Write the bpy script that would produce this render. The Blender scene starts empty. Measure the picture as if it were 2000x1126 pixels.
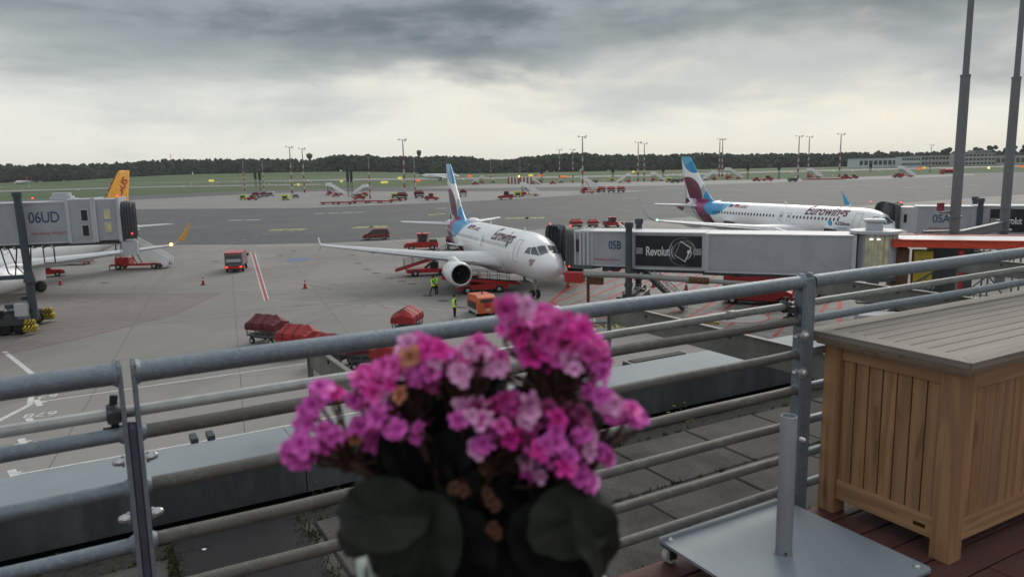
import bpy, math, random
from mathutils import Vector, Matrix, noise
random.seed(11)
sc = bpy.context.scene
R = math.radians
PI = math.pi
# ---------------------------------------------------------------- camera, sky, sun, exposure
CAM_H, PITCH, ROLL, FPX = 11.62, .1593, .0193, 1472.2
_f = Vector((0, math.cos(PITCH), -math.sin(PITCH))); _r = Vector((1, 0, 0)); _d = _f.cross(_r)
c_, s_ = math.cos(ROLL), math.sin(ROLL)
RIGHT = _r * c_ + _d * s_; DOWN = _d * c_ - _r * s_; FWD = _f
cam = bpy.data.cameras.new('camera'); camo = bpy.data.objects.new('camera', cam)
sc.collection.objects.link(camo)
cam.sensor_width = 36; cam.lens = FPX / 2000 * 36
cam.clip_start = .05; cam.clip_end = 20000
camo.matrix_world = Matrix(((RIGHT.x, -DOWN.x, -FWD.x, 0), (RIGHT.y, -DOWN.y, -FWD.y, 0), (RIGHT.z, -DOWN.z, -FWD.z, CAM_H), (0, 0, 0, 1)))
cam.dof.use_dof = True; cam.dof.focus_distance = 9.0; cam.dof.aperture_fstop = 5.0
sc.camera = camo

class N:                                                   # tiny node-maths helper
    def __init__(s, t, sock): s.t = t; s.s = sock
    def op(s, o, b=None, c=None, clamp=False):
        n = s.t.nodes.new('ShaderNodeMath'); n.operation = o; n.use_clamp = clamp
        s.t.links.new(s.s, n.inputs[0])
        for i, v in ((1, b), (2, c)):
            if v is None: continue
            if isinstance(v, N): s.t.links.new(v.s, n.inputs[i])
            else: n.inputs[i].default_value = v
        return N(s.t, n.outputs[0])
    def __add__(s, b): return s.op('ADD', b)
    def __sub__(s, b): return s.op('SUBTRACT', b)
    def __mul__(s, b): return s.op('MULTIPLY', b)
    def __truediv__(s, b): return s.op('DIVIDE', b)
    def __lt__(s, b): return s.op('LESS_THAN', b)
    def __gt__(s, b): return s.op('GREATER_THAN', b)
    def max(s, b): return s.op('MAXIMUM', b)
    def min(s, b): return s.op('MINIMUM', b)
    def abs(s): return s.op('ABSOLUTE')
    def inv(s): return (s * -1) + 1
    def ss(s, a, b):                                       # smoothstep
        n = s.t.nodes.new('ShaderNodeMapRange'); n.interpolation_type = 'SMOOTHSTEP'
        s.t.links.new(s.s, n.inputs[0]); n.inputs[1].default_value = a; n.inputs[2].default_value = b
        return N(s.t, n.outputs[0])
def ell(a, b, ca, cb, ra, rb):
    x = (a - ca) * (1 / ra); y = (b - cb) * (1 / rb)
    return (x * x + y * y) < 1.0
def mixc(t, fac, a, b):
    n = t.nodes.new('ShaderNodeMix'); n.data_type = 'RGBA'
    if isinstance(fac, N): t.links.new(fac.s, n.inputs[0])
    else: n.inputs[0].default_value = fac
    for i, v in ((6, a), (7, b)):
        if isinstance(v, N): t.links.new(v.s, n.inputs[i])
        else: n.inputs[i].default_value = (*v[:3], 1)
    return N(t, n.outputs[2])
def noise_n(t, vec, scale, detail=3, rough=.55, dist=0):
    n = t.nodes.new('ShaderNodeTexNoise'); n.inputs['Scale'].default_value = scale
    n.inputs['Detail'].default_value = detail; n.inputs['Roughness'].default_value = rough
    n.inputs['Distortion'].default_value = dist
    if vec is not None: t.links.new(vec, n.inputs['Vector'])
    return N(t, n.outputs[0])
def mapping(t, src, scale=(1, 1, 1), loc=(0, 0, 0), rot=(0, 0, 0)):
    m = t.nodes.new('ShaderNodeMapping'); t.links.new(src, m.inputs[0])
    m.inputs['Location'].default_value = loc; m.inputs['Rotation'].default_value = rot; m.inputs['Scale'].default_value = scale
    return m.outputs[0]

SUN_EL, SUN_AZ = R(32), R(25)                              # thin overcast: the sun is a faint wide glow ahead and to the right
w = bpy.data.worlds.new('World'); sc.world = w; w.use_nodes = True
t = w.node_tree; t.nodes.clear()
out = t.nodes.new('ShaderNodeOutputWorld')
tc = t.nodes.new('ShaderNodeTexCoord'); gen = tc.outputs['Generated']
sky = t.nodes.new('ShaderNodeTexSky'); sky.sky_type = 'NISHITA'; sky.sun_disc = False
sky.sun_elevation = SUN_EL; sky.sun_rotation = SUN_AZ
bg1 = t.nodes.new('ShaderNodeBackground'); bg1.inputs[1].default_value = .08
t.links.new(sky.outputs[0], bg1.inputs[0])
sx = t.nodes.new('ShaderNodeSeparateXYZ'); t.links.new(gen, sx.inputs[0])
el = N(t, sx.outputs[2]).max(0); ax = N(t, sx.outputs[0])
n1 = noise_n(t, mapping(t, gen, (1, 1, 3.2), (.35, .1, .33)), 2.0, 4, .5, .3) - .5
n2 = noise_n(t, mapping(t, gen, (1, 1, 2.6), (3.4, 1.3, .2)), 5, 6, .55, .4) - .5
n3 = noise_n(t, mapping(t, gen, (1, 1, 5), (.4, 7.3, .9)), 2.4, 4, .5) - .5
n5 = noise_n(t, mapping(t, gen, (1, 1, 3.5), (5.4, 2.3, 1.9)), 14, 5, .6, .3) - .5
h = el + n1 * .22 + n2 * .16 + n5 * .03 + ax * .035
dark = h.ss(.098, .18)                                     # the heavy slate deck above
mid = (el + n3 * .22 + n2 * .14 + n5 * .035 - ax * .02).ss(.045, .13)       # the pale grey layer between
lowcol = mixc(t, ax.ss(-.5, .6), (.70, .70, .65), (.76, .70, .56))
lowcol = mixc(t, (n3 * 2.2 + n2 * 1.6 + .5).ss(.2, .9) * el.ss(0, .05), lowcol, (.72, .72, .66))
glow = mixc(t, el.ss(.0, .05), (.68, .68, .61), lowcol)
col = mixc(t, mid * .8, glow, (.40, .425, .43))
dk = mixc(t, (n2 * 2.4 + n3 * 2.6 + n5 * .9 - ax * .35 + .46).ss(.1, .95), (.085, .115, .135), (.25, .285, .30))
col = mixc(t, dark * .93, col, dk)
zen = mixc(t, el.ss(.25, .65), col, (.60, .62, .64))  # overhead sky above the view, brightened to light the sides facing the camera
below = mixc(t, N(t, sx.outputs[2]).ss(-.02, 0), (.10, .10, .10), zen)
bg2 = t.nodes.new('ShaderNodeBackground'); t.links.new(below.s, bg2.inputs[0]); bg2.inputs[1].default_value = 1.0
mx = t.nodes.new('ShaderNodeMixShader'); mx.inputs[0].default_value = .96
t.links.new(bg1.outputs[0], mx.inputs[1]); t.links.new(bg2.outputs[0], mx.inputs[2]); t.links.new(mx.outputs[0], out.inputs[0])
sun = bpy.data.lights.new('sun', 'SUN'); sun.energy = 1.4; sun.angle = R(35); sun.color = (1, .95, .86)
suno = bpy.data.objects.new('sun', sun); sc.collection.objects.link(suno)
suno.rotation_euler = (PI / 2 - SUN_EL, 0, -SUN_AZ + PI)
sc.view_settings.view_transform = 'Standard'; sc.view_settings.look = 'None'
sc.view_settings.exposure = .27; sc.view_settings.gamma = 1; sc.view_settings.use_curve_mapping = False

# ---------------------------------------------------------------- helpers
def sight(px, py):
    return RIGHT * ((px - 1000) / FPX) + DOWN * ((py - 563) / FPX) + FWD
def G(px, py, z=0):                                        # where a line of sight meets height z
    d = sight(px, py); k = (z - CAM_H) / d.z
    return Vector((d.x * k, d.y * k, z))
def AT(px, py, y):                                         # where it meets distance y
    d = sight(px, py); k = y / d.y
    return Vector((d.x * k, y, CAM_H + d.z * k))
M = {}
def mat(name, col, rough=.6, metal=0, var=.12, scale=3.0, bump=0, bscale=40, coat=0, coords='Object', col2=None, c2s=1.0, c2=(.45, .65), stretch=(1, 1, 1), emit=None, trans=0, spec=None):
    m = bpy.data.materials.new(name); m.use_nodes = True; M[name] = m
    t = m.node_tree; b = t.nodes['Principled BSDF']
    tc = t.nodes.new('ShaderNodeTexCoord'); v = tc.outputs[coords]
    if stretch != (1, 1, 1): v = mapping(t, v, stretch)
    a = tuple(max(0, x * (1 - var)) for x in col); c = tuple(min(1, x * (1 + var)) for x in col)
    n = noise_n(t, v, scale, 5, .6)
    o = mixc(t, n.ss(.3, .7), a, c)
    if col2: o = mixc(t, noise_n(t, v, c2s, 6, .65, .4).ss(*c2), o, col2)
    t.links.new(o.s, b.inputs['Base Color'])
    rr = n * .25 + (rough - .12); t.links.new(rr.s, b.inputs['Roughness'])
    b.inputs['Metallic'].default_value = metal
    if coat: b.inputs['Coat Weight'].default_value = coat; b.inputs['Coat Roughness'].default_value = .15
    if spec is not None: b.inputs['Specular IOR Level'].default_value = spec
    if bump:
        bn = t.nodes.new('ShaderNodeBump'); bn.inputs['Strength'].default_value = bump; bn.inputs['Distance'].default_value = .02
        t.links.new(noise_n(t, v, bscale, 4, .6).s, bn.inputs['Height']); t.links.new(bn.outputs[0], b.inputs['Normal'])
    if emit:
        b.inputs['Emission Color'].default_value = (*emit[:3], 1); b.inputs['Emission Strength'].default_value = emit[3]
    if trans: b.inputs['Transmission Weight'].default_value = trans
    return m

class MB:
    def __init__(s): s.v = []; s.f = []; s.sm = []; s.mi = []; s.cm = 0
    def add(s, vs, fs, smooth=False):
        o = len(s.v); s.v += [tuple(p) for p in vs]
        for f in fs: s.f.append([i + o for i in f]); s.sm.append(smooth); s.mi.append(s.cm)
        return s
    def box(s, x0, x1, y0, y1, z0, z1):
        return s.add([(x0, y0, z0), (x1, y0, z0), (x1, y1, z0), (x0, y1, z0), (x0, y0, z1), (x1, y0, z1), (x1, y1, z1), (x0, y1, z1)],
                     [(0, 3, 2, 1), (4, 5, 6, 7), (0, 1, 5, 4), (1, 2, 6, 5), (2, 3, 7, 6), (3, 0, 4, 7)])
    def cbox(s, c, sz, rz=0, ch=0):                        # centred box, base at c.z, optional chamfered top edges
        hx, hy = sz[0] / 2, sz[1] / 2; ca, sa = math.cos(rz), math.sin(rz)
        def T(x, y, z): return (c[0] + x * ca - y * sa, c[1] + x * sa + y * ca, c[2] + z)
        if not ch:
            vs = [T(x * hx, y * hy, z) for z in (0, sz[2]) for x, y in ((-1, -1), (1, -1), (1, 1), (-1, 1))]
            return s.add(vs, [(0, 3, 2, 1), (4, 5, 6, 7), (0, 1, 5, 4), (1, 2, 6, 5), (2, 3, 7, 6), (3, 0, 4, 7)])
        def ring(ix, z):
            a, b = hx - ix, hy - ix; k = ch
            return [T(x, y, z) for x, y in ((-a + k, -b), (a - k, -b), (a, -b + k), (a, b - k), (a - k, b), (-a + k, b), (-a, b - k), (-a, -b + k))]
        return s.loft([ring(ch * .4, 0), ring(0, ch * .5), ring(0, sz[2] - ch), ring(ch, sz[2])], smooth=False)
    def loft(s, rings, closed=True, caps=True, smooth=True):
        n = len(rings[0]); vs = [p for r in rings for p in r]; fs = []
        for i in range(len(rings) - 1):
            for j in range(n if closed else n - 1):
                k = (j + 1) % n
                fs.append((i * n + j, i * n + k, (i + 1) * n + k, (i + 1) * n + j))
        s.add(vs, fs, smooth)
        if caps and closed:
            s.add(rings[0], [tuple(range(n))[::-1]]); s.add(rings[-1], [tuple(range(n))])
        return s
    def cyl(s, p0, p1, r0, r1=None, n=12, caps=True, smooth=True):
        p0, p1 = Vector(p0), Vector(p1); r1 = r0 if r1 is None else r1
        d = (p1 - p0).normalized(); a = d.orthogonal().normalized()
        if abs(d.z) < .9: a = d.cross(Vector((0, 0, 1))).normalized()
        b = d.cross(a)
        rg = [[p + (a * math.cos(2 * PI * i / n) + b * math.sin(2 * PI * i / n)) * r for i in range(n)] for p, r in ((p0, r0), (p1, r1))]
        return s.loft(rg, caps=caps, smooth=smooth)
    def tube(s, pts, r, n=8):
        pts = [Vector(p) for p in pts]; rg = []
        a = None
        for i, p in enumerate(pts):
            d = (pts[min(i + 1, len(pts) - 1)] - pts[max(i - 1, 0)]).normalized()
            if a is None: a = d.orthogonal().normalized()
            a = (a - d * a.dot(d)).normalized(); b = d.cross(a)
            rr = r[i] if isinstance(r, (list, tuple)) else r
            rg.append([p + (a * math.cos(2 * PI * k / n) + b * math.sin(2 * PI * k / n)) * rr for k in range(n)])
        return s.loft(rg)
    def bar(s, p0, p1, wd, ht, up=(0, 0, 1)):
        p0, p1 = Vector(p0), Vector(p1); d = (p1 - p0).normalized(); u = Vector(up)
        if abs(d.dot(u)) > .98: u = Vector((1, 0, 0))
        a = d.cross(u).normalized() * wd / 2; b = a.cross(d).normalized() * ht / 2
        return s.loft([[p - a - b, p + a - b, p + a + b, p - a + b] for p in (p0, p1)], smooth=False)
    def prism(s, poly, y0, y1, ch=0):                      # side outline (x,z) run across y, edges chamfered
        if not ch:
            return s.loft([[(x, y, z) for x, z in poly] for y in (y0, y1)], smooth=False)
        cx = sum(p[0] for p in poly) / len(poly); cz = sum(p[1] for p in poly) / len(poly)
        mx_ = max(abs(p[0] - cx) for p in poly); mz = max(abs(p[1] - cz) for p in poly)
        kx, kz = 1 - ch / mx_, 1 - ch / mz
        def rg(y, k): return [((x - cx) * (kx if k else 1) + cx, y, (z - cz) * (kz if k else 1) + cz) for x, z in poly]
        return s.loft([rg(y0, 1), rg(y0 + ch, 0), rg(y1 - ch, 0), rg(y1, 1)], smooth=False)
    def lathe(s, prof, c=(0, 0, 0), n=16, axis='z', caps=False, smooth=True):
        rg = []
        for r, h in prof:
            ring = []
            for i in range(n):
                a = 2 * PI * i / n
                p = (r * math.cos(a), r * math.sin(a), h)
                if axis == 'x': p = (h, p[0], p[1])
                elif axis == 'y': p = (p[0], h, p[1])
                ring.append((p[0] + c[0], p[1] + c[1], p[2] + c[2]))
            rg.append(ring)
        return s.loft(rg, caps=caps, smooth=smooth)
    def ball(s, c, r, nu=12, nv=8):
        if not isinstance(r, (tuple, list)): r = (r, r, r)
        rg = []
        for j in range(nv + 1):
            a = PI * j / nv; q = max(.01, math.sin(a))
            rg.append([(c[0] + r[0] * q * math.cos(2 * PI * i / nu), c[1] + r[1] * q * math.sin(2 * PI * i / nu), c[2] - r[2] * math.cos(a)) for i in range(nu)])
        return s.loft(rg)
    def build(s, name, m, parent=None, bevel=0, loc=None):
        me = bpy.data.meshes.new(name); me.from_pydata(s.v, [], s.f)
        me.polygons.foreach_set('use_smooth', s.sm)
        if isinstance(m, (list, tuple)):
            for q in m: me.materials.append(q)
            me.polygons.foreach_set('material_index', s.mi)
        else: me.materials.append(m)
        me.validate(); me.update()
        o = bpy.data.objects.new(name, me); sc.collection.objects.link(o)
        if parent: o.parent = parent
        if loc is not None: o.location = loc
        if bevel:
            b = o.modifiers.new('bevel', 'BEVEL'); b.width = bevel; b.segments = 2; b.limit_method = 'ANGLE'
        return o
def tag(o, label=None, cat=None, group=None, kind=None):
    if label and len(label.split()) > 16: print('LONG', len(label.split()), label)
    if label: o['label'] = label
    if cat: o['category'] = cat
    if group: o['group'] = group
    if kind: o['kind'] = kind
    return o
def thing(name, loc, rz=0, label=None, cat=None, group=None):
    o = bpy.data.objects.new(name, None); sc.collection.objects.link(o); o.empty_display_size = .1
    o.location = loc; o.rotation_euler = (0, 0, rz)
    return tag(o, label, cat, group)
def copy_tree(o, parent=None):
    c = o.copy(); sc.collection.objects.link(c)
    if parent: c.parent = parent
    for ch in list(o.children): copy_tree(ch, c)
    return c
def place(o, loc, rz, label, group=None):
    o.location = loc; o.rotation_euler = (0, 0, rz); tag(o, label, None, group); return o
def sheet(name, pts, z, m, kind='structure', parent=None):
    me = MB(); me.add([(p[0], p[1], z) for p in pts], [tuple(range(len(pts)))])
    # winding: face up
    a = sum(pts[i][0] * pts[(i + 1) % len(pts)][1] - pts[(i + 1) % len(pts)][0] * pts[i][1] for i in range(len(pts)))
    if a < 0: me.f[0] = me.f[0][::-1]
    o = me.build(name, m, parent); tag(o, kind=kind); return o
def text_geo(txt, size=1.0, shear=0, bold=0, spacing=1.0, align='LEFT'):
    cu = bpy.data.curves.new('t', 'FONT'); cu.body = txt; cu.size = size; cu.shear = shear; cu.offset = bold
    cu.space_character = spacing; cu.align_x = align; cu.resolution_u = 3; cu.fill_mode = 'FRONT'
    o = bpy.data.objects.new('t', cu); sc.collection.objects.link(o)
    bpy.context.view_layer.update()
    me = bpy.data.meshes.new_from_object(o.evaluated_get(bpy.context.evaluated_depsgraph_get()))
    vs = [v.co.copy() for v in me.vertices]; fs = [tuple(p.vertices) for p in me.polygons]
    bpy.data.objects.remove(o); bpy.data.curves.remove(cu); bpy.data.meshes.remove(me)
    return vs, fs
def text_part(txt, size, fn, m, parent, name='lettering', sx=1, **k):   # fn maps (x, y) of the lettering to 3D
    vs, fs = text_geo(txt, size, **k)
    b = MB(); b.add([fn(v.x * sx, v.y) for v in vs], fs); return b.build(name, m, parent)

# ---------------------------------------------------------------- materials
mat('white_paint', (.84, .85, .86), .35, var=.03, scale=.6, coat=.3)
mat('aircraft_grey', (.46, .48, .50), .4, var=.06, scale=.8)
mat('glass_dark', (.02, .025, .03), .15, var=.1)
mat('door_line', (.30, .32, .34), .5)
mat('black_rubber', (.018, .018, .018), .8)
mat('dark_metal', (.06, .065, .07), .5, .3, scale=6)
mat('steel', (.55, .56, .57), .35, .8, scale=6)
mat('chrome', (.75, .75, .76), .2, 1, var=.03)
mat('red_paint', (.42, .018, .02), .4, var=.12, scale=2, coat=.25, col2=(.30, .02, .02), c2s=1.5, c2=(.5, .75))
mat('dark_red', (.20, .012, .02), .4, var=.1, coat=.4)
mat('red_tarp', (.30, .016, .02), .62, var=.2, scale=1.5, bump=.3, bscale=6)
mat('maroon_tarp', (.115, .010, .018), .65, var=.2, scale=1.5, bump=.3, bscale=6)
mat('orange_paint', (.62, .12, .025), .45, coat=.2)
mat('orange_red', (.60, .07, .03), .5, var=.1)
mat('yellow_paint', (.62, .50, .05), .5)
mat('pale_yellow', (.55, .60, .12), .55)
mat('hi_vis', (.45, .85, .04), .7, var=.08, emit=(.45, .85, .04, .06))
mat('hi_vis_orange', (.85, .22, .03), .7, var=.08)
mat('navy_cloth', (.012, .014, .02), .85)
mat('skin', (.42, .24, .17), .6)
mat('bridge_grey', (.38, .40, .435), .5, var=.05, scale=.5, col2=(.33, .35, .38), c2s=.4)
mat('bridge_light', (.48, .50, .53), .5, var=.05, scale=.5)
mat('bridge_dark', (.08, .09, .10), .55, var=.1)
mat('slate_steel', (.055, .07, .085), .55, .1, var=.1, scale=1)
mat('fin_yellow', (.80, .36, .012), .4, coat=.3)
mat('lamp_red', (.8, .03, .02), .5, emit=(1, .06, .03, 2))
mat('lamp_white', (.8, .8, .8), .5, emit=(1, .95, .8, 2.2))
mat('lamp_amber', (.9, .4, .05), .5, emit=(1, .45, .1, 6))
mat('sign_yellow', (.8, .7, .1), .5, emit=(1, .85, .15, .35))
mat('sign_orange', (.8, .2, .05), .5, emit=(1, .22, .05, .4))
mat('mast_grey', (.17, .18, .19), .5, .3, var=.08)
mat('rust', (.12, .06, .03), .85, var=.4, scale=8)
mat('line_white', (.55, .56, .55), .8, var=.15, scale=3, col2=(.30, .30, .29), c2s=2.5, c2=(.55, .8))
mat('line_red', (.38, .045, .055), .8, var=.15, scale=3, col2=(.24, .12, .11), c2s=1.5, c2=(.58, .8))
mat('line_red_faint', (.20, .105, .10), .8, var=.12, scale=3, col2=(.19, .155, .145), c2s=1.0, c2=(.45, .7))
mat('line_yellow', (.40, .36, .10), .8, var=.15, scale=2)
mat('line_grey', (.33, .335, .33), .8, var=.12, scale=1)
mat('paint_black', (.03, .03, .03), .7)
mat('text_blue', (.035, .075, .15), .6)
mat('lettering_burgundy', (.10, .005, .045), .5)
mat('plain_white', (.7, .71, .72), .5)
mat('text_red', (.45, .03, .04), .6)
mat('galv', (.19, .225, .26), .5, .4, var=.1, scale=22, col2=(.235, .27, .30), c2s=60, c2=(.45, .65), bump=.25, bscale=160)
mat('galv_brown', (.125, .12, .108), .6, .2, var=.12, scale=14, col2=(.165, .168, .16), c2s=22, c2=(.5, .68), bump=.3, bscale=120)
mat('conduit', (.50, .51, .50), .36, .35, var=.12, scale=18)
mat('conduit_dull', (.27, .285, .27), .5, .2, var=.15, scale=18)
mat('bracket', (.17, .17, .15), .6, .3, var=.2, scale=5, bump=.2)
mat('silver_paint', (.24, .255, .28), .5, .2, var=.06, scale=9, bump=.1, bscale=300)
mat('plate_grey', (.22, .26, .295), .55, .1, var=.07, scale=2.5, col2=(.26, .30, .33), c2s=1.4, bump=.1, bscale=200)
mat('cap_metal', (.235, .27, .29), .7, 0, var=.06, scale=1.2, col2=(.21, .245, .265), c2s=.9)
mat('parapet_face', (.085, .095, .10), .7, .05, var=.25, scale=2.5, col2=(.055, .062, .066), c2s=3.5, stretch=(1, 1, .3), bump=.2)
mat('gutter', (.008, .008, .009), .9)
mat('felt', (.009, .009, .011), .85, var=.3, scale=10, col2=(.03, .03, .03), c2s=25, c2=(.66, .72))
mat('moss', (.04, .055, .014), .95, var=.5, scale=60)
mat('dry_leaf', (.09, .04, .02), .9, var=.4)
mat('deck_red', (.095, .032, .026), .62, var=.25, scale=6, stretch=(.6, 8, 1), bump=.5, bscale=30)
mat('porcelain', (.42, .50, .44), .45, var=.05)
mat('tree_green', (.030, .044, .026), .95, var=.55, scale=.02, coords='Object', col2=(.014, .024, .018), c2s=.05)
mat('caster_white', (.5, .5, .5), .4)
def paver_mat():
    m = mat('paver', (.105, .10, .09), .9, var=.45, scale=90, col2=(.042, .041, .038), c2s=2.2, c2=(.4, .66), bump=.7, bscale=170)
    t = m.node_tree; b = t.nodes['Principled BSDF']; base = N(t, b.inputs['Base Color'].links[0].from_socket)
    tc = t.nodes.new('ShaderNodeTexCoord')
    oi = t.nodes.new('ShaderNodeObjectInfo'); rnd = N(t, oi.outputs['Random'])
    base = mixc(t, rnd * .5, base, (.105, .10, .09))
    sp = noise_n(t, tc.outputs['Object'], 110, 2, .5).ss(.66, .72)
    o = mixc(t, sp * .8, base, (.30, .30, .28))
    mo = noise_n(t, tc.outputs['Object'], 5, 5, .7).ss(.58, .75)
    o = mixc(t, mo * .6, o, (.028, .036, .016))
    t.links.new(o.s, b.inputs['Base Color'])
paver_mat()
def wood_mat(name, c1, c2, c3, axis, rough=.6, scale=1):
    m = bpy.data.materials.new(name); m.use_nodes = True; M[name] = m; t = m.node_tree; b = t.nodes['Principled BSDF']
    tc = t.nodes.new('ShaderNodeTexCoord'); oi = t.nodes.new('ShaderNodeObjectInfo')
    ad = t.nodes.new('ShaderNodeVectorMath'); ad.operation = 'ADD'; t.links.new(tc.outputs['Object'], ad.inputs[0])
    ml = t.nodes.new('ShaderNodeVectorMath'); ml.operation = 'SCALE'; ml.inputs[0].default_value = (7, 13, 5); t.links.new(oi.outputs['Random'], ml.inputs['Scale'])
    t.links.new(ml.outputs[0], ad.inputs[1])
    st = [9 * scale] * 3; st[axis] = .55 * scale
    n = noise_n(t, mapping(t, ad.outputs[0], tuple(st)), 1.1, 2, .5, .25)
    rings = (n * 30).op('SINE') * .5 + .5
    fine = noise_n(t, mapping(t, ad.outputs[0], tuple(q * 14 if i != axis else q * 3 for i, q in enumerate(st))), 1.0, 3, .6)
    o = mixc(t, rings.ss(.15, .95) * .8, c1, c2)
    o = mixc(t, fine.ss(.35, .75) * .5, o, c3)
    o = mixc(t, N(t, oi.outputs['Random']) * .5, o, c3)
    kn = noise_n(t, mapping(t, ad.outputs[0], tuple(q * (2.2 if i != axis else 7) for i, q in enumerate(st))), 1.0, 2, .5).ss(.66, .74); o = mixc(t, kn * .55, o, tuple(q * .5 for q in c2))
    t.links.new(o.s, b.inputs['Base Color']); b.inputs['Roughness'].default_value = rough
    bn = t.nodes.new('ShaderNodeBump'); bn.inputs['Strength'].default_value = .25; bn.inputs['Distance'].default_value = .004
    t.links.new((fine + rings * .3).s, bn.inputs['Height']); t.links.new(bn.outputs[0], b.inputs['Normal'])
    return m
wood_mat('teak_v', (.45, .245, .112), (.27, .132, .058), (.26, .155, .09), 2)
wood_mat('teak_h', (.47, .268, .132), (.30, .155, .072), (.29, .175, .105), 0)
wood_mat('teak_h2', (.47, .268, .132), (.30, .155, .072), (.29, .175, .105), 1)
wood_mat('teak_grey', (.215, .185, .162), (.15, .13, .114), (.275, .245, .215), 0, .75)
wood_mat('teak_grey2', (.21, .182, .157), (.145, .127, .108), (.26, .235, .205), 1, .75)
def concrete_mat(name, c, c2, c3, joints=0, stain=.35):
    m = bpy.data.materials.new(name); m.use_nodes = True; M[name] = m; t = m.node_tree; b = t.nodes['Principled BSDF']
    tc = t.nodes.new('ShaderNodeTexCoord'); v = tc.outputs['Object']
    o = mixc(t, noise_n(t, v, .05, 6, .6).ss(.3, .7), c, c2)
    o = mixc(t, noise_n(t, mapping(t, v, (.35, .06, 1), rot=(0, 0, R(20))), .55, 6, .65).ss(.48, .72) * stain, o, c3)
    o = mixc(t, noise_n(t, mapping(t, v, (.08, .5, 1), rot=(0, 0, R(-12))), .5, 5, .7).ss(.52, .75) * stain, o, c3)
    o = mixc(t, noise_n(t, v, 1.4, 6, .75).ss(.35, .75) * .3, o, c2)
    o = mixc(t, noise_n(t, v, .35, 3, .5).ss(.70, .76) * .5, o, c3)
    # single slabs differ a little in tone
    br = t.nodes.new('ShaderNodeTexBrick'); br.offset = 0; t.links.new(mapping(t, v, (1, 1, 1), rot=(0, 0, R(20.5))), br.inputs[0])
    br.inputs['Scale'].default_value = 1; br.inputs['Brick Width'].default_value = 7.5; br.inputs['Row Height'].default_value = 7.5
    br.inputs['Mortar Size'].default_value = 0; br.inputs['Color1'].default_value = (0, 0, 0, 1); br.inputs['Color2'].default_value = (1, 1, 1, 1)
    sl = N(t, br.outputs[0]); o = mixc(t, sl * .42, o, c3)
    t.links.new(o.s, b.inputs['Base Color']); b.inputs['Roughness'].default_value = .8
    bn = t.nodes.new('ShaderNodeBump'); bn.inputs['Strength'].default_value = .3; t.links.new(noise_n(t, v, 6, 5, .7).s, bn.inputs['Height']); t.links.new(bn.outputs[0], b.inputs['Normal'])
concrete_mat('concrete', (.262, .250, .232), (.225, .216, .203), (.145, .141, .136))
concrete_mat('concrete_far', (.25, .245, .232), (.215, .212, .203), (.18, .178, .172), stain=.25)
concrete_mat('asphalt', (.082, .084, .088), (.066, .068, .072), (.112, .112, .112), stain=.4)
mat('grass', (.050, .088, .025), .95, var=.25, scale=.01, coords='Object', col2=(.085, .12, .038), c2s=.006, stretch=(.25, 1, 1))
# ---------------------------------------------------------------- ground
def gp(pts, z=0): return [(G(x, y).x, G(x, y).y) for x, y in pts]
def terrain():
    b = MB(); nx, ny = 90, 60
    ys = [-60 + 0 * j for j in range(0)] + [-80, 0, 60, 150, 300, 500, 700, 850] + [900 + 30 * j for j in range(40)] + [2200, 2400, 2700, 3200, 4000, 5500, 8000]
    xs = [-6000, -4000, -2500] + [-2000 + 50 * i for i in range(85)] + [3000, 4500, 6000]
    def h(x, y):
        m = 9.5 * math.exp(-((x + 470) / 300) ** 4) * max(0, min(1, (y - 1050) / 350)) * (1 - max(0, min(1, (y - 2300) / 500)) * .3)
        m += 2.2 * max(0, min(1, (y - 1300) / 300)) * (.6 + .4 * noise.noise(Vector((x * .002, y * .002, 0))))
        return -.25 + m
    for y in ys:
        for x in xs: b.v.append((x, y, h(x, y)))
    n = len(xs)
    for j in range(len(ys) - 1):
        for i in range(n - 1):
            b.f.append([j * n + i, j * n + i + 1, (j + 1) * n + i + 1, (j + 1) * n + i]); b.sm.append(True); b.mi.append(0)
    tag(b.build('grass_field', M['grass']), kind='structure')
terrain()
sheet('taxiway', gp([(-500, 500), (260, 482), (480, 481), (640, 478), (900, 465), (1060, 450), (1217, 435), (1360, 424), (1677, 403), (2150, 370), (2150, 333), (1900, 337.5), (1800, 341), (1500, 350), (1200, 354.5), (960, 358.5), (800, 364), (620, 369), (480, 373), (300, 380), (0, 392), (-500, 410)]), -.02, M['asphalt'])
sheet('apron', [(-400, -60), (400, -60)] + [tuple(p) for p in gp([(2300, 359), (1677, 402), (1360, 422.5), (1217, 433), (1060, 447), (900, 462), (640, 474.5), (480, 477.5), (260, 478.5), (-300, 490)])], 0, M['concrete'])
sheet('remote_apron', gp([(225, 392), (470, 380), (620, 373.5), (900, 374), (1270, 372), (1050, 386), (900, 394), (600, 406), (225, 409)]), 0, M['concrete_far'])
sheet('remote_apron', gp([(800, 367), (960, 359.5), (1500, 351), (1800, 342), (1900, 339), (1905, 342), (1800, 347), (1350, 361.5), (900, 368)]), 0, M['concrete_far'])
for a in ([(-300, 363), (480, 350), (900, 347), (1300, 340.5), (1500, 334.5), (2150, 319), (2150, 321.5), (1500, 337), (1300, 343.5), (900, 350.5), (480, 354.5), (0, 362), (-300, 369)],
          [(-300, 385), (0, 372), (300, 363.5), (620, 359), (640, 361), (300, 366), (0, 375), (-300, 389)],
          [(1000, 337), (1400, 330.5), (1700, 322.5), (1700, 324), (1400, 332), (1000, 339)],
          [(-300, 356), (200, 350.5), (500, 347), (500, 348), (200, 352), (-300, 358)]):
    sheet('runway', gp(a), -.02, M['concrete_far'])
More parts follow.
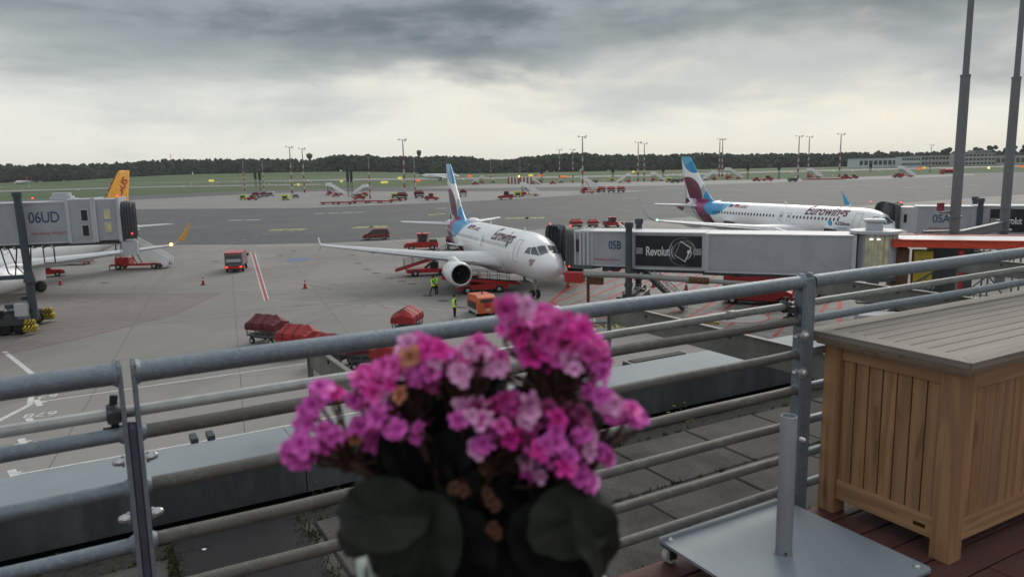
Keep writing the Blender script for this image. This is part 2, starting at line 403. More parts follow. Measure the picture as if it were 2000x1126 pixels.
# painted markings, each a thin sheet on the paving
def strip(name, pts, wd, m, z=.004):
    P = [Vector((*G(*p).xy, 0)) for p in pts]; b = MB()
    for i in range(len(P) - 1):
        d = (P[i + 1] - P[i]).normalized(); q = Vector((-d.y, d.x, 0)) * wd / 2
        e = d * wd * .0
        b.add([(*(P[i] - q - e).xy, z), (*(P[i + 1] - q + e).xy, z), (*(P[i + 1] + q + e).xy, z), (*(P[i] + q - e).xy, z)], [(0, 1, 2, 3)])
    o = b.build(name, M[m]); tag(o, kind='structure'); return o
strip('red_boundary_line', [(493, 492), (521, 586)], .19, 'line_red', .008)
strip('white_boundary_line', [(489.5, 492), (517, 587)], .09, 'line_white')
strip('white_boundary_line', [(497, 492), (524.5, 584)], .09, 'line_white')
strip('apron_edge_line', [(240, 480.5), (480, 480), (640, 477.5), (900, 464)], .18, 'line_white', .006)
strip('stand_line', [(522, 586), (640, 592), (760, 598), (890, 606), (960, 609)], .16, 'line_grey')
strip('stand_line', [(500, 529), (600, 520), (640, 512)], .2, 'line_red_faint')
strip('lead_in_line', [(8, 686), (70, 735)], .28, 'line_white')
strip('lead_in_line', [(70, 735), (58, 790), (-40, 840)], .28, 'line_white')
for a in ([(78, 784), (612, 707)], [(612, 707), (700, 694)], [(20, 928), (420, 857)], [(420, 857), (880, 770)], [(55, 830), (420, 775)]):
    strip('stand_marking', a, .13, 'line_white')
for x, y in ((75, 786), (60, 822), (45, 862), (26, 923)):
    strip('stand_marking', [(x - 4, y - 6), (x + 3, y + 6)], .3, 'line_white', .006)
    strip('stand_marking', [(x - 2, y), (x + 16, y - 2)], .16, 'line_white', .009)
strip('stand_marking', [(1150, 664), (1200, 655), (1255, 648)], .16, 'line_white')
strip('stand_marking', [(1170, 614), (1240, 637), (1300, 655)], .2, 'line_white')
for x in (1153, 1160): strip('stand_marking', [(x, 612), (x + 1, 645)], .2, 'line_white')
# stand numbers painted on the concrete
def ground_text(txt, px, py, size, ang, m='line_white', mirror=False, z=.01, bold=.01):
    o = G(px, py); ca, sa = math.cos(ang), math.sin(ang)
    vs, fs = text_geo(txt, size, bold=bold, align='CENTER'); b = MB()
    b.add([(o.x + v.x * ca - v.y * sa, o.y + v.x * sa + v.y * ca, z) for v in vs], fs)
    x = b.build('painted_number', M[m]); tag(x, kind='structure')
ground_text('62', 96, 770, 1.0, R(200)); ground_text('678', 82, 805, 1.0, R(200)); ground_text('676', 66, 862, 1.0, R(200)); ground_text('678', 655, 718, 1.0, R(-25)); ground_text('683', 672, 748, .9, R(-25))
p = G(1185, 633); sheet('painted_panel', [(p.x - 2.4, p.y - 1.2), (p.x + 3.0, p.y - 1.2), (p.x + 3.0, p.y + .9), (p.x - 2.4, p.y + .9)], .006, M['paint_black'])
ground_text('GSE', 1186, 640, 1.7, 0, 'line_yellow', bold=.02)
# hatched no-parking areas
def hatch(corners, ang, step, wd, m, outline=True):
    P = [Vector(G(*c).xy) for c in corners]; b = MB(); d = Vector((math.cos(ang), math.sin(ang))); q = Vector((-d.y, d.x))
    ts = [p.dot(q) for p in P]; k = min(ts) + step * .5
    while k < max(ts):
        hits = []
        for i in range(len(P)):
            a, c = P[i], P[(i + 1) % len(P)]; ta, tb = a.dot(q) - k, c.dot(q) - k
            if ta * tb < 0: hits.append(a + (c - a) * (ta / (ta - tb)))
        hits.sort(key=lambda v: v.dot(d))
        for i in range(0, len(hits) - 1, 2):
            a, c = hits[i], hits[i + 1]; e = q * wd / 2
            b.add([(*(a - e), .004), (*(c - e), .004), (*(c + e), .004), (*(a + e), .004)], [(0, 1, 2, 3)])
        k += step
    if outline:
        for i in range(len(P)):
            a, c = P[i], P[(i + 1) % len(P)]; dd = (c - a).normalized(); e = Vector((-dd.y, dd.x)) * wd * .6
            b.add([(*(a - e), .007), (*(c - e), .007), (*(c + e), .007), (*(a + e), .007)], [(0, 1, 2, 3)])
    o = b.build('hatched_area', M[m]); tag(o, kind='structure')
hatch([(-120, 574), (428, 573), (345, 612), (160, 660), (-60, 706), (-160, 700)], R(-2), .62, .13, 'line_red_faint')
hatch([(505, 493), (760, 489), (650, 505), (585, 545), (516, 556)], R(55), 1.6, .16, 'line_red_faint', False)
a60 = math.atan2(*(reversed([G(1310, 585).y - G(1130, 700).y, G(1310, 585).x - G(1130, 700).x]))) if 0 else math.atan2(G(1398, 598).y - G(1290, 672).y, G(1398, 598).x - G(1290, 672).x)
hatch([(1075, 590), (1130, 612), (1330, 640), (1520, 700), (1640, 690), (1640, 560), (1230, 520), (1110, 560)], a60, 1.75, .3, 'line_red')
def circle_line(px, py, r, wd, m):
    o = G(px, py); b = MB(); n = 40
    for i in range(n):
        a, c = 2 * PI * i / n, 2 * PI * (i + 1) / n
        b.add([(o.x + q * math.cos(t), o.y + q * math.sin(t), .011) for q, t in ((r, a), (r, c), (r + wd, c), (r + wd, a))], [(0, 1, 2, 3)])
    tag(b.build('painted_ring', M[m]), kind='structure')
    b = MB(); b.add([(o.x + r * math.cos(2 * PI * i / n), o.y + r * math.sin(2 * PI * i / n), .010) for i in range(n)], [tuple(range(n))])
    tag(b.build('painted_disc', M['line_grey']), kind='structure')
circle_line(1438, 618, 2.3, .16, 'line_red')
o = G(583, 507); b = MB(); b.add([(o.x + 1.5 * math.cos(i * PI / 12), o.y + 2.6 * math.sin(i * PI / 12), .012) for i in range(24)], [tuple(range(24))])
mat('paint_blue', (.13, .17, .27), .8); mat('sign_blue', (.04, .09, .30), .7); tag(b.build('painted_disc', M['paint_blue']), kind='structure')
mat('line_yellow_worn', (.33, .31, .15), .85, var=.2, scale=1, col2=(.12, .12, .10), c2s=.8, c2=(.45, .62))
# taxiway paint
for a in ([(600, 449.5), (650, 447)], [(528, 451), (560, 446.5)], [(562, 450), (597, 446)]): pass
for x, y, l in ((545, 449, 8.5), (579, 448.5, 8.5), (708, 444, 9), (740, 442.5, 8), (1010, 426, 12), (1045, 425.5, 10), (846, 419.5, 6), (860, 418, 6), (1700, 361, 26), (1640, 365, 30), (1788, 366, 22), (1440, 372, 14), (1425, 369.5, 10)):
    o = G(x, y); strip('taxi_marking', [(x - l * 1472 / o.y / 4.6, y + .1), (x + l * 1472 / o.y / 4.6, y - .5)], 5.0, 'line_yellow_worn')
for x, y, l in ((462, 430, 9), (492, 429.5, 9), (624, 417, 7), (652, 416, 7), (678, 415, 7), (703, 414.5, 7), (862, 407, 7), (1230, 387, 12), (1310, 367, 14), (1860, 364, 14), (1900, 362, 14)):
    o = G(x, y); strip('taxi_marking', [(x - l * 1472 / o.y / 4.4, y + .1), (x + l * 1472 / o.y / 4.4, y - .3)], 2.6, 'line_grey')
strip('taxi_centreline', [(455, 473), (545, 451)], .0, 'line_grey') if 0 else None
for k in range(6):
    x = 455 + k * 22; y = 473.5 - k * 5.2; strip('taxi_marking', [(x - 6, y + 1.2), (x + 6, y - 1.2)], .22, 'line_grey')
strip('taxi_marking', [(250, 467), (460, 431)], .16, 'line_grey')
strip('taxi_marking', [(410, 491.5), (446, 483)], .22, 'line_grey')
strip('taxi_marking', [(792, 466), (826, 474)], .2, 'line_grey')
strip('taxi_marking', [(196, 528), (225, 523)], .3, 'line_white')
for k in range(14):
    x = 1140 + k * 13; strip('taxi_marking', [(x, 395 + k * 1.0), (x + 7, 395.4 + k * 1.0)], .3, 'line_grey')
strip('taxi_marking', [(1130, 397), (1240, 412), (1360, 420)], .2, 'line_grey')
strip('taxi_marking', [(480, 441), (900, 422), (1300, 398)], .12, 'line_grey')
# joints between the concrete slabs: narrow grooves filled dark
jb = MB(); ja = R(20.5); jd = Vector((math.cos(ja), math.sin(ja))); jq = Vector((-jd.y, jd.x))
mat('joint_seal', (.12, .117, .11), .9, var=.2, scale=.4)
lim = [Vector(p) for p in gp([(2300, 361), (1677, 404), (1360, 424.5), (1217, 435), (1060, 449), (900, 464), (640, 476.5), (480, 479.5), (260, 480.5), (-200, 489)])]
poly = [Vector((-75, 20)), Vector((95, 20))] + lim
for d, q in ((jd, jq), (jq, jd)):
    k = -120 * 1.0
    while k < 240:
        hits = []
        for i in range(len(poly)):
            a, c = poly[i], poly[(i + 1) % len(poly)]; ta, tb = a.dot(q) - k, c.dot(q) - k
            if ta * tb < 0: hits.append(a + (c - a) * (ta / (ta - tb)))
        hits.sort(key=lambda v: v.dot(d))
        for i in range(0, len(hits) - 1, 2):
            a, c = hits[i], hits[i + 1]; e = q * .022
            jb.add([(*(a - e), .002), (*(c - e), .002), (*(c + e), .002), (*(a + e), .002)], [(0, 1, 2, 3)])
        k += 7.5
tag(jb.build('slab_joint', M['joint_seal']), kind='stuff', label='thin dark seals between the concrete slabs of the apron', cat='joint')
tm = MB(); rt = random.Random(17)                          # tyre marks: wide faint curved ribbons of rubber
mat('tyre_mark', (.165, .16, .152), .85, var=.2, scale=1.5, col2=(.215, .208, .196), c2s=1.0, c2=(.4, .6))
for k in range(30):
    x, y = rt.uniform(-45, 25), rt.uniform(38, 118); a = rt.uniform(-.5, .6) + (PI / 2 if k % 3 == 0 else 0); cv = rt.uniform(-.05, .05); P_ = []
    for i in range(18): P_.append(Vector((x, y, .0055 + .00001 * k))); x += math.cos(a) * 1.8; y += math.sin(a) * 1.8; a += cv
    for off in (-.9, .9):
        for i in range(17):
            d = (P_[i + 1] - P_[i]).normalized(); q = Vector((-d.y, d.x, 0)); e = q * .11; o_ = q * off
            tm.add([P_[i] + o_ - e, P_[i + 1] + o_ - e, P_[i + 1] + o_ + e, P_[i] + o_ + e], [(0, 1, 2, 3)])
tag(tm.build('tyre_marks', M['tyre_mark']), kind='stuff', label='faint curved tyre marks across the concrete apron', cat='tyre marks')
db = MB()                                                   # small drain covers in a row by the wing
for x, y in ((548, 498), (573, 490), (688, 498), (700, 514), (718, 526), (735, 533), (760, 543), (785, 549), (806, 554), (836, 577), (866, 587), (902, 600), (420, 510), (205, 552)):
    o = G(x, y); db.cbox((o.x, o.y, 0), (.9, .5, .013), R(-20))
tag(db.build('drain_cover', M['paint_black']), kind='stuff', label='dark iron drain covers set in a row in the apron', cat='drain cover')

# ---------------------------------------------------------------- forest behind the airfield
def forest():
    def prof(x):
        T = [(-400, 326), (0, 320), (60, 322), (120, 318), (200, 318), (260, 315), (360, 310), (440, 311), (510, 309), (560, 309.5), (600, 312), (640, 308), (660, 303.5), (725, 302), (745, 307), (780, 306.5), (800, 303.5), (860, 304.5), (900, 306.5), (1000, 309), (1050, 302), (1140, 299.5), (1200, 302), (1240, 303.5), (1300, 302), (1350, 300), (1500, 298.5), (1600, 297.5), (1700, 297), (1760, 296), (1800, 296), (2000, 292), (2400, 285)]
        for (a, b), (c, d) in zip(T, T[1:]):
            if a <= x <= c: return b + (d - b) * (x - a) / (c - a)
        return 300
    ico_v = []; t = (1 + 5 ** .5) / 2
    base = bpy.data.meshes.new('tmp'); import bmesh
    bm = bmesh.new(); bmesh.ops.create_icosphere(bm, subdivisions=2, radius=1); 
    iv = [v.co.copy() for v in bm.verts]; fi = [tuple(v.index for v in f.verts) for f in bm.faces]; bm.free()
    rnd = random.Random(5)
    def crown(b, c, r, hz):
        sd = Vector((rnd.uniform(0, 50), rnd.uniform(0, 50), rnd.uniform(0, 50)))
        vs = []
        for v in iv:
            k = 1 + .42 * noise.noise(v * 1.7 + sd) + .30 * noise.noise(v * 4 + sd) + rnd.uniform(-.07, .07)
            vs.append((c[0] + v.x * r * k, c[1] + v.y * r * k, c[2] + v.z * hz * k))
        b.add(vs, fi)
    b = MB()
    for row, (Y, dz, st) in enumerate(((1500, -5.5, 5.6), (1530, -2.5, 5.6), (1570, 0, 5.0))):
        x = -400
        while x < 2400:
            top = AT(x, prof(x), Y); r = rnd.uniform(3.2, 5.6); 
            zt = top.z + dz + rnd.uniform(-2.6, .8) + 2.6 * noise.noise(Vector((x * .03, row * 9, 0))) + 4.5 * noise.noise(Vector((x * .011, 3.3, 0)))
            hz = rnd.uniform(4.2, 6.8)
            crown(b, (top.x, Y + rnd.uniform(-10, 10), zt - hz * .95), r, hz)
            if row == 0:
                crown(b, (top.x + rnd.uniform(-4, 4), Y - 6 + rnd.uniform(-6, 6), zt - hz * 1.9 - 2), r * 1.4, hz * 1.3)
                crown(b, (top.x + rnd.uniform(-4, 4), Y - 10 + rnd.uniform(-6, 6), zt - hz * 2.7 - 6), r * 1.5, hz * 1.6)
            x += st * rnd.uniform(.7, 1.3)
    o = b.build('forest', M['tree_green']); tag(o, 'dark belt of woodland closing the horizon beyond the airfield', 'forest', kind='stuff')
    # single trees: crown + trunk
    k = 0
    defs = [(1848, 288, 318, 24, 'broad dark tree rising beside the airport buildings left of the front pole'), (1818, 296, 319, 16, 'small round tree at the left end of the airport buildings'),
            (1912, 287, 318, 26, 'tall dark tree behind the building between the two poles'), (1940, 283, 318, 24, 'dense tree crown just left of the rear pole, beyond the roofs'), (1975, 281, 316, 26, 'dark tree top right of the rear pole, beyond the low roof'), (2010, 280, 316, 28, 'tree top cut by the right edge of the picture')]
    for x, yt, yb, wpx, lab in defs:
        Y = 1250; a = AT(x, yt, Y); wd = wpx * Y / 1472
        g0 = 0; th_ = thing('tree', (a.x, Y, 0), 0, lab, 'tree', 'trees beside the airport buildings')
        b = MB()
        for i in range(26):
            q = rnd.random() * 2 * PI; rr = rnd.random() ** .5 * wd * .42; zz = rnd.uniform(.3, .9) * a.z
            rr *= 1.05 - abs(zz / a.z - .55)
            crown(b, (rr * math.cos(q), rr * math.sin(q), zz), wd * rnd.uniform(.13, .2), wd * rnd.uniform(.11, .17))
        b.build('crown', M['tree_green'], th_)
        b = MB(); b.cyl((0, 0, 0), (0, 0, a.z * .6), .8, .4, 8); b.build('trunk', M['rust'], th_)
forest()

# ---------------------------------------------------------------- far buildings
mat('far_white', (.60, .64, .68), .7); mat('far_grey', (.42, .43, .42), .7); mat('far_dark', (.05, .06, .065), .5); mat('far_roof', (.20, .21, .215), .7)
def building(label, x0, x1, ytop, Y, m, storeys=2, depth=25, nwin=10, roof=True, z0=0):
    a, c = AT(x0, ytop, Y), AT(x1, ytop, Y); H = (a.z + c.z) / 2; W = c.x - a.x
    t = thing('airport_building', (a.x, Y, 0), 0, label, 'building', 'far airport buildings')
    b = MB(); b.box(0, W, 0, depth, z0, H); b.build('wall', M[m], t)
    if roof: b = MB(); b.box(-.8, W + .8, -.8, depth + .8, H, H + .9); b.build('roof', M['far_roof'], t)
    sh = (H - 1) / storeys; ww = W / nwin
    wm = None
    for s in range(storeys):
        for i in range(nwin):
            if wm is None:
                bb = MB(); bb.box(-ww * .36, ww * .36, -.15, .1, 0, sh * .5); o = bb.build('window', M['far_dark'], t); wm = o
            else:
                o = wm.copy(); sc.collection.objects.link(o); o.parent = t
            o.location = (ww * (i + .5), 0, 1 + s * sh + sh * .25)
    return t
building('long low pale hangar hall left of the twin poles, in front of the wood', 1678, 1762, 309, 1180, 'far_white', 1, 40, 9)
building('white two storey office block joined to the right of the pale hall', 1762, 1798, 306, 1150, 'far_white', 2, 20, 8)
building('dark glazed low terminal hall behind the front pole foot of the skyline', 1800, 1868, 304, 1200, 'far_grey', 2, 30, 10)
building('tall grey stepped airport block between the two poles', 1878, 1945, 299, 1150, 'far_grey', 3, 30, 9)
building('raised penthouse storey on the skyline above the stepped grey block', 1905, 1938, 294, 1190, 'far_grey', 4, 20, 5)
building('long low grey hall beyond the rear pole at the right edge', 1946, 2080, 303, 1150, 'far_grey', 1, 30, 14)
def far_tower(label, px, ytop, Y, kind):
    a = AT(px, ytop, Y); t = thing('control_tower', (a.x, Y, 0), 0, label, 'tower'); H = a.z
    b = MB(); b.cyl((0, 0, 0), (0, 0, H * .78), 3.2 if kind else 2.6, 2.6, 12); b.build('shaft', M['far_grey'], t)
    b = MB(); b.lathe([(2.6, H * .74), (6.5 if kind == 0 else 5, H * .84), (7 if kind == 0 else 5, H * .95), (3, H * .97)], n=12, caps=True); b.build('cab', M['far_dark'], t)
    b = MB(); b.box(-3, 3, -3, 3, H * .97, H) if kind == 0 else b.cyl((0, 0, H * .95), (0, 0, H * 1.05), .5, .2, 6); b.build('radar_mast', M['far_grey'], t)
far_tower('squat tower with a wide flat top rising above the wood left of centre', 604, 299, 1650, 0)
far_tower('slender round tower rising above the wood behind the taxiing airliner', 818, 292, 1650, 1)

# ---------------------------------------------------------------- floodlight masts
def mast_geo(H, heads, name='floodlight_mast'):
    t = thing(name, (0, 0, 0), 0, 'x', 'floodlight mast', 'red and white floodlight masts of the remote stands')
    n = 9; seg = H * .72 / n
    for i in range(n):
        z0 = i * seg; r0 = .50 - .028 * i
        b = MB(); b.cyl((0, 0, z0), (0, 0, z0 + seg), r0, r0 - .028, 10); b.build('pole_section', M['mast_red'] if i % 2 == 0 else M['mast_white'], t)
    b = MB(); b.cyl((0, 0, H * .72), (0, 0, H), .30, .2, 10); b.build('pole_top', M['mast_white2'], t)
    b = MB(); b.bar((-1.9, 0, H), (1.9, 0, H), .16, .14); b.bar((0, -1.0, H), (0, 1.0, H), .16, .14); b.build('cross_arm', M['mast_grey'], t)
    for x, z in heads:
        b = MB(); b.bar((x, -.1, H), (x, -.3, H + z * .5), .12, .12); b.ball((x, -.4, H + z), (.42, .42, .28), 8, 5); b.build('floodlight', M['mast_grey'], t)
    return t
mat('mast_red', (.30, .065, .055), .6, var=.1); mat('mast_white', (.50, .51, .51), .6, var=.05); mat('mast_white2', (.30, .31, .31), .6, var=.05)
protoA = mast_geo(25, ((-1.7, .2), (1.2, -.5), (1.7, .2)))
usedA = [False]
masts = [(478, 313, 372, 'leftmost striped mast, beside the yellowish cart at the left end of the remote stands'), (516, 313, 378, 'second striped mast from the left, behind the red carts'),
 (571, 287, 378, 'tall striped mast with a lamp hanging to its right, third from the left'), (595, 290, 376, 'tall striped mast with a lamp hanging to its left, fourth from the left'),
 (723, 305, 388, 'striped mast right of the pair of passenger stairs and the dark double post'), (791, 273, 384, 'tallest striped mast left of the near tail fin, above the row of flat dollies'),
 (811, 307, 383, 'short topped striped mast just left of the taxiing airliner tail'), (959, 310, 354, 'thin pale mast right of the near tail fin'),
 (1016, 310, 352, 'thin mast rising from the red and white striped containers'), (1093, 292, 357, 'left one of the two thin masts left of the tall central mast'),
 (1119, 292, 357, 'right one of the two thin masts left of the tall central mast'), (1138, 267, 376, 'tallest mast at the middle of the picture, beside white stairs and red carts'),
 (1246, 278, 354, 'left mast of the pair in front of the wood left of the rear tail fin'), (1258, 280, 354, 'right mast of the pair left of the rear tail fin'),
 (1404.5, 272, 345, 'left mast of the close pair behind the rear tail fin'), (1410, 272, 345, 'right mast of the close pair behind the rear tail fin'),
 (1558, 266, 349, 'left mast of the three to the right of the rear tail fin'), (1578, 267, 344, 'middle mast of the three to the right of the rear tail fin'),
 (1639, 262, 346, 'tall mast at the right end of the red dolly row'), (1816, 283, 336, 'thin mast left of the front grey pole, before the far buildings'), (69, 331, 353, 'low thin striped mast on the field at the far left')]
for x, yt, yb, lab in masts:
    o = G(x, yb); H = AT(x, yt, o.y).z
    t = protoA if not usedA[0] else copy_tree(protoA); usedA[0] = True
    place(t, (o.x, o.y, 0), R(random.choice((0, 10, -15))), lab)
    k = H / 25; t.scale = (max(.55, min(1.25, k)) * (1 if o.y < 420 else 1.15), max(.55, min(1.25, k)), k)
# lattice approach mast
def lattice(px, yt, yb, label):
    o = G(px, yb); H = AT(px, yt, o.y).z; t = thing('lattice_mast', (o.x, o.y, 0), 0, label, 'mast'); b = MB(); w0 = 2.2
    for sx_, sy_ in ((-1, -1), (1, -1), (1, 1), (-1, 1)): b.cyl((sx_ * w0, sy_ * w0, 0), (sx_ * .6, sy_ * .6, H), .28, .2, 5)
    b.build('leg_frame', M['mast_red'], t); b = MB(); n = 8
    for i in range(n):
        z0, z1 = H * i / n, H * (i + 1) / n; a, c = w0 + (.6 - w0) * i / n, w0 + (.6 - w0) * (i + 1) / n
        b.bar((-a, -a, z0), (c, -c, z1), .2, .2); b.bar((a, -a, z0), (-c, -c, z1), .2, .2)
    b.build('bracing', M['mast_white'], t)
lattice(1334, 303, 331, 'red and white lattice mast standing alone on the field left of the rear tail fin')
lattice(337, 299, 345, 'thin lattice radio mast rising over the wood at the left')
# dark stand posts with display boards
def post(px, yt, yb, label, two=False):
    o = G(px, yb); H = AT(px, yt, o.y).z; k = o.y / 1472
    t = thing('docking_board', (o.x, o.y, 0), 0, label, 'display board', 'dark display boards on posts')
    b = MB(); b.cyl((-1.2 * k, 0, 0), (-1.2 * k, 0, H * .6), .5 * k, .5 * k, 6); b.cyl((1.2 * k, 0, 0), (1.2 * k, 0, H * .6), .5 * k, .5 * k, 6); b.build('post', M['board_green'], t)
    b = MB(); b.cbox((0, 0, H * .55), (5.2 * k, 1.2 * k, H * .45)); b.build('board', M['board_green'], t)
    b = MB(); b.cbox((0, -.63 * k, H * .62), (3.8 * k, .1 * k, H * .3)); b.build('display', M['glass_dark'], t)
mat('board_green', (.03, .05, .045), .7)
for a in ((500, 337, 365, 'dark display board between the two leftmost masts'), (509, 334, 372, 'taller dark display board just left of the second mast'), (681, 330, 384, 'left dark board on a tall double post between the two passenger stairs'), (688, 331, 385, 'right dark board on a tall double post between the two passenger stairs'),
          (1058, 329, 352, 'dark display board right of the striped containers'), (1197, 325, 352, 'dark display board behind the yellow lift cart'), (1295, 322, 352, 'dark display board right of the mast pair before the wood'), (1460, 318, 350, 'dark display board right of the rear tail fin'), (1521, 317, 350, 'dark display board left of the three right masts'), (1700, 320, 336, 'square dark board on a post before the long pale hall')): post(*a)

# ---------------------------------------------------------------- airfield signs and lights
def sign(px, py, wpx, m, label, hpx=4):
    o = G(px, py); k = o.y / 1472; t = thing('taxiway_sign', (o.x, o.y, 0), 0, label, 'airfield sign', 'lit airfield signs')
    b = MB(); b.cbox((0, 0, .15), (wpx * k, .3, hpx * k)); b.build('sign_panel', M[m], t)
    b = MB(); b.cbox((-wpx * k * .35, 0, 0), (.12, .2, .16)); b.cbox((wpx * k * .35, 0, 0), (.12, .2, .16)); b.build('foot', M['dark_metal'], t)
for a in ((205, 355, 11, 'sign_yellow', 'small yellow sign on the grass above the grey tunnel of the left bridge'), (413, 355, 10, 'sign_yellow', 'yellow sign just right of the bright beacon on the left field'), (353, 350, 18, 'sign_orange', 'long orange sign left of the bright beacon on the left field'), (494, 350, 9, 'sign_orange', 'small orange sign behind the leftmost masts'), (583, 363, 5, 'sign_yellow', 'small yellow sign between the tall left masts'), (667, 356, 5, 'sign_yellow', 'tiny pale yellow sign left of the dark double post'), (751, 358, 14, 'sign_yellow', 'wide yellow sign on the grass right of the striped mast'), (781, 350, 8, 'sign_yellow', 'yellow sign left of the taxiing airliner'), (817, 355, 8, 'sign_orange', 'orange sign beneath the tail of the taxiing airliner'),
          (918, 346, 9, 'sign_orange', 'orange sign left of the far white stairs'), (1037, 344.5, 9, 'sign_yellow', 'yellow sign above the striped containers'), (1056, 345, 9, 'sign_orange', 'orange sign right of the striped containers'), (1101, 347, 13, 'sign_orange', 'orange sign between the two thin masts left of centre'), (1237, 337.5, 5, 'sign_yellow', 'tiny yellow sign left of the mast pair'), (1797, 331.5, 12, 'sign_orange', 'orange sign left of the thin mast before the far buildings'), (1804, 330, 8, 'sign_yellow', 'yellow green sign next to the thin mast before the far buildings'), (1968, 326, 6, 'sign_yellow', 'yellow sign right of the rear pole'), (1995, 327, 8, 'sign_orange', 'orange sign at the right edge of the field')): sign(*a)
def beacon(px, py, label, m='lamp_amber', r=2.1):
    o = G(px, py + 2); k = o.y / 1472; t = thing('airfield_beacon', (o.x, o.y, 0), 0, label, 'beacon light', 'bright beacon lights')
    b = MB(); b.cyl((0, 0, 0), (0, 0, 2 * k), .3 * k, n=6); b.build('stem', M['dark_metal'], t)
    b = MB(); b.ball((0, 0, 2.4 * k), r * k * .8, 8, 6); b.build('lamp', M[m], t)
beacon(401, 350, 'bright warm beacon light on the left field'); beacon(1014, 345, 'bright warm light at the left end of the striped containers'); beacon(1931, 328, 'bright orange flare of light between the two grey poles'); beacon(895, 344, 'white landing light by the nose of the taxiing airliner', 'lamp_white', 1.2); beacon(1556, 318, 'small orange light left of the three right masts', 'lamp_amber', 1.2); beacon(1851, 331, 'white light on the red tanker', 'lamp_white', 1.2)
lb = MB(); rr = random.Random(3)
for i in range(150):
    x = rr.choice((rr.uniform(0, 900), rr.uniform(900, 1700), rr.uniform(1500, 1760), rr.uniform(300, 700))); yh = 327 - .0193 * (x - 1000)
    o = G(x, yh + rr.choice((9, 13, 18, 24, 12)) * rr.uniform(.8, 1.3)); k = o.y / 1472
    if o.y > 1000: continue
    lb.ball((o.x, o.y, .3 + .3 * k), .42 * k, 5, 4)
tag(lb.build('edge_light', M['edge_lamp'] if 'edge_lamp' in M else mat('edge_lamp', (.8, .8, .75), .5, emit=(1, .95, .85, 1.2))), 'many tiny pale edge lights scattered along the far taxiways', 'edge lights', kind='stuff')
# ---------------------------------------------------------------- airliners (nose at local origin, x forward, y to port, z up)
CL = 3.78
def fus_prof(s, L):
    T = [(0, -.50, -.54, .02), (.12, -.20, -.82, .30), (.4, .04, -1.10, .62), (.9, .33, -1.40, 1.0), (1.5, .60, -1.62, 1.28), (1.9, .76, -1.73, 1.42), (2.2, .98, -1.79, 1.5), (2.6, 1.28, -1.85, 1.6), (3.0, 1.50, -1.9, 1.69), (3.6, 1.73, -1.96, 1.79), (4.4, 1.92, -2.02, 1.88), (5.4, 2.03, -2.06, 1.95), (6.6, 2.07, -2.07, 1.975),
         (L - 13, 2.07, -2.07, 1.975), (L - 11, 2.07, -1.93, 1.96), (L - 9, 2.07, -1.6, 1.86), (L - 7, 2.05, -1.13, 1.65), (L - 5, 1.98, -.6, 1.36), (L - 3, 1.85, -.02, 1.0), (L - 1.5, 1.70, .42, .68), (L - .4, 1.52, .78, .38), (L, 1.40, .98, .2)]
    for i in range(len(T) - 1):
        if s <= T[i + 1][0]:
            a, b = T[i], T[i + 1]; k = (s - a[0]) / (b[0] - a[0])
            p, q = T[max(0, i - 1)], T[min(len(T) - 1, i + 2)]
            o = []
            for c in (1, 2, 3):
                m1 = (b[c] - p[c]) / (b[0] - p[0]) * (b[0] - a[0]); m2 = (q[c] - a[c]) / (q[0] - a[0]) * (b[0] - a[0])
                if i == 0: m1 = (b[c] - a[c]) * 1.9
                k2, k3 = k * k, k ** 3
                o.append((2 * k3 - 3 * k2 + 1) * a[c] + (k3 - 2 * k2 + k) * m1 + (-2 * k3 + 3 * k2) * b[c] + (k3 - k2) * m2)
            return o
    return T[-1][1:]
def fus_pt(s, th, L, off=0):                               # th: 0 = starboard horizontal, 90 = top, 180 = port
    zt, zb, hw = fus_prof(max(0, min(L, s)), L); cz = (zt + zb) / 2; hz = (zt - zb) / 2
    if s < 3.2 and math.sin(th) > 0:                        # slab sided windscreen
        pass
    return Vector((-s, -(hw + off) * math.cos(th), CL + cz + (hz + off) * math.sin(th)))
def fus_at(s, z, L, side=-1, off=.012):                    # point on the skin at height z; side -1 starboard, 1 port
    zt, zb, hw = fus_prof(max(.02, min(L, s)), L); cz = (zt + zb) / 2 + CL; hz = (zt - zb) / 2
    k = max(-.995, min(.995, (z - cz) / hz)); th = math.asin(k)
    return Vector((-s, side * (hw + off) * math.cos(th), cz + (hz + off) * math.sin(th)))
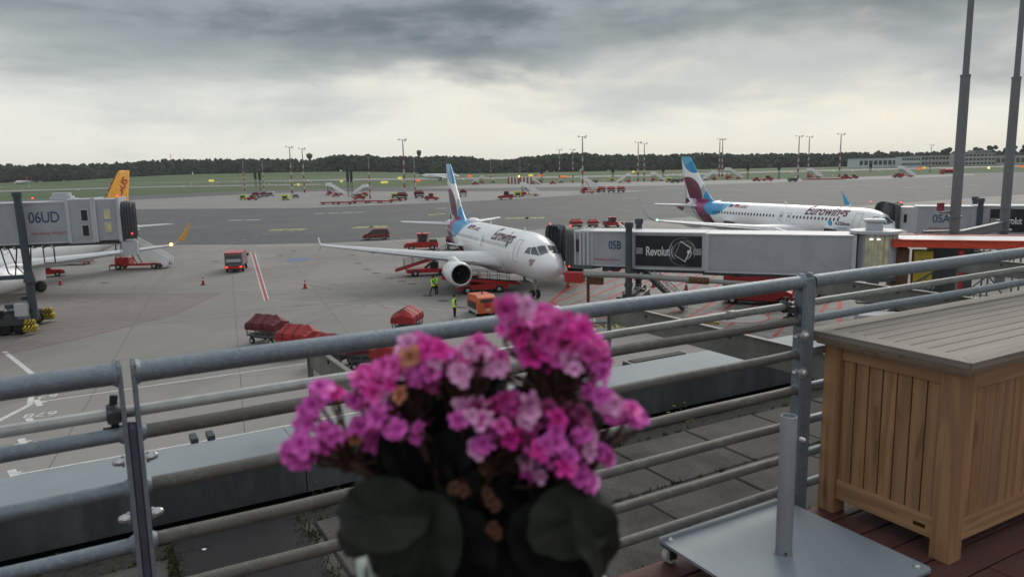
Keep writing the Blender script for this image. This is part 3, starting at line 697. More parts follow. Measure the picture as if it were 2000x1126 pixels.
def livery_ew(L, name):
    m = bpy.data.materials.new(name); m.use_nodes = True; t = m.node_tree; b = t.nodes['Principled BSDF']
    tc = t.nodes.new('ShaderNodeTexCoord'); sx = t.nodes.new('ShaderNodeSeparateXYZ'); t.links.new(tc.outputs['Object'], sx.inputs[0])
    s = N(t, sx.outputs[0]) * -1 + (37.57 - L); z = N(t, sx.outputs[2])
    white, cyan, cyan2, burg, mag, grey = (.86, .875, .89), (.012, .27, .55), (.09, .42, .66), (.125, .006, .045), (.25, .012, .12), (.42, .45, .48)
    o = mixc(t, 0.0, white, white)
    nz = noise_n(t, tc.outputs['Object'], .7, 3).ss(.3, .7); o = mixc(t, nz, white, (.80, .82, .835))
    aft = s > 26.0
    onfin = z > 6.15
    # fin
    o2 = mixc(t, ell(s, z, 30.6, 8.4, 3.3, 4.2) * (s < 35.2), o, grey)
    o2 = mixc(t, ell(s, z, 36.7, 9.2, 5.0, 3.9), o2, white)
    leaf = ell(s, z, 35.2, 5.8, 3.45, 3.45) * ((s + (z * -.517)) < (36.2 - 9.2 * .517))
    o2 = mixc(t, leaf, o2, burg)
    top = ell(s, z, 33.7, 12.9, 3.1, 3.1)
    o2 = mixc(t, top, o2, cyan); o2 = mixc(t, top * (((s * .45) + z) > 27.0), o2, cyan2)
    foot = ell(s, z, 28.9, 6.0, 2.7, 2.3); o2 = mixc(t, foot * (z < 8.2), o2, cyan)
    # body bands
    c = (s - 32.0) + (z * -1 + 6.3) * .98
    band = (c.abs() < 1.45)
    o3 = mixc(t, (c > 1.45) * (c < 2.4), o, grey)
    o3 = mixc(t, band, o3, burg); o3 = mixc(t, band * ell(s, z, 31.3, 5.8, 1.7, 1.5), o3, mag)
    o3 = mixc(t, ell(s, z, 36.9, 5.3, 2.4, 1.2), o3, burg)
    cy = ell(s, z, 27.9, 6.0, 2.35, 2.1) * ell(s, z, 30.0, 7.6, 3.0, 3.4).inv()
    cyb = ell(s, z, 27.9, 6.2, 2.5, 2.1)
    o3 = mixc(t, cyb, o3, cyan2); o3 = mixc(t, cyb * ell(s, z, 29.4, 4.9, 3.0, 2.3), o3, cyan)
    o4 = mixc(t, onfin, o3, o2)
    t.links.new(o4.s, b.inputs['Base Color']); b.inputs['Roughness'].default_value = .34; b.inputs['Coat Weight'].default_value = .35; b.inputs['Coat Roughness'].default_value = .12
    return m
def wing_surf(b, secs, n=10):                              # secs: (le_x, te_x, y, z, thick)
    rg = []
    for le, te, y, z, th, vert in secs:
        c = le - te; ring = []
        up = [(0, 0), (.03, .42), (.12, .8), (.3, 1.0), (.6, .72), (.85, .3), (1, .02)]; lo = [(.85, -.12), (.6, -.34), (.3, -.55), (.12, -.45), (.03, -.28)]
        for u, v in up + lo:
            d = v * th * c
            if vert == 2: ring.append((le - u * c, y + d, z))
            else: ring.append((le - u * c, y - d * vert * (1 if y > 0 else -1), z + d * (1 - vert * .8)))
        rg.append(ring)
    return b.loft(rg)
def patch(b, fn, u0, u1, v0, v1, nu=3, nv=3):
    vs = [fn(u0 + (u1 - u0) * i / nu, v0 + (v1 - v0) * j / nv) for j in range(nv + 1) for i in range(nu + 1)]
    b.add(vs, [(j * (nu + 1) + i, j * (nu + 1) + i + 1, (j + 1) * (nu + 1) + i + 1, (j + 1) * (nu + 1) + i) for j in range(nv) for i in range(nu)], True)
def outline(b, L, s0, s1, z0, z1, side, wd=.035, slope=0):
    for (a, c) in (((s0, z0), (s1, z0)), ((s1, z0), (s1, z1)), ((s1, z1), (s0, z1)), ((s0, z1), (s0, z0))):
        n = 6; pts = [fus_at(a[0] + (c[0] - a[0]) * i / n, a[1] + (c[1] - a[1]) * i / n, L, side, .012) for i in range(n + 1)]
        b.tube(pts, wd * .5, 4)
def fan_engine(root, y, s0, z, m_nac, mt_logo=None, rear=False):
    ex = thing('engine', (-s0, y, z)); ex.parent = root; ex.scale = (1, .92, .92)
    b = MB(); b.lathe([(1.0, -.02), (1.08, .02), (1.18, -.15), (1.25, -.7), (1.24, -1.7), (1.12, -2.7), (.92, -3.5), (.88, -3.5), (.86, -3.2)], n=32, axis='x'); b.build('nacelle', m_nac, ex)
    b = MB(); b.lathe([(1.09, -.13), (1.10, -.03), (1.055, .05), (.99, .03), (.955, -.08), (.95, -.3)], n=32, axis='x'); b.build('inlet_lip', M['chrome'], ex)
    b = MB(); b.lathe([(.955, -.1), (.94, -.5), (.93, -1.0), (.2, -1.02)], n=32, axis='x'); b.build('inlet_duct', M['dark_metal'], ex)
    b = MB()
    for i in range(24):
        a = 2 * PI * i / 24; a2 = a + .16; r0, r1 = .25, .92
        b.add([(-.80, r0 * math.cos(a), r0 * math.sin(a)), (-.92, r0 * math.cos(a2 + .1), r0 * math.sin(a2 + .1)), (-.86, r1 * math.cos(a2 + .02), r1 * math.sin(a2 + .02)), (-.74, r1 * math.cos(a + .02), r1 * math.sin(a + .02))], [(0, 1, 2, 3)])
    b.build('fan_blades', M['fan'], ex)
    b = MB(); b.lathe([(.01, -.42), (.12, -.55), (.24, -.8), (.26, -.95)], n=16, axis='x'); b.build('spinner', M['dark_metal'], ex)
    b = MB(); b.lathe([(.62, -3.1), (.6, -3.8), (.46, -4.4), (.42, -4.3)], n=20, axis='x'); b.lathe([(.34, -4.0), (.2, -4.6), (.03, -5.0)], n=14, axis='x'); b.build('exhaust', M['steel'], ex)
    b = MB(); sy = -.16; b.loft([[(-.9, sy, 1.1), (-.9, -sy, 1.1), (-.9, -sy, 1.25), (-.9, sy, 1.25)], [(-2.6, sy * 1.4, 1.0), (-2.6, -sy * 1.4, 1.0), (-2.6, -sy * 1.4, 1.55), (-2.6, sy * 1.4, 1.55)], [(-4.6, sy, .6), (-4.6, -sy, .6), (-4.6, -sy, 1.3), (-4.6, sy, 1.3)]]); b.build('pylon', m_nac, ex)
    b = MB(); b.loft([[(-.95, -1.12 * 0 - (1 if y < 0 else -1) * -.78 + 0, .88), (-1.8, (1 if y < 0 else -1) * .82, .92), (-1.8, (1 if y < 0 else -1) * 1.1, 1.25), (-1.5, (1 if y < 0 else -1) * 1.05, 1.2)]] * 2, caps=False) if 0 else b.box(-2, -1.9, 0, .01, 1.2, 1.25); b.build('strake', m_nac, ex)
    return ex
mat('fan', (.10, .10, .11), .35, .8)
mat('window_pale', (.36, .37, .38), .5); mat('cockpit_glass', (.10, .125, .14), .12, var=.3, scale=1.2)
def airliner(kind, pose, label, m_body, sharklet=False, wing_s=0, windows_m='glass_dark', winglet_mat=None, detail=True, m_fin=None, category='airliner', winglet_h=2.3, rot=True):
    L = {'short': 33.84, 'mid': 37.57, 'long': 44.5}[kind]; ws = {'short': -1.5, 'mid': 0, 'long': 4.3}[kind]
    root = thing('airliner', (pose[0], pose[1], 0), pose[2], label, category, 'airliners on the airfield')
    # body
    st = [0, .03, .08, .16, .28, .42, .6, .8, 1.05, 1.3, 1.6, 1.8, 1.95, 2.1, 2.3, 2.5, 2.7, 2.95, 3.3, 3.7, 4.2, 4.8, 5.5, 6.5, 8, 10, 12, 14, 16, 18, 20]
    st = [q for q in st if q < L - 13.5] + [L - 13 + i * .5 for i in range(26)] + [L - .2, L]
    nseg = 48; b = MB(); b.loft([[fus_pt(s, 2 * PI * k / nseg, L) for k in range(nseg)] for s in st]); b.build('fuselage', m_body, root)
    # belly fairing
    b = MB(); c0 = 15.6 + ws; rg = []
    for s, hw, zb in ((-5.6, .8, -1.98), (-4.6, 1.55, -2.14), (-3, 2.05, -2.34), (0, 2.2, -2.42), (3, 2.15, -2.4), (4.8, 1.75, -2.22), (6, 1.0, -2.02)):
        rg.append([(-(c0 + s), hw * math.cos(q), CL + zb + (1.45 * (1 - math.sin(-q)) * .85 if math.sin(q) > -1 else 0)) for q in [PI + PI * i / 14 for i in range(15)]] + [(-(c0 + s), .0, CL - .6)])
    b.loft(rg); b.build('belly_fairing', m_body if 0 else M['white_paint'], root)
    # wings
    for sd, nm in ((-1, 'wing'), (1, 'wing')):
        r0 = 11.2 + ws; w_ = MB()
        secs = [(-(r0 - .6), -(18.9 + ws), sd * 1.2, 2.6, .15, 0), (-(r0 + .5), -(18.9 + ws), sd * 2.2, 2.68, .14, 0), (-(r0 + 3.0), -(18.9 + ws), sd * 6.4, 3.15, .12, 0), (-(r0 + 6.2), -(20.5 + ws), sd * 11.8, 3.75, .11, 0), (-(r0 + 9.15), -(21.85 + ws), sd * 16.9, 4.38, .10, 0)]
        if sharklet:
            e = r0 + 9.15; te = 21.85 + ws
            secs += [(-(e + .35), -(te + .1), sd * 17.3, 4.50, .10, .3), (-(e + .8), -(te + .3), sd * 17.6, 4.85, .09, .7), (-(e + 1.4), -(te + .6), sd * 17.78, 5.5, .08, .9), (-(e + 2.5), -(te + 1.15), sd * 17.95, 6.6, .07, .95), (-(e + 2.95), -(te + 1.35), sd * 18.0, 6.95, .06, .95)]
        wing_surf(w_, secs if not sharklet else secs[:7])
        wo = w_.build(nm, M['wing_grey'], root)
        if sharklet:
            q = MB(); wing_surf(q, secs[6:]); q.build('winglet', (winglet_mat or {}).get(sd, M['wing_grey']), wo)
        else:
            q = MB(); x0 = -(r0 + 9.0)
            q.prism([(x0, 4.45), (x0 - 1.5, 4.3), (x0 - 2.1, 5.05), (x0 - 1.75, 5.05)], sd * 16.95 - .04, sd * 16.95 + .04); q.prism([(x0, 4.3), (x0 - 1.5, 4.25), (x0 - 1.9, 3.75), (x0 - 1.6, 3.75)], sd * 16.95 - .04, sd * 16.95 + .04)
            q.build('wingtip_fence', M['wing_grey'], wo)
        if detail:
            q = MB()                                        # slats drawn as a thin bright leading edge, flap gaps and flap track fairings
            pts = [(-(r0 + 1.2) + .03, sd * 3.2, 2.82), (-(r0 + 3.0) + .04, sd * 6.4, 3.16), (-(r0 + 9.0) + .04, sd * 16.6, 4.35)]
            q.tube(pts, [.10, .085, .05], 6); q.build('leading_edge', M['chrome_dull'], wo)
            for yy in (4.2, 8.2, 12.0):
                q = MB(); k = (yy - 6.4) / 5.4; xt = -(18.9 + ws) - max(0, k) * 1.6; z = 2.95 + (yy - 4.2) * .115
                q.ball((xt + .3, sd * yy, z - .22), (1.7, .18, .26), 10, 6); q.build('flap_track_fairing', M['wing_grey'], wo)
            q = MB()
            for (y0, z0, y1, z1, x0, x1) in ((2.4, 2.86, 6.3, 3.3, -(17.3 + ws), -(17.5 + ws)), (6.6, 3.33, 12.4, 3.98, -(17.7 + ws), -(19.6 + ws)), (12.8, 4.0, 16.3, 4.42, -(19.6 + ws), -(20.9 + ws))):
                q.bar((x0, sd * y0, z0), (x1, sd * y1, z1), .04, .03)
            q.build('flap_gap', M['door_line'], wo)
    # tail
    b = MB(); q = L
    wing_surf(b, [(-(q - 9.2), -(q - 1.9), 0, 5.4, .07, 2), (-(q - 7.6), -(q - 1.9), 0, 6.1, .09, 2), (-(q - 6.6), -(q - 1.75), 0, 7.0, .095, 2), (-(q - 2.95), -(q - .85), 0, 11.9, .09, 2), (-(q - 2.6), -(q - .9), 0, 12.15, .04, 2)])
    b.build('tail_fin', m_fin or m_body, root)
    for sd in (-1, 1):
        b = MB(); wing_surf(b, [(-(L - 6.3), -(L - 2.6), sd * .5, 5.05, .10, 0), (-(L - 5.6), -(L - 2.4), sd * 1.3, 5.12, .10, 0), (-(L - 2.75), -(L - 1.35), sd * 6.2, 5.48, .09, 0)]); b.build('tailplane', M['wing_grey'], root)
    # engines
    for sd in (-1, 1): fan_engine(root, sd * 5.75, 10.2 + ws, 2.05, M['white_paint'])
    # landing gear
    g = thing('nose_gear', (-5.07, 0, 0)); g.parent = root
    for y in (-.27, .27):
        b = MB(); b.lathe([(.2, -.1), (.36, -.11), (.39, -.06), (.39, .06), (.36, .11), (.2, .1)], (0, y, .39), 20, 'y', caps=True); b.build('wheel', M['black_rubber'], g)
        b = MB(); b.cyl((0, y * 1.44, .39), (0, y * .6, .39), .18, n=12); b.build('rim', M['steel'], g)
    b = MB(); b.cyl((0, 0, .4), (0, 0, 2.0), .09, n=8); b.cyl((0, -.27, .39), (0, .27, .39), .07); b.bar((0, 0, 1.1), (.7, 0, 2.0), .06, .06); b.box(-.1, .12, -.18, .18, 1.0, 1.25); b.build('strut', M['steel'], g)
    for y in (-.42, .42): b = MB(); b.box(-1.2, .6, y - .02, y + .02, 1.55, 2.1); b.build('gear_door', M['white_paint'], g)
    b = MB(); b.ball((.14, -.13, 1.45), .09, 8, 6); b.ball((.14, .13, 1.45), .09, 8, 6); b.build('landing_light', M['chrome'], g)
    for sd in (-1, 1):
        g = thing('main_gear', (-(17.2 + ws), sd * 3.8, 0)); g.parent = root
        for y in (-.45, .45):
            b = MB(); b.lathe([(.25, -.18), (.52, -.2), (.58, -.12), (.58, .12), (.52, .2), (.25, .18)], (0, y, .58), 24, 'y', caps=True); b.build('wheel', M['black_rubber'], g)
        b = MB(); b.cyl((0, 0, .58), (0, -sd * .1, 2.9), .13, n=10); b.cyl((0, -.45, .58), (0, .45, .58), .1); b.bar((0, 0, 1.4), (0, -sd * 1.5, 2.6), .1, .1); b.build('strut', M['steel'], g)
        b = MB(); b.box(-.9, .9, sd * .28 - .02, sd * .28 + .02, 1.2, 2.9); b.build('gear_door', M['white_paint'], g)
    # cockpit glazing (six panes): quads given by (s, z) corners
    for sd in (-1, 1):
        for quad in (((1.62, 4.47, .12), (1.72, 4.40, .95), (2.62, 5.0, .88), (2.46, 5.07, .12)), ((1.76, 4.38, 1.02), (2.55, 4.33, 1.46), (2.95, 4.92, 1.22), (2.67, 4.98, .94)), ((2.63, 4.33, 1.50), (3.42, 4.36, 1.72), (3.30, 4.9, 1.42), (3.03, 4.92, 1.26))):
            b = MB(); C4 = []
            for s, z, y in quad:
                # push the corner on to the skin along the lateral/vertical direction from the axis
                zt, zb, hw = fus_prof(s, L); cz = CL + (zt + zb) / 2; hz = (zt - zb) / 2
                k = 1 / math.sqrt((y / hw) ** 2 + ((z - cz) / hz) ** 2); C4.append((s, y / hw * k, (z - cz) / hz * k))
            n = 6; vs = []
            for j in range(n + 1):
                for i in range(n + 1):
                    u, v = i / n, j / n
                    e = [(1 - u) * (1 - v) * C4[0][c] + u * (1 - v) * C4[1][c] + u * v * C4[2][c] + (1 - u) * v * C4[3][c] for c in range(3)]
                    zt, zb, hw = fus_prof(e[0], L); cz = CL + (zt + zb) / 2; hz = (zt - zb) / 2; nn = math.hypot(e[1], e[2])
                    vs.append((-e[0] + .006, sd * (hw + .014) * e[1] / nn, cz + (hz + .014) * e[2] / nn))
            b.add(vs, [(j * (n + 1) + i, j * (n + 1) + i + 1, (j + 1) * (n + 1) + i + 1, (j + 1) * (n + 1) + i) for j in range(n) for i in range(n)], True)
            b.build('cockpit_window', M['cockpit_glass'], root)
    # cabin windows: one joined part per side
    for sd in (-1, 1):
        b = MB(); s = 7.4
        while s < L - 9.6:
            mid_door = {'mid': (14.2, 16.6), 'short': (14.0, 15.2), 'long': (14.9, 16.1)}[kind]
            if not (mid_door[0] < s < mid_door[1]):
                vs = [fus_at(s + .125 * math.cos(q), 4.52 + .19 * math.sin(q), L, sd, .014) for q in [2 * PI * i / 10 for i in range(10)]]
                b.add(vs, [tuple(range(10))])
            s += .533
        tag(b.build('cabin_windows', M[windows_m], root), kind='stuff')
        b = MB(); outline(b, L, 4.55, 5.4, 3.45, 5.3, sd); b.build('front_door_frame', M['door_line'], root)
        b = MB(); outline(b, L, L - 8.6, L - 7.8, 3.65, 5.45, sd); b.build('rear_door_frame', M['door_line'], root)
        exits = {'mid': (14.55, 15.75), 'short': (14.3,), 'long': (14.9, 27)}[kind]
        for e in exits:
            b = MB(); outline(b, L, e - .28, e + .28, 4.0, 4.95, sd); b.build('overwing_exit', M['door_line'], root)
            b = MB(); b.add([fus_at(e + .12 * math.cos(q), 4.55 + .18 * math.sin(q), L, sd, .016) for q in [2 * PI * i / 10 for i in range(10)]], [tuple(range(10))]); b.build('exit_window', M[windows_m], root)
    # antennas
    for s, h in ((7.0, .35), (16.5, .45), (L - 11.5, .35)):
        b = MB(); z = CL + 2.06; b.prism([(-s, z), (-s - .35, z), (-s - .45, z + h), (-s - .28, z + h)], -.02, .02); b.build('antenna', M['white_paint'], root)
    b = MB(); b.ball((-L + .1, 0, CL + 1.2), .17, 8, 6); b.build('tail_exhaust', M['dark_metal'], root)
    return root, L
mat('wing_grey', (.60, .62, .64), .42, var=.05, scale=1.5); mat('chrome_dull', (.62, .64, .66), .3, .7, var=.05)
def side_text(txt, size, s_left, z0, L, side, m, root, squash=1, **k):
    # s_left: station of the lettering's left end as read from that side
    def f(x, y):
        s = s_left - x * squash if side == -1 else s_left + x * squash
        return fus_at(s, z0 + y, L, side, .02)
    import bmesh
    vs, fs = text_geo(txt, size, **k)
    bm = bmesh.new(); bv = [bm.verts.new(v) for v in vs]
    for q in fs:
        try: bm.faces.new([bv[i] for i in q])
        except ValueError: pass
    y = -.4
    while y < size:
        bmesh.ops.bisect_plane(bm, geom=bm.verts[:] + bm.edges[:] + bm.faces[:], plane_co=(0, y, 0), plane_no=(0, 1, 0)); y += .12
    bm.verts.index_update(); b = MB(); b.add([f(v.co.x, v.co.y) for v in bm.verts], [[v.index for v in q.verts] for q in bm.faces]); bm.free()
    return b.build('lettering', m, root)
def flags(root, L, s0, side, z=5.28):
    for k, cols in enumerate((('sign_blue',), ('paint_black', 'text_red', 'fin_yellow'))):
        for j, c in enumerate(cols):
            h = .36 / len(cols); zz = z + .36 - (j + 1) * h; ss = s0 - k * .95
            b = MB(); patch(b, lambda u, v: fus_at(u, v, L, side, .02), ss, ss - .72, zz, zz + h - .005, 3, 2)
            b.build('flag', M[c], root)
def hold_door(root, L, s0, s1, side=-1):
    b = MB(); patch(b, lambda u, v: fus_at(u, v, L, side, .018), s0, s1, 2.2, 3.35, 6, 5); b.build('hold_opening', M['paint_black'], root)
    b = MB(); a = fus_at(s0, 3.4, L, side, .0); y1 = a.y + side * 1.35
    b.loft([[(-s0, a.y, 3.40), (-s1, a.y, 3.40), (-s1, a.y, 3.46), (-s0, a.y, 3.46)], [(-s0, y1, 3.62), (-s1, y1, 3.62), (-s1, y1, 3.68), (-s0, y1, 3.68)]], smooth=False); b.build('hold_door', M['white_paint'], root)

EW = livery_ew(33.84, 'airliner_livery')
P1 = (3.85, 61.87, -1.2124); P2 = (44.24, 83.83, -1.0911); P3 = (-55.8, 60.0, -1.793)
a1, L1 = airliner('short', P1, 'white airliner with blue and burgundy tail, nose towards the camera, middle of the apron', EW, windows_m='window_pale')
side_text('Eurowings', 1.35, 12.1, 4.86, L1, -1, M['lettering_burgundy'], a1, squash=.98, shear=.25, bold=.02)
side_text('D-AGWZ', .42, 18.6, 5.25, L1, -1, M['lettering_burgundy'], a1, bold=.004)
flags(a1, L1, 20.6, -1)
b = MB(); b.ball((-(L1 - 11.2), 0, CL + 2.12), (1.35, .6, .34), 16, 8); b.build('satcom_dome', M['white_paint'], a1)
def ew_logo(root, L, s, z, side=-1):
    for i, c in enumerate((('sign_blue',), ('lettering_burgundy',), ('text_red',))):
        b = MB(); k = i * .24
        patch(b, lambda u, v: fus_at(s - k - u * .13 - (v - z) * .55, v, L, side, .02), 0, 1, z + (.3 if i == 0 else 0), z + .55, 2, 4); b.build('logo_stroke', M[c[0]], root)
ew_logo(a1, L1, 2.75, 3.35)
hold_door(a1, L1, L1 - 13.2, L1 - 11.4)
EW2 = livery_ew(37.57, 'airliner_livery_rear')
mat('winglet_blue', (.03, .36, .62), .4)
a2, L2 = airliner('mid', P2, 'white airliner with blue and burgundy tail parked behind the grey passenger bridge on the right', EW2, sharklet=True, winglet_mat={1: M['winglet_blue'], -1: M['wing_grey']})
side_text('Eurowings', 1.42, 12.4, 4.90, L2, -1, M['lettering_burgundy'], a2, shear=.25, bold=.025)
side_text('D-AENE', .46, 23.7, 5.22, L2, -1, M['lettering_burgundy'], a2, bold=.004)
side_text('A320neo', .55, 7.7, 3.92, L2, -1, M['lettering_burgundy'], a2, bold=.012)
side_text('15% LESS CO2', .3, 7.9, 3.5, L2, -1, M['winglet_blue'], a2)
b = MB(); b.add([fus_at(8.35 + .3 * math.cos(q) + .12 * math.sin(q), 4.1 + .34 * math.sin(q), L2, -1, .02) for q in [2 * PI * i / 12 for i in range(12)]], [tuple(range(12))]); b.build('leaf_emblem', M['winglet_blue'], a2)
a2.scale = (1.045,) * 3; flags(a2, L2, 25.4, -1); hold_door(a2, L2, 25.6, 23.6); hold_door(a2, L2, 9.2, 7.4)
def cockpit_mask(root, L):                                  # black surround of the windscreen
    for sd in (-1, 1):
        b = MB(); b.tube([fus_at(s, z, L, sd, -.01) for s, z in ((1.62, 4.42), (2.6, 4.27), (3.5, 4.30), (3.62, 4.6), (3.3, 4.97), (2.9, 5.0))], .05, 5); b.build('windscreen_surround', M['paint_black'], root)
cockpit_mask(a2, L2)
# third airliner, partly hidden by the left bridge
def livery_y():
    m = mat('white_fuselage', (.82, .84, .86), .35, var=.03, scale=.6, coat=.3); return m
LY = livery_y()
a3, L3 = airliner('mid', P3, 'white airliner with an orange yellow tail fin behind the grey bridge at the left edge', LY, sharklet=True, winglet_mat={1: M['fin_yellow'], -1: M['fin_yellow']}, m_fin=M['fin_yellow'])
vs, fs = text_geo('PEGASUS', 1.35, bold=.03)
b = MB(); an = R(52)                                        # fin lettering runs up the fin
for sd in (1, -1):
    o = (-(L3 - 4.9), 6.6) if sd == 1 else (-(L3 - 2.4), 10.9)
    pts = []
    for v in vs:
        x, y = v.x, v.y
        if sd == 1: px_, pz_ = o[0] - (x * math.cos(an) - y * math.sin(an)) + 0, o[1] + x * math.sin(an) + y * math.cos(an)
        else: px_, pz_ = o[0] + (x * math.cos(-an) - y * math.sin(-an)), o[1] + x * math.sin(-an) + y * math.cos(-an)
        pts.append((px_, sd * .27, pz_))
    b = MB(); b.add(pts, fs); b.build('fin_lettering', M['text_red'], a3)
side_text('TC-NCV', .5, L3 - 12.5, 4.9, L3, 1, M['door_line'], a3)
# taxiing airliner far beyond, and one at the far left edge
mat('fin_navy', (.012, .018, .06), .4)
W0 = AT(897, 346, 745); A4 = (W0.x, 745, -.12)
a4, L4 = airliner('mid', A4, 'small white airliner with navy tail taxiing on the far field behind the near tail fin', M['white_fuselage'], sharklet=True, m_fin=M['fin_navy'], detail=False)
W1 = AT(22, 352, 1150); a4.scale = (1.12,) * 3; a5, L5 = airliner('mid', (W1.x + 6, 1150, 2.6), 'tiny distant airliner on the far left edge of the field', M['white_fuselage'], detail=False, m_fin=M['text_red'])
for o, bits in ((a3, [((-20.6, 17.2, 4.55), 'lamp_amber'), ((-20, 0, CL + 2.15), 'lamp_red')]), (a2, [((-20.6, -17.2, 4.55), 'lamp_green')])):
    for c, m in bits:
        if m not in M: mat('lamp_green', (.1, .8, .3), .5, emit=(.3, 1, .5, 5))
        b = MB(); b.ball(c, .09 if m != 'lamp_amber' else .16, 8, 6); b.build('position_light', M[m], o)
# ---------------------------------------------------------------- vehicles (x forward, ground at z = 0)
def wheels(root, xs, hw, r=.32, wd=.2):
    for x in xs:
        for sd in (-1, 1):
            b = MB(); y = sd * (hw - wd / 2); b.lathe([(r * .5, -wd / 2), (r * .9, -wd / 2), (r, -wd * .3), (r, wd * .3), (r * .9, wd / 2), (r * .5, wd / 2)], (x, y, r), 16, 'y', caps=True)
            wo = b.build('wheel', M['black_rubber'], root)
            b = MB(); b.cyl((x, y - wd * .52, r), (x, y + wd * .52, r), r * .5, n=10); b.build('rim', M['steel'], wo)
def lamps(root, x, hw, z, m, name, sz=(.05, .22, .12)):
    for sd in (-1, 1): b = MB(); b.cbox((x, sd * hw, z), sz); b.build(name, M[m], root)
def shell(poly, w, ch, m, name, root, tuck=None):
    # side outline with sides that lean in towards the top (tumblehome)
    b = MB(); z0 = min(p[1] for p in poly); z1 = max(p[1] for p in poly)
    def ring(y, k, ins):
        cx = sum(p[0] for p in poly) / len(poly); cz = sum(p[1] for p in poly) / len(poly)
        o = []
        for x, z in poly:
            xx = cx + (x - cx) * (1 - ins * .06); zz = cz + (z - cz) * (1 - ins * .05); q = max(0, (z - (z0 + (z1 - z0) * .5)) / ((z1 - z0) * .5)) if tuck else 0
            o.append((xx, y * (1 - (tuck or 0) * q), zz))
        return o
    b.loft([ring(-w / 2 + ch * .2, 0, 1), ring(-w / 2 + ch * .3, 0, .5), ring(-w / 2, 0, 0), ring(w / 2, 0, 0), ring(w / 2 - ch * .3, 0, .5), ring(w / 2 - ch * .2, 0, 1)], smooth=False)
    return b.build(name, M[m], root, bevel=.02)
def van(m, label, L_=4.5, W=1.85, H=1.85, hood=True, name='van', panel=False, cat='van', group=None):
    t = thing(name, (0, 0, 0), 0, label, cat, group); k = H / 1.85
    f = L_ / 2
    poly = [(-f, .35), (-f + .02, .95 * k), (-f + .22, H - .08), (-f + .5, H), (f - 2.1, H), (f - 1.75, H - .06), (f - .95, 1.12 * k), (f - .18, .92 * k), (f, .72), (f, .35)] if hood else \
           [(-f, .4), (-f + .02, 1.1), (-f + .1, H - .08), (-f + .3, H), (f - 1.6, H), (f - 1.3, H - .1), (f - .7, 1.35), (f - .1, 1.1), (f, .8), (f, .4)]
    shell(poly, W, .08, m, 'body', t, tuck=.09)
    b = MB(); b.box(-f - .03, f + .03, -W / 2 + .04, W / 2 - .04, .28, .5); b.build('bumper', M['black_rubber'], t)
    wheels(t, (-f + .85, f - .85), W / 2 + .03, .33 if H < 2.2 else .37)
    zb, zt = (1.02 * k, H - .17)
    def sidey(z): 
        z0, z1 = .35, H; q = max(0, (z - (z0 + (z1 - z0) * .5)) / ((z1 - z0) * .5)); return W / 2 * (1 - .09 * q) + .012
    def win(quad, nm='side_window'):
        for sd in (-1, 1):
            b = MB(); b.add([(x, sd * sidey(z), z) for x, z in quad], [(0, 1, 2, 3)]); b.build(nm, M['car_glass'], t)
    if hood:
        win([(f - 1.95, zb), (f - 1.12, zb), (f - 1.75, zt), (f - 2.0, zt)]); 
        if not panel: win([(f - 3.05, zb), (f - 2.07, zb), (f - 2.1, zt), (f - 3.05, zt)]); win([(-f + .3, zb), (f - 3.15, zb), (f - 3.15, zt), (-f + .42, zt)])
        ws = [(f - 1.0, 1.16 * k), (f - 1.73, H - .13)]
    else:
        win([(f - 1.6, 1.35), (f - .78, 1.35), (f - 1.3, zt), (f - 1.6, zt)])
        if not panel: win([(f - 2.9, 1.35), (f - 1.75, 1.35), (f - 1.75, zt), (f - 2.9, zt)])
        ws = [(f - .72, 1.4), (f - 1.27, H - .14)]
    b = MB(); y0, y1 = W / 2 * .88, W / 2 * .8; b.add([(ws[0][0] + .02, -y0, ws[0][1]), (ws[0][0] + .02, y0, ws[0][1]), (ws[1][0] + .03, y1, ws[1][1]), (ws[1][0] + .03, -y1, ws[1][1])], [(0, 1, 2, 3)]); b.build('windscreen', M['car_glass'], t)
    b = MB(); b.add([(-f - .008, -y0 * .95, zb), (-f - .008, y0 * .95, zb), (-f + .16, y1 * .95, zt - .02), (-f + .16, -y1 * .95, zt - .02)], [(0, 3, 2, 1)]); b.build('rear_window', M['car_glass'], t)
    lamps(t, f - .04, W / 2 - .26, .68 * (k if hood else 1), 'headlight', 'headlight', (.12, .34, .16)); lamps(t, -f, W / 2 - .14, .8, 'tail_lamp', 'tail_light', (.06, .14, .3))
    for sd in (-1, 1): b = MB(); b.cbox((f - 1.35, sd * (W / 2 + .1), zb - .02), (.12, .18, .16)); b.build('mirror', M['black_rubber'], t)
    b = MB(); b.box(f - .02, f + .035, -.45, .45, .5, .66); b.build('grille', M['dark_metal'], t)
    return t
mat('car_glass', (.03, .035, .04), .15); mat('headlight', (.6, .62, .62), .2); mat('tail_lamp', (.4, .02, .02), .3)
mat('grey_bed', (.16, .165, .17), .6, var=.15)
def put(t, px, py, ang, label, group=None, scale=1, z=0):
    o = G(px, py); place(t, (o.x, o.y, z), R(ang), label, group); t.scale = (scale,) * 3; return t
v = van('dark_red', 'x', 4.4, 1.8, 1.85); put(v, 735, 467, 187, 'dark red minivan driving left along the edge of the asphalt behind the near wing', 'red vans'); v.location.z = 0
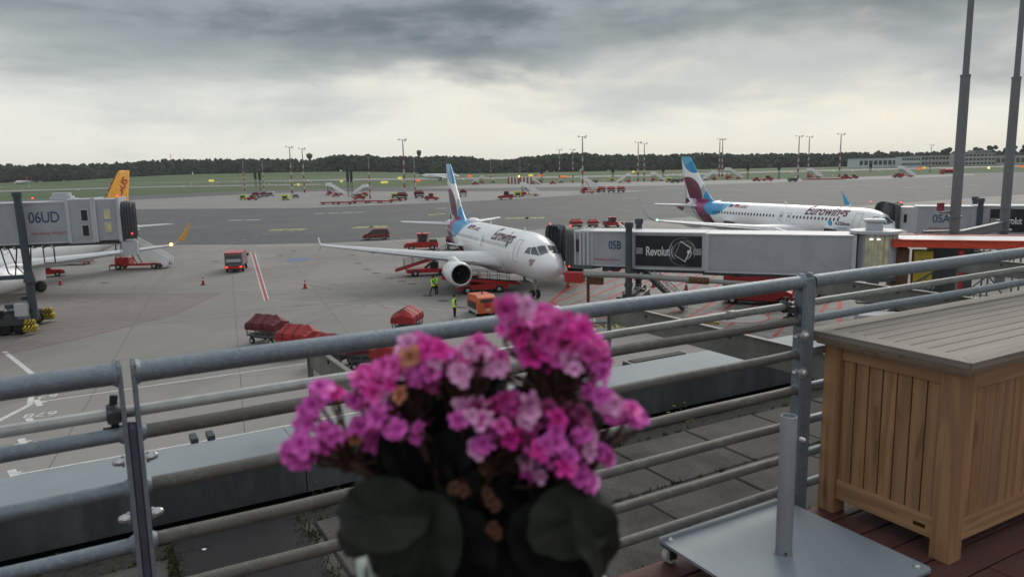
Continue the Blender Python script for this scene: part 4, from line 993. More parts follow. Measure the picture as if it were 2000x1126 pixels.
# grey-backed red truck seen from behind
t = thing('box_truck', (0, 0, 0), 0, 'x', 'truck')
shell([(.9, .5), (.9, 2.15), (1.1, 2.25), (2.1, 2.2), (2.55, 1.45), (2.7, 1.2), (2.7, .5)], 2.0, .1, 'red_paint', 'cab', t, .06)
b = MB(); b.box(-2.5, .85, -1.0, 1.0, .8, 2.2); b.build('cargo_body', M['grey_bed'], t)
b = MB(); b.box(-2.53, -2.5, -.84, .84, 1.0, 2.05); b.build('shutter', M['bridge_dark'], t)
b = MB(); b.box(-2.56, -2.53, -.8, .8, 1.25, 1.6); b.build('shutter_panel', M['aircraft_grey'], t)
b = MB(); b.box(-2.5, .9, -1.01, 1.01, 2.2, 2.34); b.build('roof', M['red_paint'], t)
b = MB(); b.box(-2.6, 2.5, -.8, .8, .35, .8); b.build('chassis', M['dark_metal'], t)
b = MB(); b.box(-2.7, -2.55, -1.0, 1.0, .5, .78); b.build('rear_bumper', M['red_paint'], t)
wheels(t, (-1.6, 1.7), 1.02, .36, .24); lamps(t, -2.72, .78, .62, 'lamp_red', 'tail_light', (.05, .26, .14))
for sd in (-1, 1): b = MB(); b.cbox((1.9, sd * 1.15, 1.5), (.12, .2, .34)); b.build('mirror', M['black_rubber'], t)
put(t, 463, 527, 103, 'small red truck with a grey shutter back, tail lights lit, driving away from the camera')
def tug(label='x', m='red_paint', group='red towing tractors'):
    t = thing('towing_tractor', (0, 0, 0), 0, label, 'towing tractor', group)
    shell([(-1.9, .35), (-1.9, .95), (-.9, 1.0), (.1, 1.0), (.5, 1.0), (1.75, .9), (1.95, .75), (1.95, .35)], 1.6, .08, m, 'body', t)
    b = MB()
    for x, y in ((-.75, -.68), (-.75, .68), (.45, -.68), (.45, .68)): b.bar((x, y, .98), (x * .92, y * .92, 1.85), .1, .1)
    b.cbox((-.13, 0, 1.84), (1.5, 1.5, .12), ch=.04); b.build('cab_frame', M[m], t)
    b = MB(); b.box(-.62, .36, -.62, .62, 1.0, 1.83); b.build('cab_glass', M['tug_glass'], t)
    b = MB(); b.cbox((-1.35, 0, .95), (.9, 1.45, .28), ch=.05); b.build('rear_deck', M['dark_metal'], t)
    b = MB(); b.cyl((-.1, 0, 1.95), (-.1, 0, 2.1), .09); b.build('beacon', M['orange_paint'], t)
    b = MB(); b.box(1.93, 2.05, -.7, .7, .35, .6); b.build('bumper', M['dark_metal'], t)
    lamps(t, 1.93, .55, .68, 'headlight', 'headlight', (.05, .2, .14)); wheels(t, (-1.2, 1.2), .86, .34, .22)
    return t
mat('tug_glass', (.05, .055, .06), .15)
T0 = tug(); put(T0, 824, 488, 187, 'red cabbed towing tractor in front of the tail of the middle airliner, above its wing'); T0.scale = (1.25,) * 3
def cart(m, group='covered baggage carts'):
    t = thing('baggage_cart', (0, 0, 0), 0, 'x', 'baggage cart', group)
    L_, W = 2.3, 1.55
    b = MB(); b.box(-L_ / 2, L_ / 2, -W / 2, W / 2, .55, .66)
    for y in (-.55, .55): b.box(-L_ / 2 + .1, L_ / 2 - .1, y - .05, y + .05, .4, .55)
    b.build('chassis', M['cart_metal'], t)
    b = MB()
    for sd in (-1, 1):
        for x in (-1.1, -.4, .4, 1.1): b.box(x - .025, x + .025, sd * W / 2 - .025, sd * W / 2 + .025, .66, 1.25)
        for z in (.8, .98, 1.16): b.box(-1.1, 1.1, sd * W / 2 - .015, sd * W / 2 + .015, z - .02, z + .02)
    b.build('side_rail', M['cart_metal'], t)
    b = MB()                                               # tarpaulin: sagging hip roof with flaps
    rg = []
    for x, hw, zr, ze in ((-1.24, .78, 1.3, 1.18), (-1.22, .84, 1.6, 1.4), (-.86, .86, 2.02, 1.52), (-.4, .84, 1.93, 1.47), (.05, .86, 2.0, 1.5), (.45, .84, 1.93, 1.47), (.86, .86, 2.02, 1.52), (1.22, .84, 1.6, 1.4), (1.24, .78, 1.3, 1.18)):
        rg.append([(x, -hw, .98), (x, -hw - .02, ze - .22), (x, -hw * .98, ze), (x, -hw * .5, (ze + zr) / 2 - .02), (x, 0, zr), (x, hw * .5, (ze + zr) / 2 - .02), (x, hw * .98, ze), (x, hw + .02, ze - .22), (x, hw, .98)])
    b.loft(rg, smooth=False); b.build('tarpaulin', M[m], t)
    for x in (-.55, .25):
        b = MB(); b.tube([(x, -.875, 1.0), (x, -.875, 1.32), (x, -.85, 1.52), (x, -.42, 1.80), (x, 0, 2.01), (x, .42, 1.80), (x, .85, 1.52), (x, .875, 1.32), (x, .875, 1.0)], .018, 4); b.build('strap', M['black_rubber'], t)
    wheels(t, (-.8, .8), .74, .22, .14)
    b = MB(); b.bar((1.15, 0, .45), (1.75, 0, .35), .07, .07); b.build('drawbar', M['dark_metal'], t)
    return t
mat('cart_metal', (.10, .105, .11), .5, .4, var=.2)
C1 = cart('maroon_tarp'); C2 = cart('red_tarp')
CL_ = [(C1, 524, 668, -22, 'maroon covered baggage cart at the left end of its row, above the hand rail', 0), (C2, 585, 691, -24, 'bright red covered baggage cart second from the left in the row above the hand rail', 0), (C2, 650, 713, -24, 'red covered cart half hidden behind the top rail, third from the left', 1),
      (C1, 722, 716, 4, 'maroon covered cart seen just under the top rail left of the flowers', 1), (C2, 797, 652, 80, 'red covered cart seen end on above the pipe joint of the rail', 1), (C1, 886, 487, 100, 'maroon covered cart under the tail of the middle airliner', 1)]
for pr, px, py, an, lab, cp in CL_:
    t = copy_tree(pr) if cp else pr; put(t, px, py, an, lab, scale=1.0 if py > 600 else 1.15)
t = copy_tree(C2); put(t, 763, 722, 85, 'red covered cart mostly hidden by the flowers, nearest behind the maroon cart', scale=1.05)
for px, lab in ((1125, 'red covered cart at the left end of the short train behind the bridge head'), (1158, 'red covered cart in the middle of the short train behind the bridge head')):
    t = copy_tree(C2); put(t, px, 446 if px < 1140 else 444, 12, lab, scale=.92 if px < 1140 else .8)
t = copy_tree(T0); put(t, 1197, 443, 8, 'red towing tractor with lit cab pulling two carts behind the bridge head'); t.scale = (.98,) * 3
# belt loaders
def belt_loader(label, lift=1.0):
    t = thing('belt_loader', (0, 0, 0), 0, label, 'belt loader', 'red belt loaders')
    shell([(-2.4, .4), (-2.4, .8), (-1.0, .85), (.6, .85), (2.2, .75), (2.4, .6), (2.4, .4)], 1.9, .08, 'red_paint', 'body', t)
    wheels(t, (-1.5, 1.5), 1.0, .38, .25)
    z0, z1 = .9, .9 + 1.9 * lift; 
    b = MB(); b.bar((-3.6, 0, z0 - .2), (3.8, 0, z1), .95, .26); b.build('belt_frame', M['red_paint'], t)
    b = MB(); b.bar((-3.5, 0, z0 - .05), (3.75, 0, z1 + .15), .7, .05); b.build('belt', M['black_rubber'], t)
    b = MB()
    for i in range(7):
        x = -2.6 + i * .95; z = z0 - .05 + (x + 3.5) / 7.25 * (z1 - z0 + .2)
        for sd in (-1, 1): b.cyl((x, sd * .55, z), (x, sd * .6, z + .8), .025, n=6)
    for sd in (-1, 1):
        for h in (.42, .8): b.tube([(-2.6, sd * .6, z0 + .08 + h), (3.1, sd * .6, z1 - .05 + h)], .025, 6)
    b.build('guard_rail', M['dark_metal'], t)
    b = MB(); b.bar((-.4, .3, .8), (1.6, .3, z0 + (z1 - z0) * .66), .12, .12); b.bar((-.4, -.3, .8), (1.6, -.3, z0 + (z1 - z0) * .66), .12, .12); b.build('lift_arm', M['dark_metal'], t)
    b = MB(); b.cbox((.6, -.75, .85), (.9, .3, .7), ch=.04); b.build('driver_seat', M['black_rubber'], t)
    b = MB(); b.bar((.1, .9, .85), (.1, .9, 1.7), .06, .06); b.bar((1.3, .9, .85), (1.3, .9, 1.7), .06, .06); b.bar((.1, .9, 1.7), (1.3, .9, 1.7), .06, .06); b.build('roll_bar', M['red_paint'], t)
    lamps(t, 2.38, .7, .55, 'headlight', 'headlight', (.05, .2, .14))
    return t
B1 = belt_loader('x', .35); put(B1, 941, 570, 196, 'red belt loader parked low in front of the near engine')
B1.rotation_euler[2] = R(14); B1.rotation_euler[2] = R(192)
B2 = belt_loader('x', .95); put(B2, 836, 537, 14, 'red belt loader with raised guard rails standing under the near wing, left of the engine')
# orange ground power unit
t = thing('ground_power_unit', (0, 0, 0), 0, 'x', 'ground power unit')
shell([(-1.5, .3), (-1.5, 1.3), (-1.3, 1.75), (.9, 1.85), (1.35, 1.65), (1.5, 1.2), (1.5, .3)], 1.75, .1, 'orange_paint', 'housing', t, .08)
b = MB(); b.box(1.44, 1.52, -.6, .6, 1.25, 1.55); b.build('intake', M['dark_metal'], t)
for i in range(5): b = MB(); b.box(-1.1 + i * .42, -.78 + i * .42, -.9, -.86, .6, 1.2); b.build('louvre_panel', M['dark_metal'], t)
b = MB(); b.box(-1.4, 1.4, -.89, .89, .3, .55); b.build('lower_panel', M['aircraft_grey'], t)
b = MB(); b.box(1.5, 1.53, -.28, .28, .75, 1.3); b.build('service_panel', M['text_red'], t)
wheels(t, (-.9, .9), .86, .26, .18); 
text_part('123', .3, lambda x, y: (1.535, x - .25, .5 + y), M['plain_white'], t, bold=.01)
b = MB(); b.cyl((.2, 0, 1.8), (.2, 0, 2.05), .07); b.build('exhaust_pipe', M['dark_metal'], t)
put(t, 941, 612, -68, 'orange box shaped ground power unit on wheels behind the top rail, by a worker')
t.scale = (.92, .92, .9)
# red panel vans on the right under the bridge
v = van('red_paint', 'x', 5.6, 2.0, 2.5, hood=False, panel=True); put(v, 1480, 592, -24, 'bright red panel van nose right on the red hatching, seen under the top rail', 'red vans')
b = MB(); b.box(-2.3, .9, -1.012, -1.003, 1.5, 1.75); b.build('stripe', M['fin_yellow'], v)
v2 = copy_tree(v); put(v2, 1548, 577, -26, 'second red panel van just behind the first one, touching the rail post in the picture', 'red vans')
# passenger stairs
def stairs(label, m_ramp='white_paint', m_ch='red_paint', covered=False, group='mobile passenger stairs', H=3.4):
    t = thing('passenger_stairs', (0, 0, 0), 0, label, 'passenger stairs', group)
    b = MB(); b.box(-3.2, 2.6, -.9, .9, .45, .7); b.build('chassis', M[m_ch], t)
    b = MB(); b.cbox((-1.9, 0, .7), (1.6, 1.7, .75), ch=.08); b.build('engine_cover', M[m_ch], t)
    wheels(t, (-2.3, 1.8), .98, .36, .22)
    x0, x1 = 3.4, -1.6
    for sd in (-1, 1):
        b = MB(); b.prism([(x0, .35), (x0 + .1, 1.25), (x1, H + 1.05), (x1 - 1.5, H + 1.05), (x1 - 1.5, H - .1), (x1, H - .25), (x0 - .5, .35)], sd * .8 - .03, sd * .8 + .03); b.build('side_panel', M[m_ramp], t)
    b = MB(); n = 16
    for i in range(n):
        x = x0 + (x1 - x0) * i / n; z = .4 + (H - .4) * i / n; b.box(x - .36, x, -.77, .77, z - .04, z)
    b.box(x1 - 1.5, x1, -.77, .77, H - .08, H); tag(b.build('steps', M['grey_bed'], t), kind='stuff')
    b = MB()
    for y in (-.7, .7): b.bar((-2.6, y, .7), (-2.4, y, H - .1), .12, .12); b.bar((-.2, y, .7), (-1.4, y, H - .3), .1, .1); b.bar((-2.5, y, .8), (-1.2, y, H - .5), .07, .07)
    b.build('support_frame', M['dark_metal'], t)
    b = MB(); b.cyl((-3.2, -1.1, 0), (-3.2, -1.1, .6), .05); b.cyl((-3.2, 1.1, 0), (-3.2, 1.1, .6), .05); b.cyl((2.6, 1.1, 0), (2.6, 1.1, .5), .05); b.cyl((2.6, -1.1, 0), (2.6, -1.1, .5), .05)
    for x in (-3.2, 2.6): b.bar((x, -1.1, .5), (x, 1.1, .5), .08, .08)
    b.build('stabiliser', M['dark_metal'], t)
    return t
S0 = stairs('x'); put(S0, 277, 524, 4, 'white passenger stairs on a red chassis at the rear of the left airliner'); S0.scale = (1.05,) * 3
def reuse(src, px, py, an, lab, sc_=1, grp=None):
    t = copy_tree(src); put(t, px, py, an, lab, grp, sc_); return t
RS = [(655, 381, 8, 'white stairs with a dark inner flight, left pair of the remote stands', 1.35), (704, 383, 172, 'white stairs facing left, right of the dark double post', 1.2), (935, 358, 170, 'white stairs far behind the near tail fin, facing left', 1.3),
      (1035, 383, -6, 'dark stairs leaning right beside the red tractor right of the near tail fin', 1.25), (1155, 375, -8, 'white stairs at the foot of the tall central mast', 1.5), (1219, 357, 175, 'white stairs left of the mast pair, facing left', 1.4), (1284, 354, 0, 'white stairs with dark steps left of the rear tail fin', 1.5),
      (1386, 352, 182, 'dark stairs just right of the rear tail fin', 1.5), (1432, 350, 5, 'broad white stairs right of the rear tail fin', 1.9), (1590, 348, 8, 'stairs with a dark flight behind the red dolly row', 1.6), (1769, 346, 5, 'white stairs on the far apron left of the front grey pole', 1.7)]
for px, py, an, lab, k in RS: reuse(S0, px, py, an, lab, k)
# small yellow power units, flat dollies, containers and tugs on the remote stands
def box_unit(m, L_=2.2, W=1.5, H=1.5, name='power_unit', cat='power unit', group='small ground units on the remote stands'):
    t = thing(name, (0, 0, 0), 0, 'x', cat, group)
    b = MB(); b.cbox((0, 0, .35), (L_, W, H - .35), ch=.1); b.build('housing', M[m], t)
    b = MB(); b.box(-L_ * .3, L_ * .3, -W / 2 - .03, -W / 2, .6, H * .75); b.build('louvre_panel', M['dark_metal'], t)
    wheels(t, (-L_ * .3, L_ * .3), W / 2 + .02, .25, .16); return t
Y0 = box_unit('pale_yellow', 2.2, 1.6, 1.8); D0 = box_unit('grey_bed', 3.6, 1.8, 1.6, 'skip', 'skip'); W_ = box_unit('aircraft_grey', 2.6, 1.7, 1.7)
def flat(n=1):
    t = thing('flat_dolly', (0, 0, 0), 0, 'x', 'flat dolly', 'red flat dollies')
    b = MB(); b.box(-2.3, 2.3, -1.1, 1.1, .42, .58); b.build('bed', M['dark_red'], t)
    b = MB(); b.box(-2.3, 2.3, -1.14, -1.1, .4, .75); b.box(-2.3, 2.3, 1.1, 1.14, .4, .7); b.build('side_rail', M['red_paint'], t)
    wheels(t, (-1.5, 1.5), 1.0, .22, .14); b = MB(); b.bar((2.3, 0, .4), (3.1, 0, .3), .08, .08); b.build('drawbar', M['dark_metal'], t); return t
F0 = flat()
first = set()
def use(src, px, py, an, lab, k=1):
    if src.name not in first: first.add(src.name); return put(src, px, py, an, lab, None, k)
    return reuse(src, px, py, an, lab, k)
for a in ((Y0, 475, 390, 10, 'yellowish power unit at the foot of the leftmost striped mast', 1.3), (Y0, 558, 391, 0, 'yellow power unit left of the third striped mast', 1.3), (Y0, 771, 387, 0, 'yellow power unit left of the tallest mast', 1.2), (Y0, 1011, 385, 5, 'yellow power unit between the red tractor and the dark stairs', 1.3), (Y0, 1195, 355, 0, 'small yellow lift cart lit from behind right of the tall central mast', 1.5), (Y0, 1306, 356, 0, 'yellow lift cart right of the mast pair, beside a dark skip', 1.7),
          (W_, 529, 383, 0, 'pale grey unit right of the second striped mast', 1.3), (W_, 578, 387, 10, 'grey unit at the foot of the third striped mast', 1.2), (W_, 963, 358, 0, 'pale unit at the foot of the thin mast right of the near tail fin', 1.3), (W_, 1096, 358, 0, 'pale unit at the foot of the left thin mast left of centre', 1.3),
          (D0, 1160, 358, 0, 'green grey skip left of the small yellow lift cart', 1.4), (D0, 1319, 357, 5, 'dark skip right of the yellow lift cart', 1.6), (D0, 1548, 355, 0, 'grey skip left of the long red dolly row', 1.5),
          (F0, 641, 399, 3, 'red flat dolly at the left end of the row on the remote stands', 1.15), (F0, 672, 399, 3, 'second red flat dolly of the row on the remote stands', 1.3), (F0, 704, 397, 3, 'third red flat dolly of the row on the remote stands', 1.3), (F0, 730, 395.5, 3, 'fourth red flat dolly of the row on the remote stands', 1.1), (F0, 754, 396, 3, 'fifth red flat dolly of the row, before the grey box cart', 1.15), (F0, 774, 393, 3, 'sixth red flat dolly at the right end of the row', 1.0),
          (F0, 1148, 378, 3, 'red flat dolly under the white stairs at the tall central mast', 1.2)): use(*a)
for k in range(8): use(F0, 1578 + k * 9, 352.5 - k * .2, 4, ('%s red dolly from the left in the packed row by the tallest right mast' % ('first second third fourth fifth sixth seventh eighth'.split()[k])), 1.5)
for a in ((T0, 493, 391, 5, 'red towing tractor between the two leftmost masts', 1.1), (T0, 702, 390, 185, 'red tractor in front of the white stairs right of the dark double post', 1.25), (T0, 843, 391, 0, 'red tractor just left of the near tail fin on the remote stands', 1.35), (T0, 988, 389, 183, 'red tractor right of the near tail fin, beside a yellow unit', 1.5), (T0, 1054, 358, 180, 'small red tractor right of the striped containers', 1.2), (T0, 1080, 360, 0, 'small dark red tractor left of the two thin masts', 1.1),
          (T0, 1478, 354, 0, 'red tractor with a raised arm right of the broad white stairs', 1.3), (T0, 1499, 353, 180, 'larger red tractor left of the grey skip', 1.7), (T0, 1652, 349, 0, 'small red tractor right of the tall right mast', 1.5), (T0, 1667, 349, 180, 'second small red tractor right of the tall right mast', 1.4), (T0, 1753, 347, 0, 'red tractor at the foot of the white stairs on the far right apron', 1.5), (T0, 928, 361, 0, 'red tractor under the white stairs far behind the near tail fin', 1.2), (T0, 1337, 355, 0, 'small dark red tractor just left of the rear tail fin', 1.5),
          (T0, 656, 384, 180, 'low red tractor under the left white stairs of the remote stands', .9)): reuse(*a)
for a in ((C1, 501, 387, 0, 'red covered cart behind the tractor between the leftmost masts', 1.4), (C1, 516, 385, 0, 'red covered cart at the foot of the second striped mast', 1.2), (C1, 786, 391, 0, 'tall red covered cart at the foot of the tallest striped mast', 1.6), (C1, 819, 387, 0, 'long red cart behind the tractor left of the near tail fin', 1.6), (C1, 905, 384, 90, 'red covered cart just right of the near tail fin', 1.6),
          (C2, 1175, 376, 2, 'left red cart of the train of three at the central mast', 1.35), (C2, 1194, 376, 2, 'middle red cart of the train of three at the central mast', 1.35), (C2, 1213, 375.5, 2, 'right red cart of the train of three at the central mast', 1.35)): reuse(*a)
# red and white striped containers
def striped(px, py, wpx, label):
    o = G(px, py); k = o.y / 1472; n = 7; t = thing('striped_container', (o.x, o.y, 0), 0, label, 'container', 'red and white striped containers')
    for i in range(n): b = MB(); w_ = wpx * k / n; b.box((i - n / 2) * w_, (i + 1 - n / 2) * w_, 0, 3, 0, 12.5 * k); b.build('wall_panel', M['mast_red'] if i % 2 == 0 else M['plain_white'], t)
    return t
striped(1003, 359, 22, 'red and white striped container block right of the near tail fin, left part'); striped(1027, 359, 24, 'red and white striped container block beside the bright light, right part')
reuse(S0, 1047, 360, 5, 'small white stairs leaning on the striped containers', .9)
# tanker on the far right
t = thing('tanker_truck', (0, 0, 0), 0, 'x', 'tanker'); b = MB(); b.loft([[(x, 1.2 * math.cos(q), 2.0 + .95 * math.sin(q)) for q in [2 * PI * i / 16 for i in range(16)]] for x in (-5, -4.8, 3.0, 3.2)], smooth=True); b.build('tank', M['red_paint'], t)
shell([(3.4, .5), (3.4, 2.6), (5.0, 2.6), (5.3, 1.6), (5.4, .5)], 2.4, .1, 'red_paint', 'cab', t); b = MB(); b.box(-5, 5.2, -1, 1, .6, 1.1); b.build('chassis', M['dark_metal'], t); wheels(t, (-4, -2.8, 4.4), 1.2, .5, .3)
put(t, 1856, 340, 180, 'long red tanker truck on the far apron behind the front grey pole', None, 1.4)
# traffic cones
cn = thing('traffic_cone', (0, 0, 0), 0, 'x', 'traffic cone', 'traffic cones'); b = MB(); b.cbox((0, 0, 0), (.42, .42, .05)); b.build('base', M['black_rubber'], cn)
b = MB(); b.cyl((0, 0, .05), (0, 0, .5), .16, .1, 14); b.build('lower_cone', M['red_paint'], cn); b = MB(); b.cyl((0, 0, .5), (0, 0, .62), .1, .075, 14); b.build('white_band', M['plain_white'], cn); b = MB(); b.cyl((0, 0, .62), (0, 0, .85), .075, .03, 14); b.build('tip', M['red_paint'], cn)
for i, (x, y, lab) in enumerate(((118, 556, 'traffic cone behind the left airliner engine'), (397, 556, 'traffic cone below the red and grey truck'), (596, 563, 'traffic cone on the open apron right of the red line'), (1109, 560, 'traffic cone on the hatching beside the nose of the middle airliner'), (1340, 566, 'traffic cone with a red lamp right of the bridge stairs'), (1276, 560, 'traffic cone beside the bridge wheel carriage'))):
    t = cn if i == 0 else copy_tree(cn); put(t, x, y, 0, lab, None, 1.0)
# dollies under the left airliner
for px, py, lab in ((100, 519, 'dark empty baggage dolly under the rear of the left airliner, left one'), (150, 516, 'dark empty baggage dolly under the rear of the left airliner, right one')):
    t = copy_tree(F0); put(t, px, py, 8, lab, None, .8)
t = copy_tree(T0); put(t, 92, 540, 30, 'red tractor with a lit lamp by the left airliner main wheels', None, .9)

# ---------------------------------------------------------------- people
mat('trouser_dark', (.015, .016, .022), .85)
def person(label, px, py, face, pose='stand', vest='hi_vis', vest_low=None, hat=None, z=0, H=1.78, where=None):
    t = thing('person', (0, 0, 0), 0, label, 'person', None)
    k = H / 1.78
    ls, rs, la, ra = {'stand': ((.02, 0), (-.03, 0), (.08, .12), (.05, .1)), 'walk': ((.34, 0), (-.34, 0), (-.28, .1), (.3, .12)), 'step': ((.16, 0), (-.2, 0), (.25, .2), (-.05, .1)), 'reach': ((.1, 0), (-.12, 0), (.5, .5), (.4, .5))}[pose]
    J = [((0, 0, .98), .15), ((0, 0, 1.15), .135), ((0.01, 0, 1.34), .155), ((.0, 0, 1.47), .09), ((.015, 0, 1.55), .058), ((.03, 0, 1.66), .1), ((.03, 0, 1.74), .09)]
    E_ = [(0, 1), (1, 2), (2, 3), (3, 4), (4, 5), (5, 6)]
    for sd, (fx, _), (hx, hz) in ((1, ls, la), (-1, rs, ra)):
        n = len(J)
        J += [((0, sd * .1, .93), .105), ((fx * .55 + .03, sd * .11, .5), .07), ((fx, sd * .12, .09), .048), ((fx + .15, sd * .14, .04), .045)]
        E_ += [(0, n), (n, n + 1), (n + 1, n + 2), (n + 2, n + 3)]
        n = len(J)
        J += [((0, sd * .19, 1.42), .07), ((hx * .2 - .03, sd * .26, 1.14), .052), ((hx, sd * .25, .90 + hz), .038), ((hx + .05, sd * .24, .82 + hz * 1.1), .035)]
        E_ += [(2, n), (n, n + 1), (n + 1, n + 2), (n + 2, n + 3)]
    me = bpy.data.meshes.new('person_body'); me.from_pydata([p for p, r in J], E_, []); o = bpy.data.objects.new('body', me); sc.collection.objects.link(o)
    md = o.modifiers.new('s', 'SKIN'); 
    if not me.skin_vertices: me.attributes
    for i, (p, r) in enumerate(J): me.skin_vertices[0].data[i].radius = (r, r)
    me.skin_vertices[0].data[0].use_root = True
    o.modifiers.new('u', 'SUBSURF').levels = 1
    bpy.context.view_layer.update()
    m2 = bpy.data.meshes.new_from_object(o.evaluated_get(bpy.context.evaluated_depsgraph_get())); bpy.data.objects.remove(o)
    m2.materials.clear()
    for q in ('trouser_dark', 'navy_cloth', 'skin', 'black_rubber'): m2.materials.append(M[q])
    for p in m2.polygons:
        c = p.center; p.use_smooth = True
        p.material_index = 2 if c.z > 1.5 else (3 if c.z < .09 else (0 if c.z < .95 and abs(c.y) < .2 else 1))
        if c.z < .88 + .1 and abs(c.y) > .2: p.material_index = 2
    bo = bpy.data.objects.new('body', m2); sc.collection.objects.link(bo); bo.parent = t
    b = MB(); rg = []
    for zz, a_, c_2 in ((.86, .20, .19), (1.0, .195, .185), (1.2, .19, .175), (1.36, .215, .185), (1.47, .17, .13), (1.5, .10, .09)):
        rg.append([(c_2 * math.cos(q) * .95, a_ * math.sin(q), zz) for q in [2 * PI * i / 16 for i in range(16)]])
    b.loft(rg, caps=False); vo = b.build('vest', M[vest], t)
    b = MB(); b.lathe([(.215, 1.0), (.217, 1.05)], n=16); b.lathe([(.2, 1.16), (.215, 1.21)], n=16); b.build('reflective_band', M['plain_white'], vo)
    if vest_low:
        b = MB(); b.loft([[(q2 * math.cos(q), q3 * math.sin(q), zz) for q in [2 * PI * i / 16 for i in range(16)]] for zz, q2, q3 in ((.80, .2, .21), (.98, .197, .21))], caps=False); b.build('jacket_hem', M[vest_low], t)
    b = MB(); b.lathe([(.108, 1.68), (.118, 1.72), (.11, 1.79), (.06, 1.84), (.005, 1.85)], (.02, 0, 0), 14); b.build('hair' if not hat else 'cap', M['trouser_dark'] if not hat else M[hat], t)
    b = MB(); b.ball((.135, 0, 1.66), (.02, .014, .02), 6, 4); b.build('nose', M['skin'], t)
    b = MB(); b.ball((.115, .035, 1.685), .012, 6, 4); b.ball((.115, -.035, 1.685), .012, 6, 4); b.build('eyes', M['paint_black'], t)
    if where is None: where = G(px, py)
    t.location = (where[0], where[1], z if where is None else z); t.rotation_euler = (0, 0, R(face)); t.scale = (k,) * 3
    return t
person('worker in a yellow vest walking, left one of the pair by the engine', 846, 576, 10, 'walk', H=1.8)
person('worker in yellow vest with orange hem, right one of the pair by the engine', 853, 574, 150, 'stand', vest_low='hi_vis_orange', H=1.85)
person('worker in a yellow vest standing alone left of the orange power unit', 888, 620, 35, 'stand', H=1.8)
person('worker in a yellow vest standing on the belt loader under the near wing', 842, 530, 120, 'reach', z=1.0, H=1.7)
person('bending worker in a yellow vest glimpsed between the rails right of the flowers', 1311, 669, 60, 'step', H=1.7)
# ---------------------------------------------------------------- passenger bridges
mat('bellows', (.10, .105, .112), .75, var=.2, scale=3); mat('advert_black', (.022, .024, .028), .45, var=.3, scale=.6, spec=.3)
mat('advert_grey', (.20, .205, .21), .5, var=.4, scale=1.2, col2=(.06, .06, .065), c2s=.8); mat('interior_warm', (.50, .46, .22), .6, var=.1, emit=(1, .88, .35, .10))
mat('window_lit', (.42, .38, .22), .5, var=.35, scale=2, emit=(1, .85, .45, .05)); mat('hazard_yellow', (.40, .30, .03), .6)
def hazard(name='hazard_stripes'):
    m = bpy.data.materials.new(name); m.use_nodes = True; M[name] = m; t = m.node_tree; b = t.nodes['Principled BSDF']
    tc = t.nodes.new('ShaderNodeTexCoord'); sx = t.nodes.new('ShaderNodeSeparateXYZ'); t.links.new(tc.outputs['Object'], sx.inputs[0])
    q = ((N(t, sx.outputs[0]) + N(t, sx.outputs[2]) + N(t, sx.outputs[1])) * 4.2).op('FRACT') < .5
    t.links.new(mixc(t, q, (.02, .02, .02), (.60, .44, .02)).s, b.inputs['Base Color']); b.inputs['Roughness'].default_value = .6
hazard()
def advert(t, x0, x1, y, z0, z1, sg):                       # black advertising panel with word, stripes and a bank card picture
    b = MB(); yy = y - sg * .06; b.box(x0, x1, min(y, yy), max(y, yy), z0, z1); p = b.build('advert_panel', M['advert_black'], t)
    yf = yy - sg * .012; W = x1 - x0; H = z1 - z0
    text_part('Revolut', H * .42, lambda x, q: (x0 + W * .155 + x, yf, z0 + H * .35 + q), M['plain_white'], p, bold=.014, spacing=.96, sx=.62)
    for i in range(6):
        for a, c in ((x0 + W * .01, x0 + W * .11), (x0 + W * .87, x1 - W * .01)):
            b = MB(); z = z0 + H * (.40 + i * .035); b.box(a, c, min(yf, yy), max(yf, yy), z, z + H * .018); b.build('print_stripe', M['bridge_light'], p)
    cx, cz = x0 + W * .715, z0 + H * .5
    for i in range(9):                                      # curved light bands printed round the card
        r0 = H * (.28 + .024 * i); b = MB(); a0 = (-1.25, 1.7, .3, 2.2, -.6)[i % 5] + i * .11; n_ = 10; span = 1.5 + .3 * (i % 3)
        def pt(r, a): return (cx + r * math.cos(a) * 1.02, yf - sg * .0008 * i, cz + r * math.sin(a) * (1 if r < H * .46 else .97))
        for k in range(n_):
            a, c = a0 + span * k / n_, a0 + span * (k + 1) / n_; w0, w1 = [H * .018 * math.sin(PI * q / n_) for q in (k, k + 1)]
            b.add([pt(r0 - w0, a), pt(r0 + w0, a), pt(r0 + w1, c), pt(r0 - w1, c)], [(0, 1, 2, 3)])
        b.build('print_band', M['advert_grey' if i % 3 else 'bridge_light'], p)
    def card(sc_, m, d, dx=0):
        b = MB(); an = R(35); pts = []
        for u, v in ((-.5, -.62), (.5, -.62), (.5, .62), (-.5, .62)):
            u *= sc_ * H * .38; v *= sc_ * H * .42; pts.append((cx + dx + u * math.cos(an) + v * math.sin(an) * .6, yf - sg * d, cz - u * math.sin(an) * .9 + v * math.cos(an)))
        b.add(pts, [(0, 1, 2, 3)]); b.build('print_card', M[m], p)
    card(1.12, 'plain_white', .016, .03); card(1.0, 'paint_black', .02)
    b = MB(); b.add([(cx + .20 * H + .06 * H * math.cos(a), yf - sg * .024, cz - .02 + .06 * H * math.sin(a)) for a in [2 * PI * i / 12 for i in range(12)]], [tuple(range(12))]); b.build('print_dot', M['plain_white'], p)
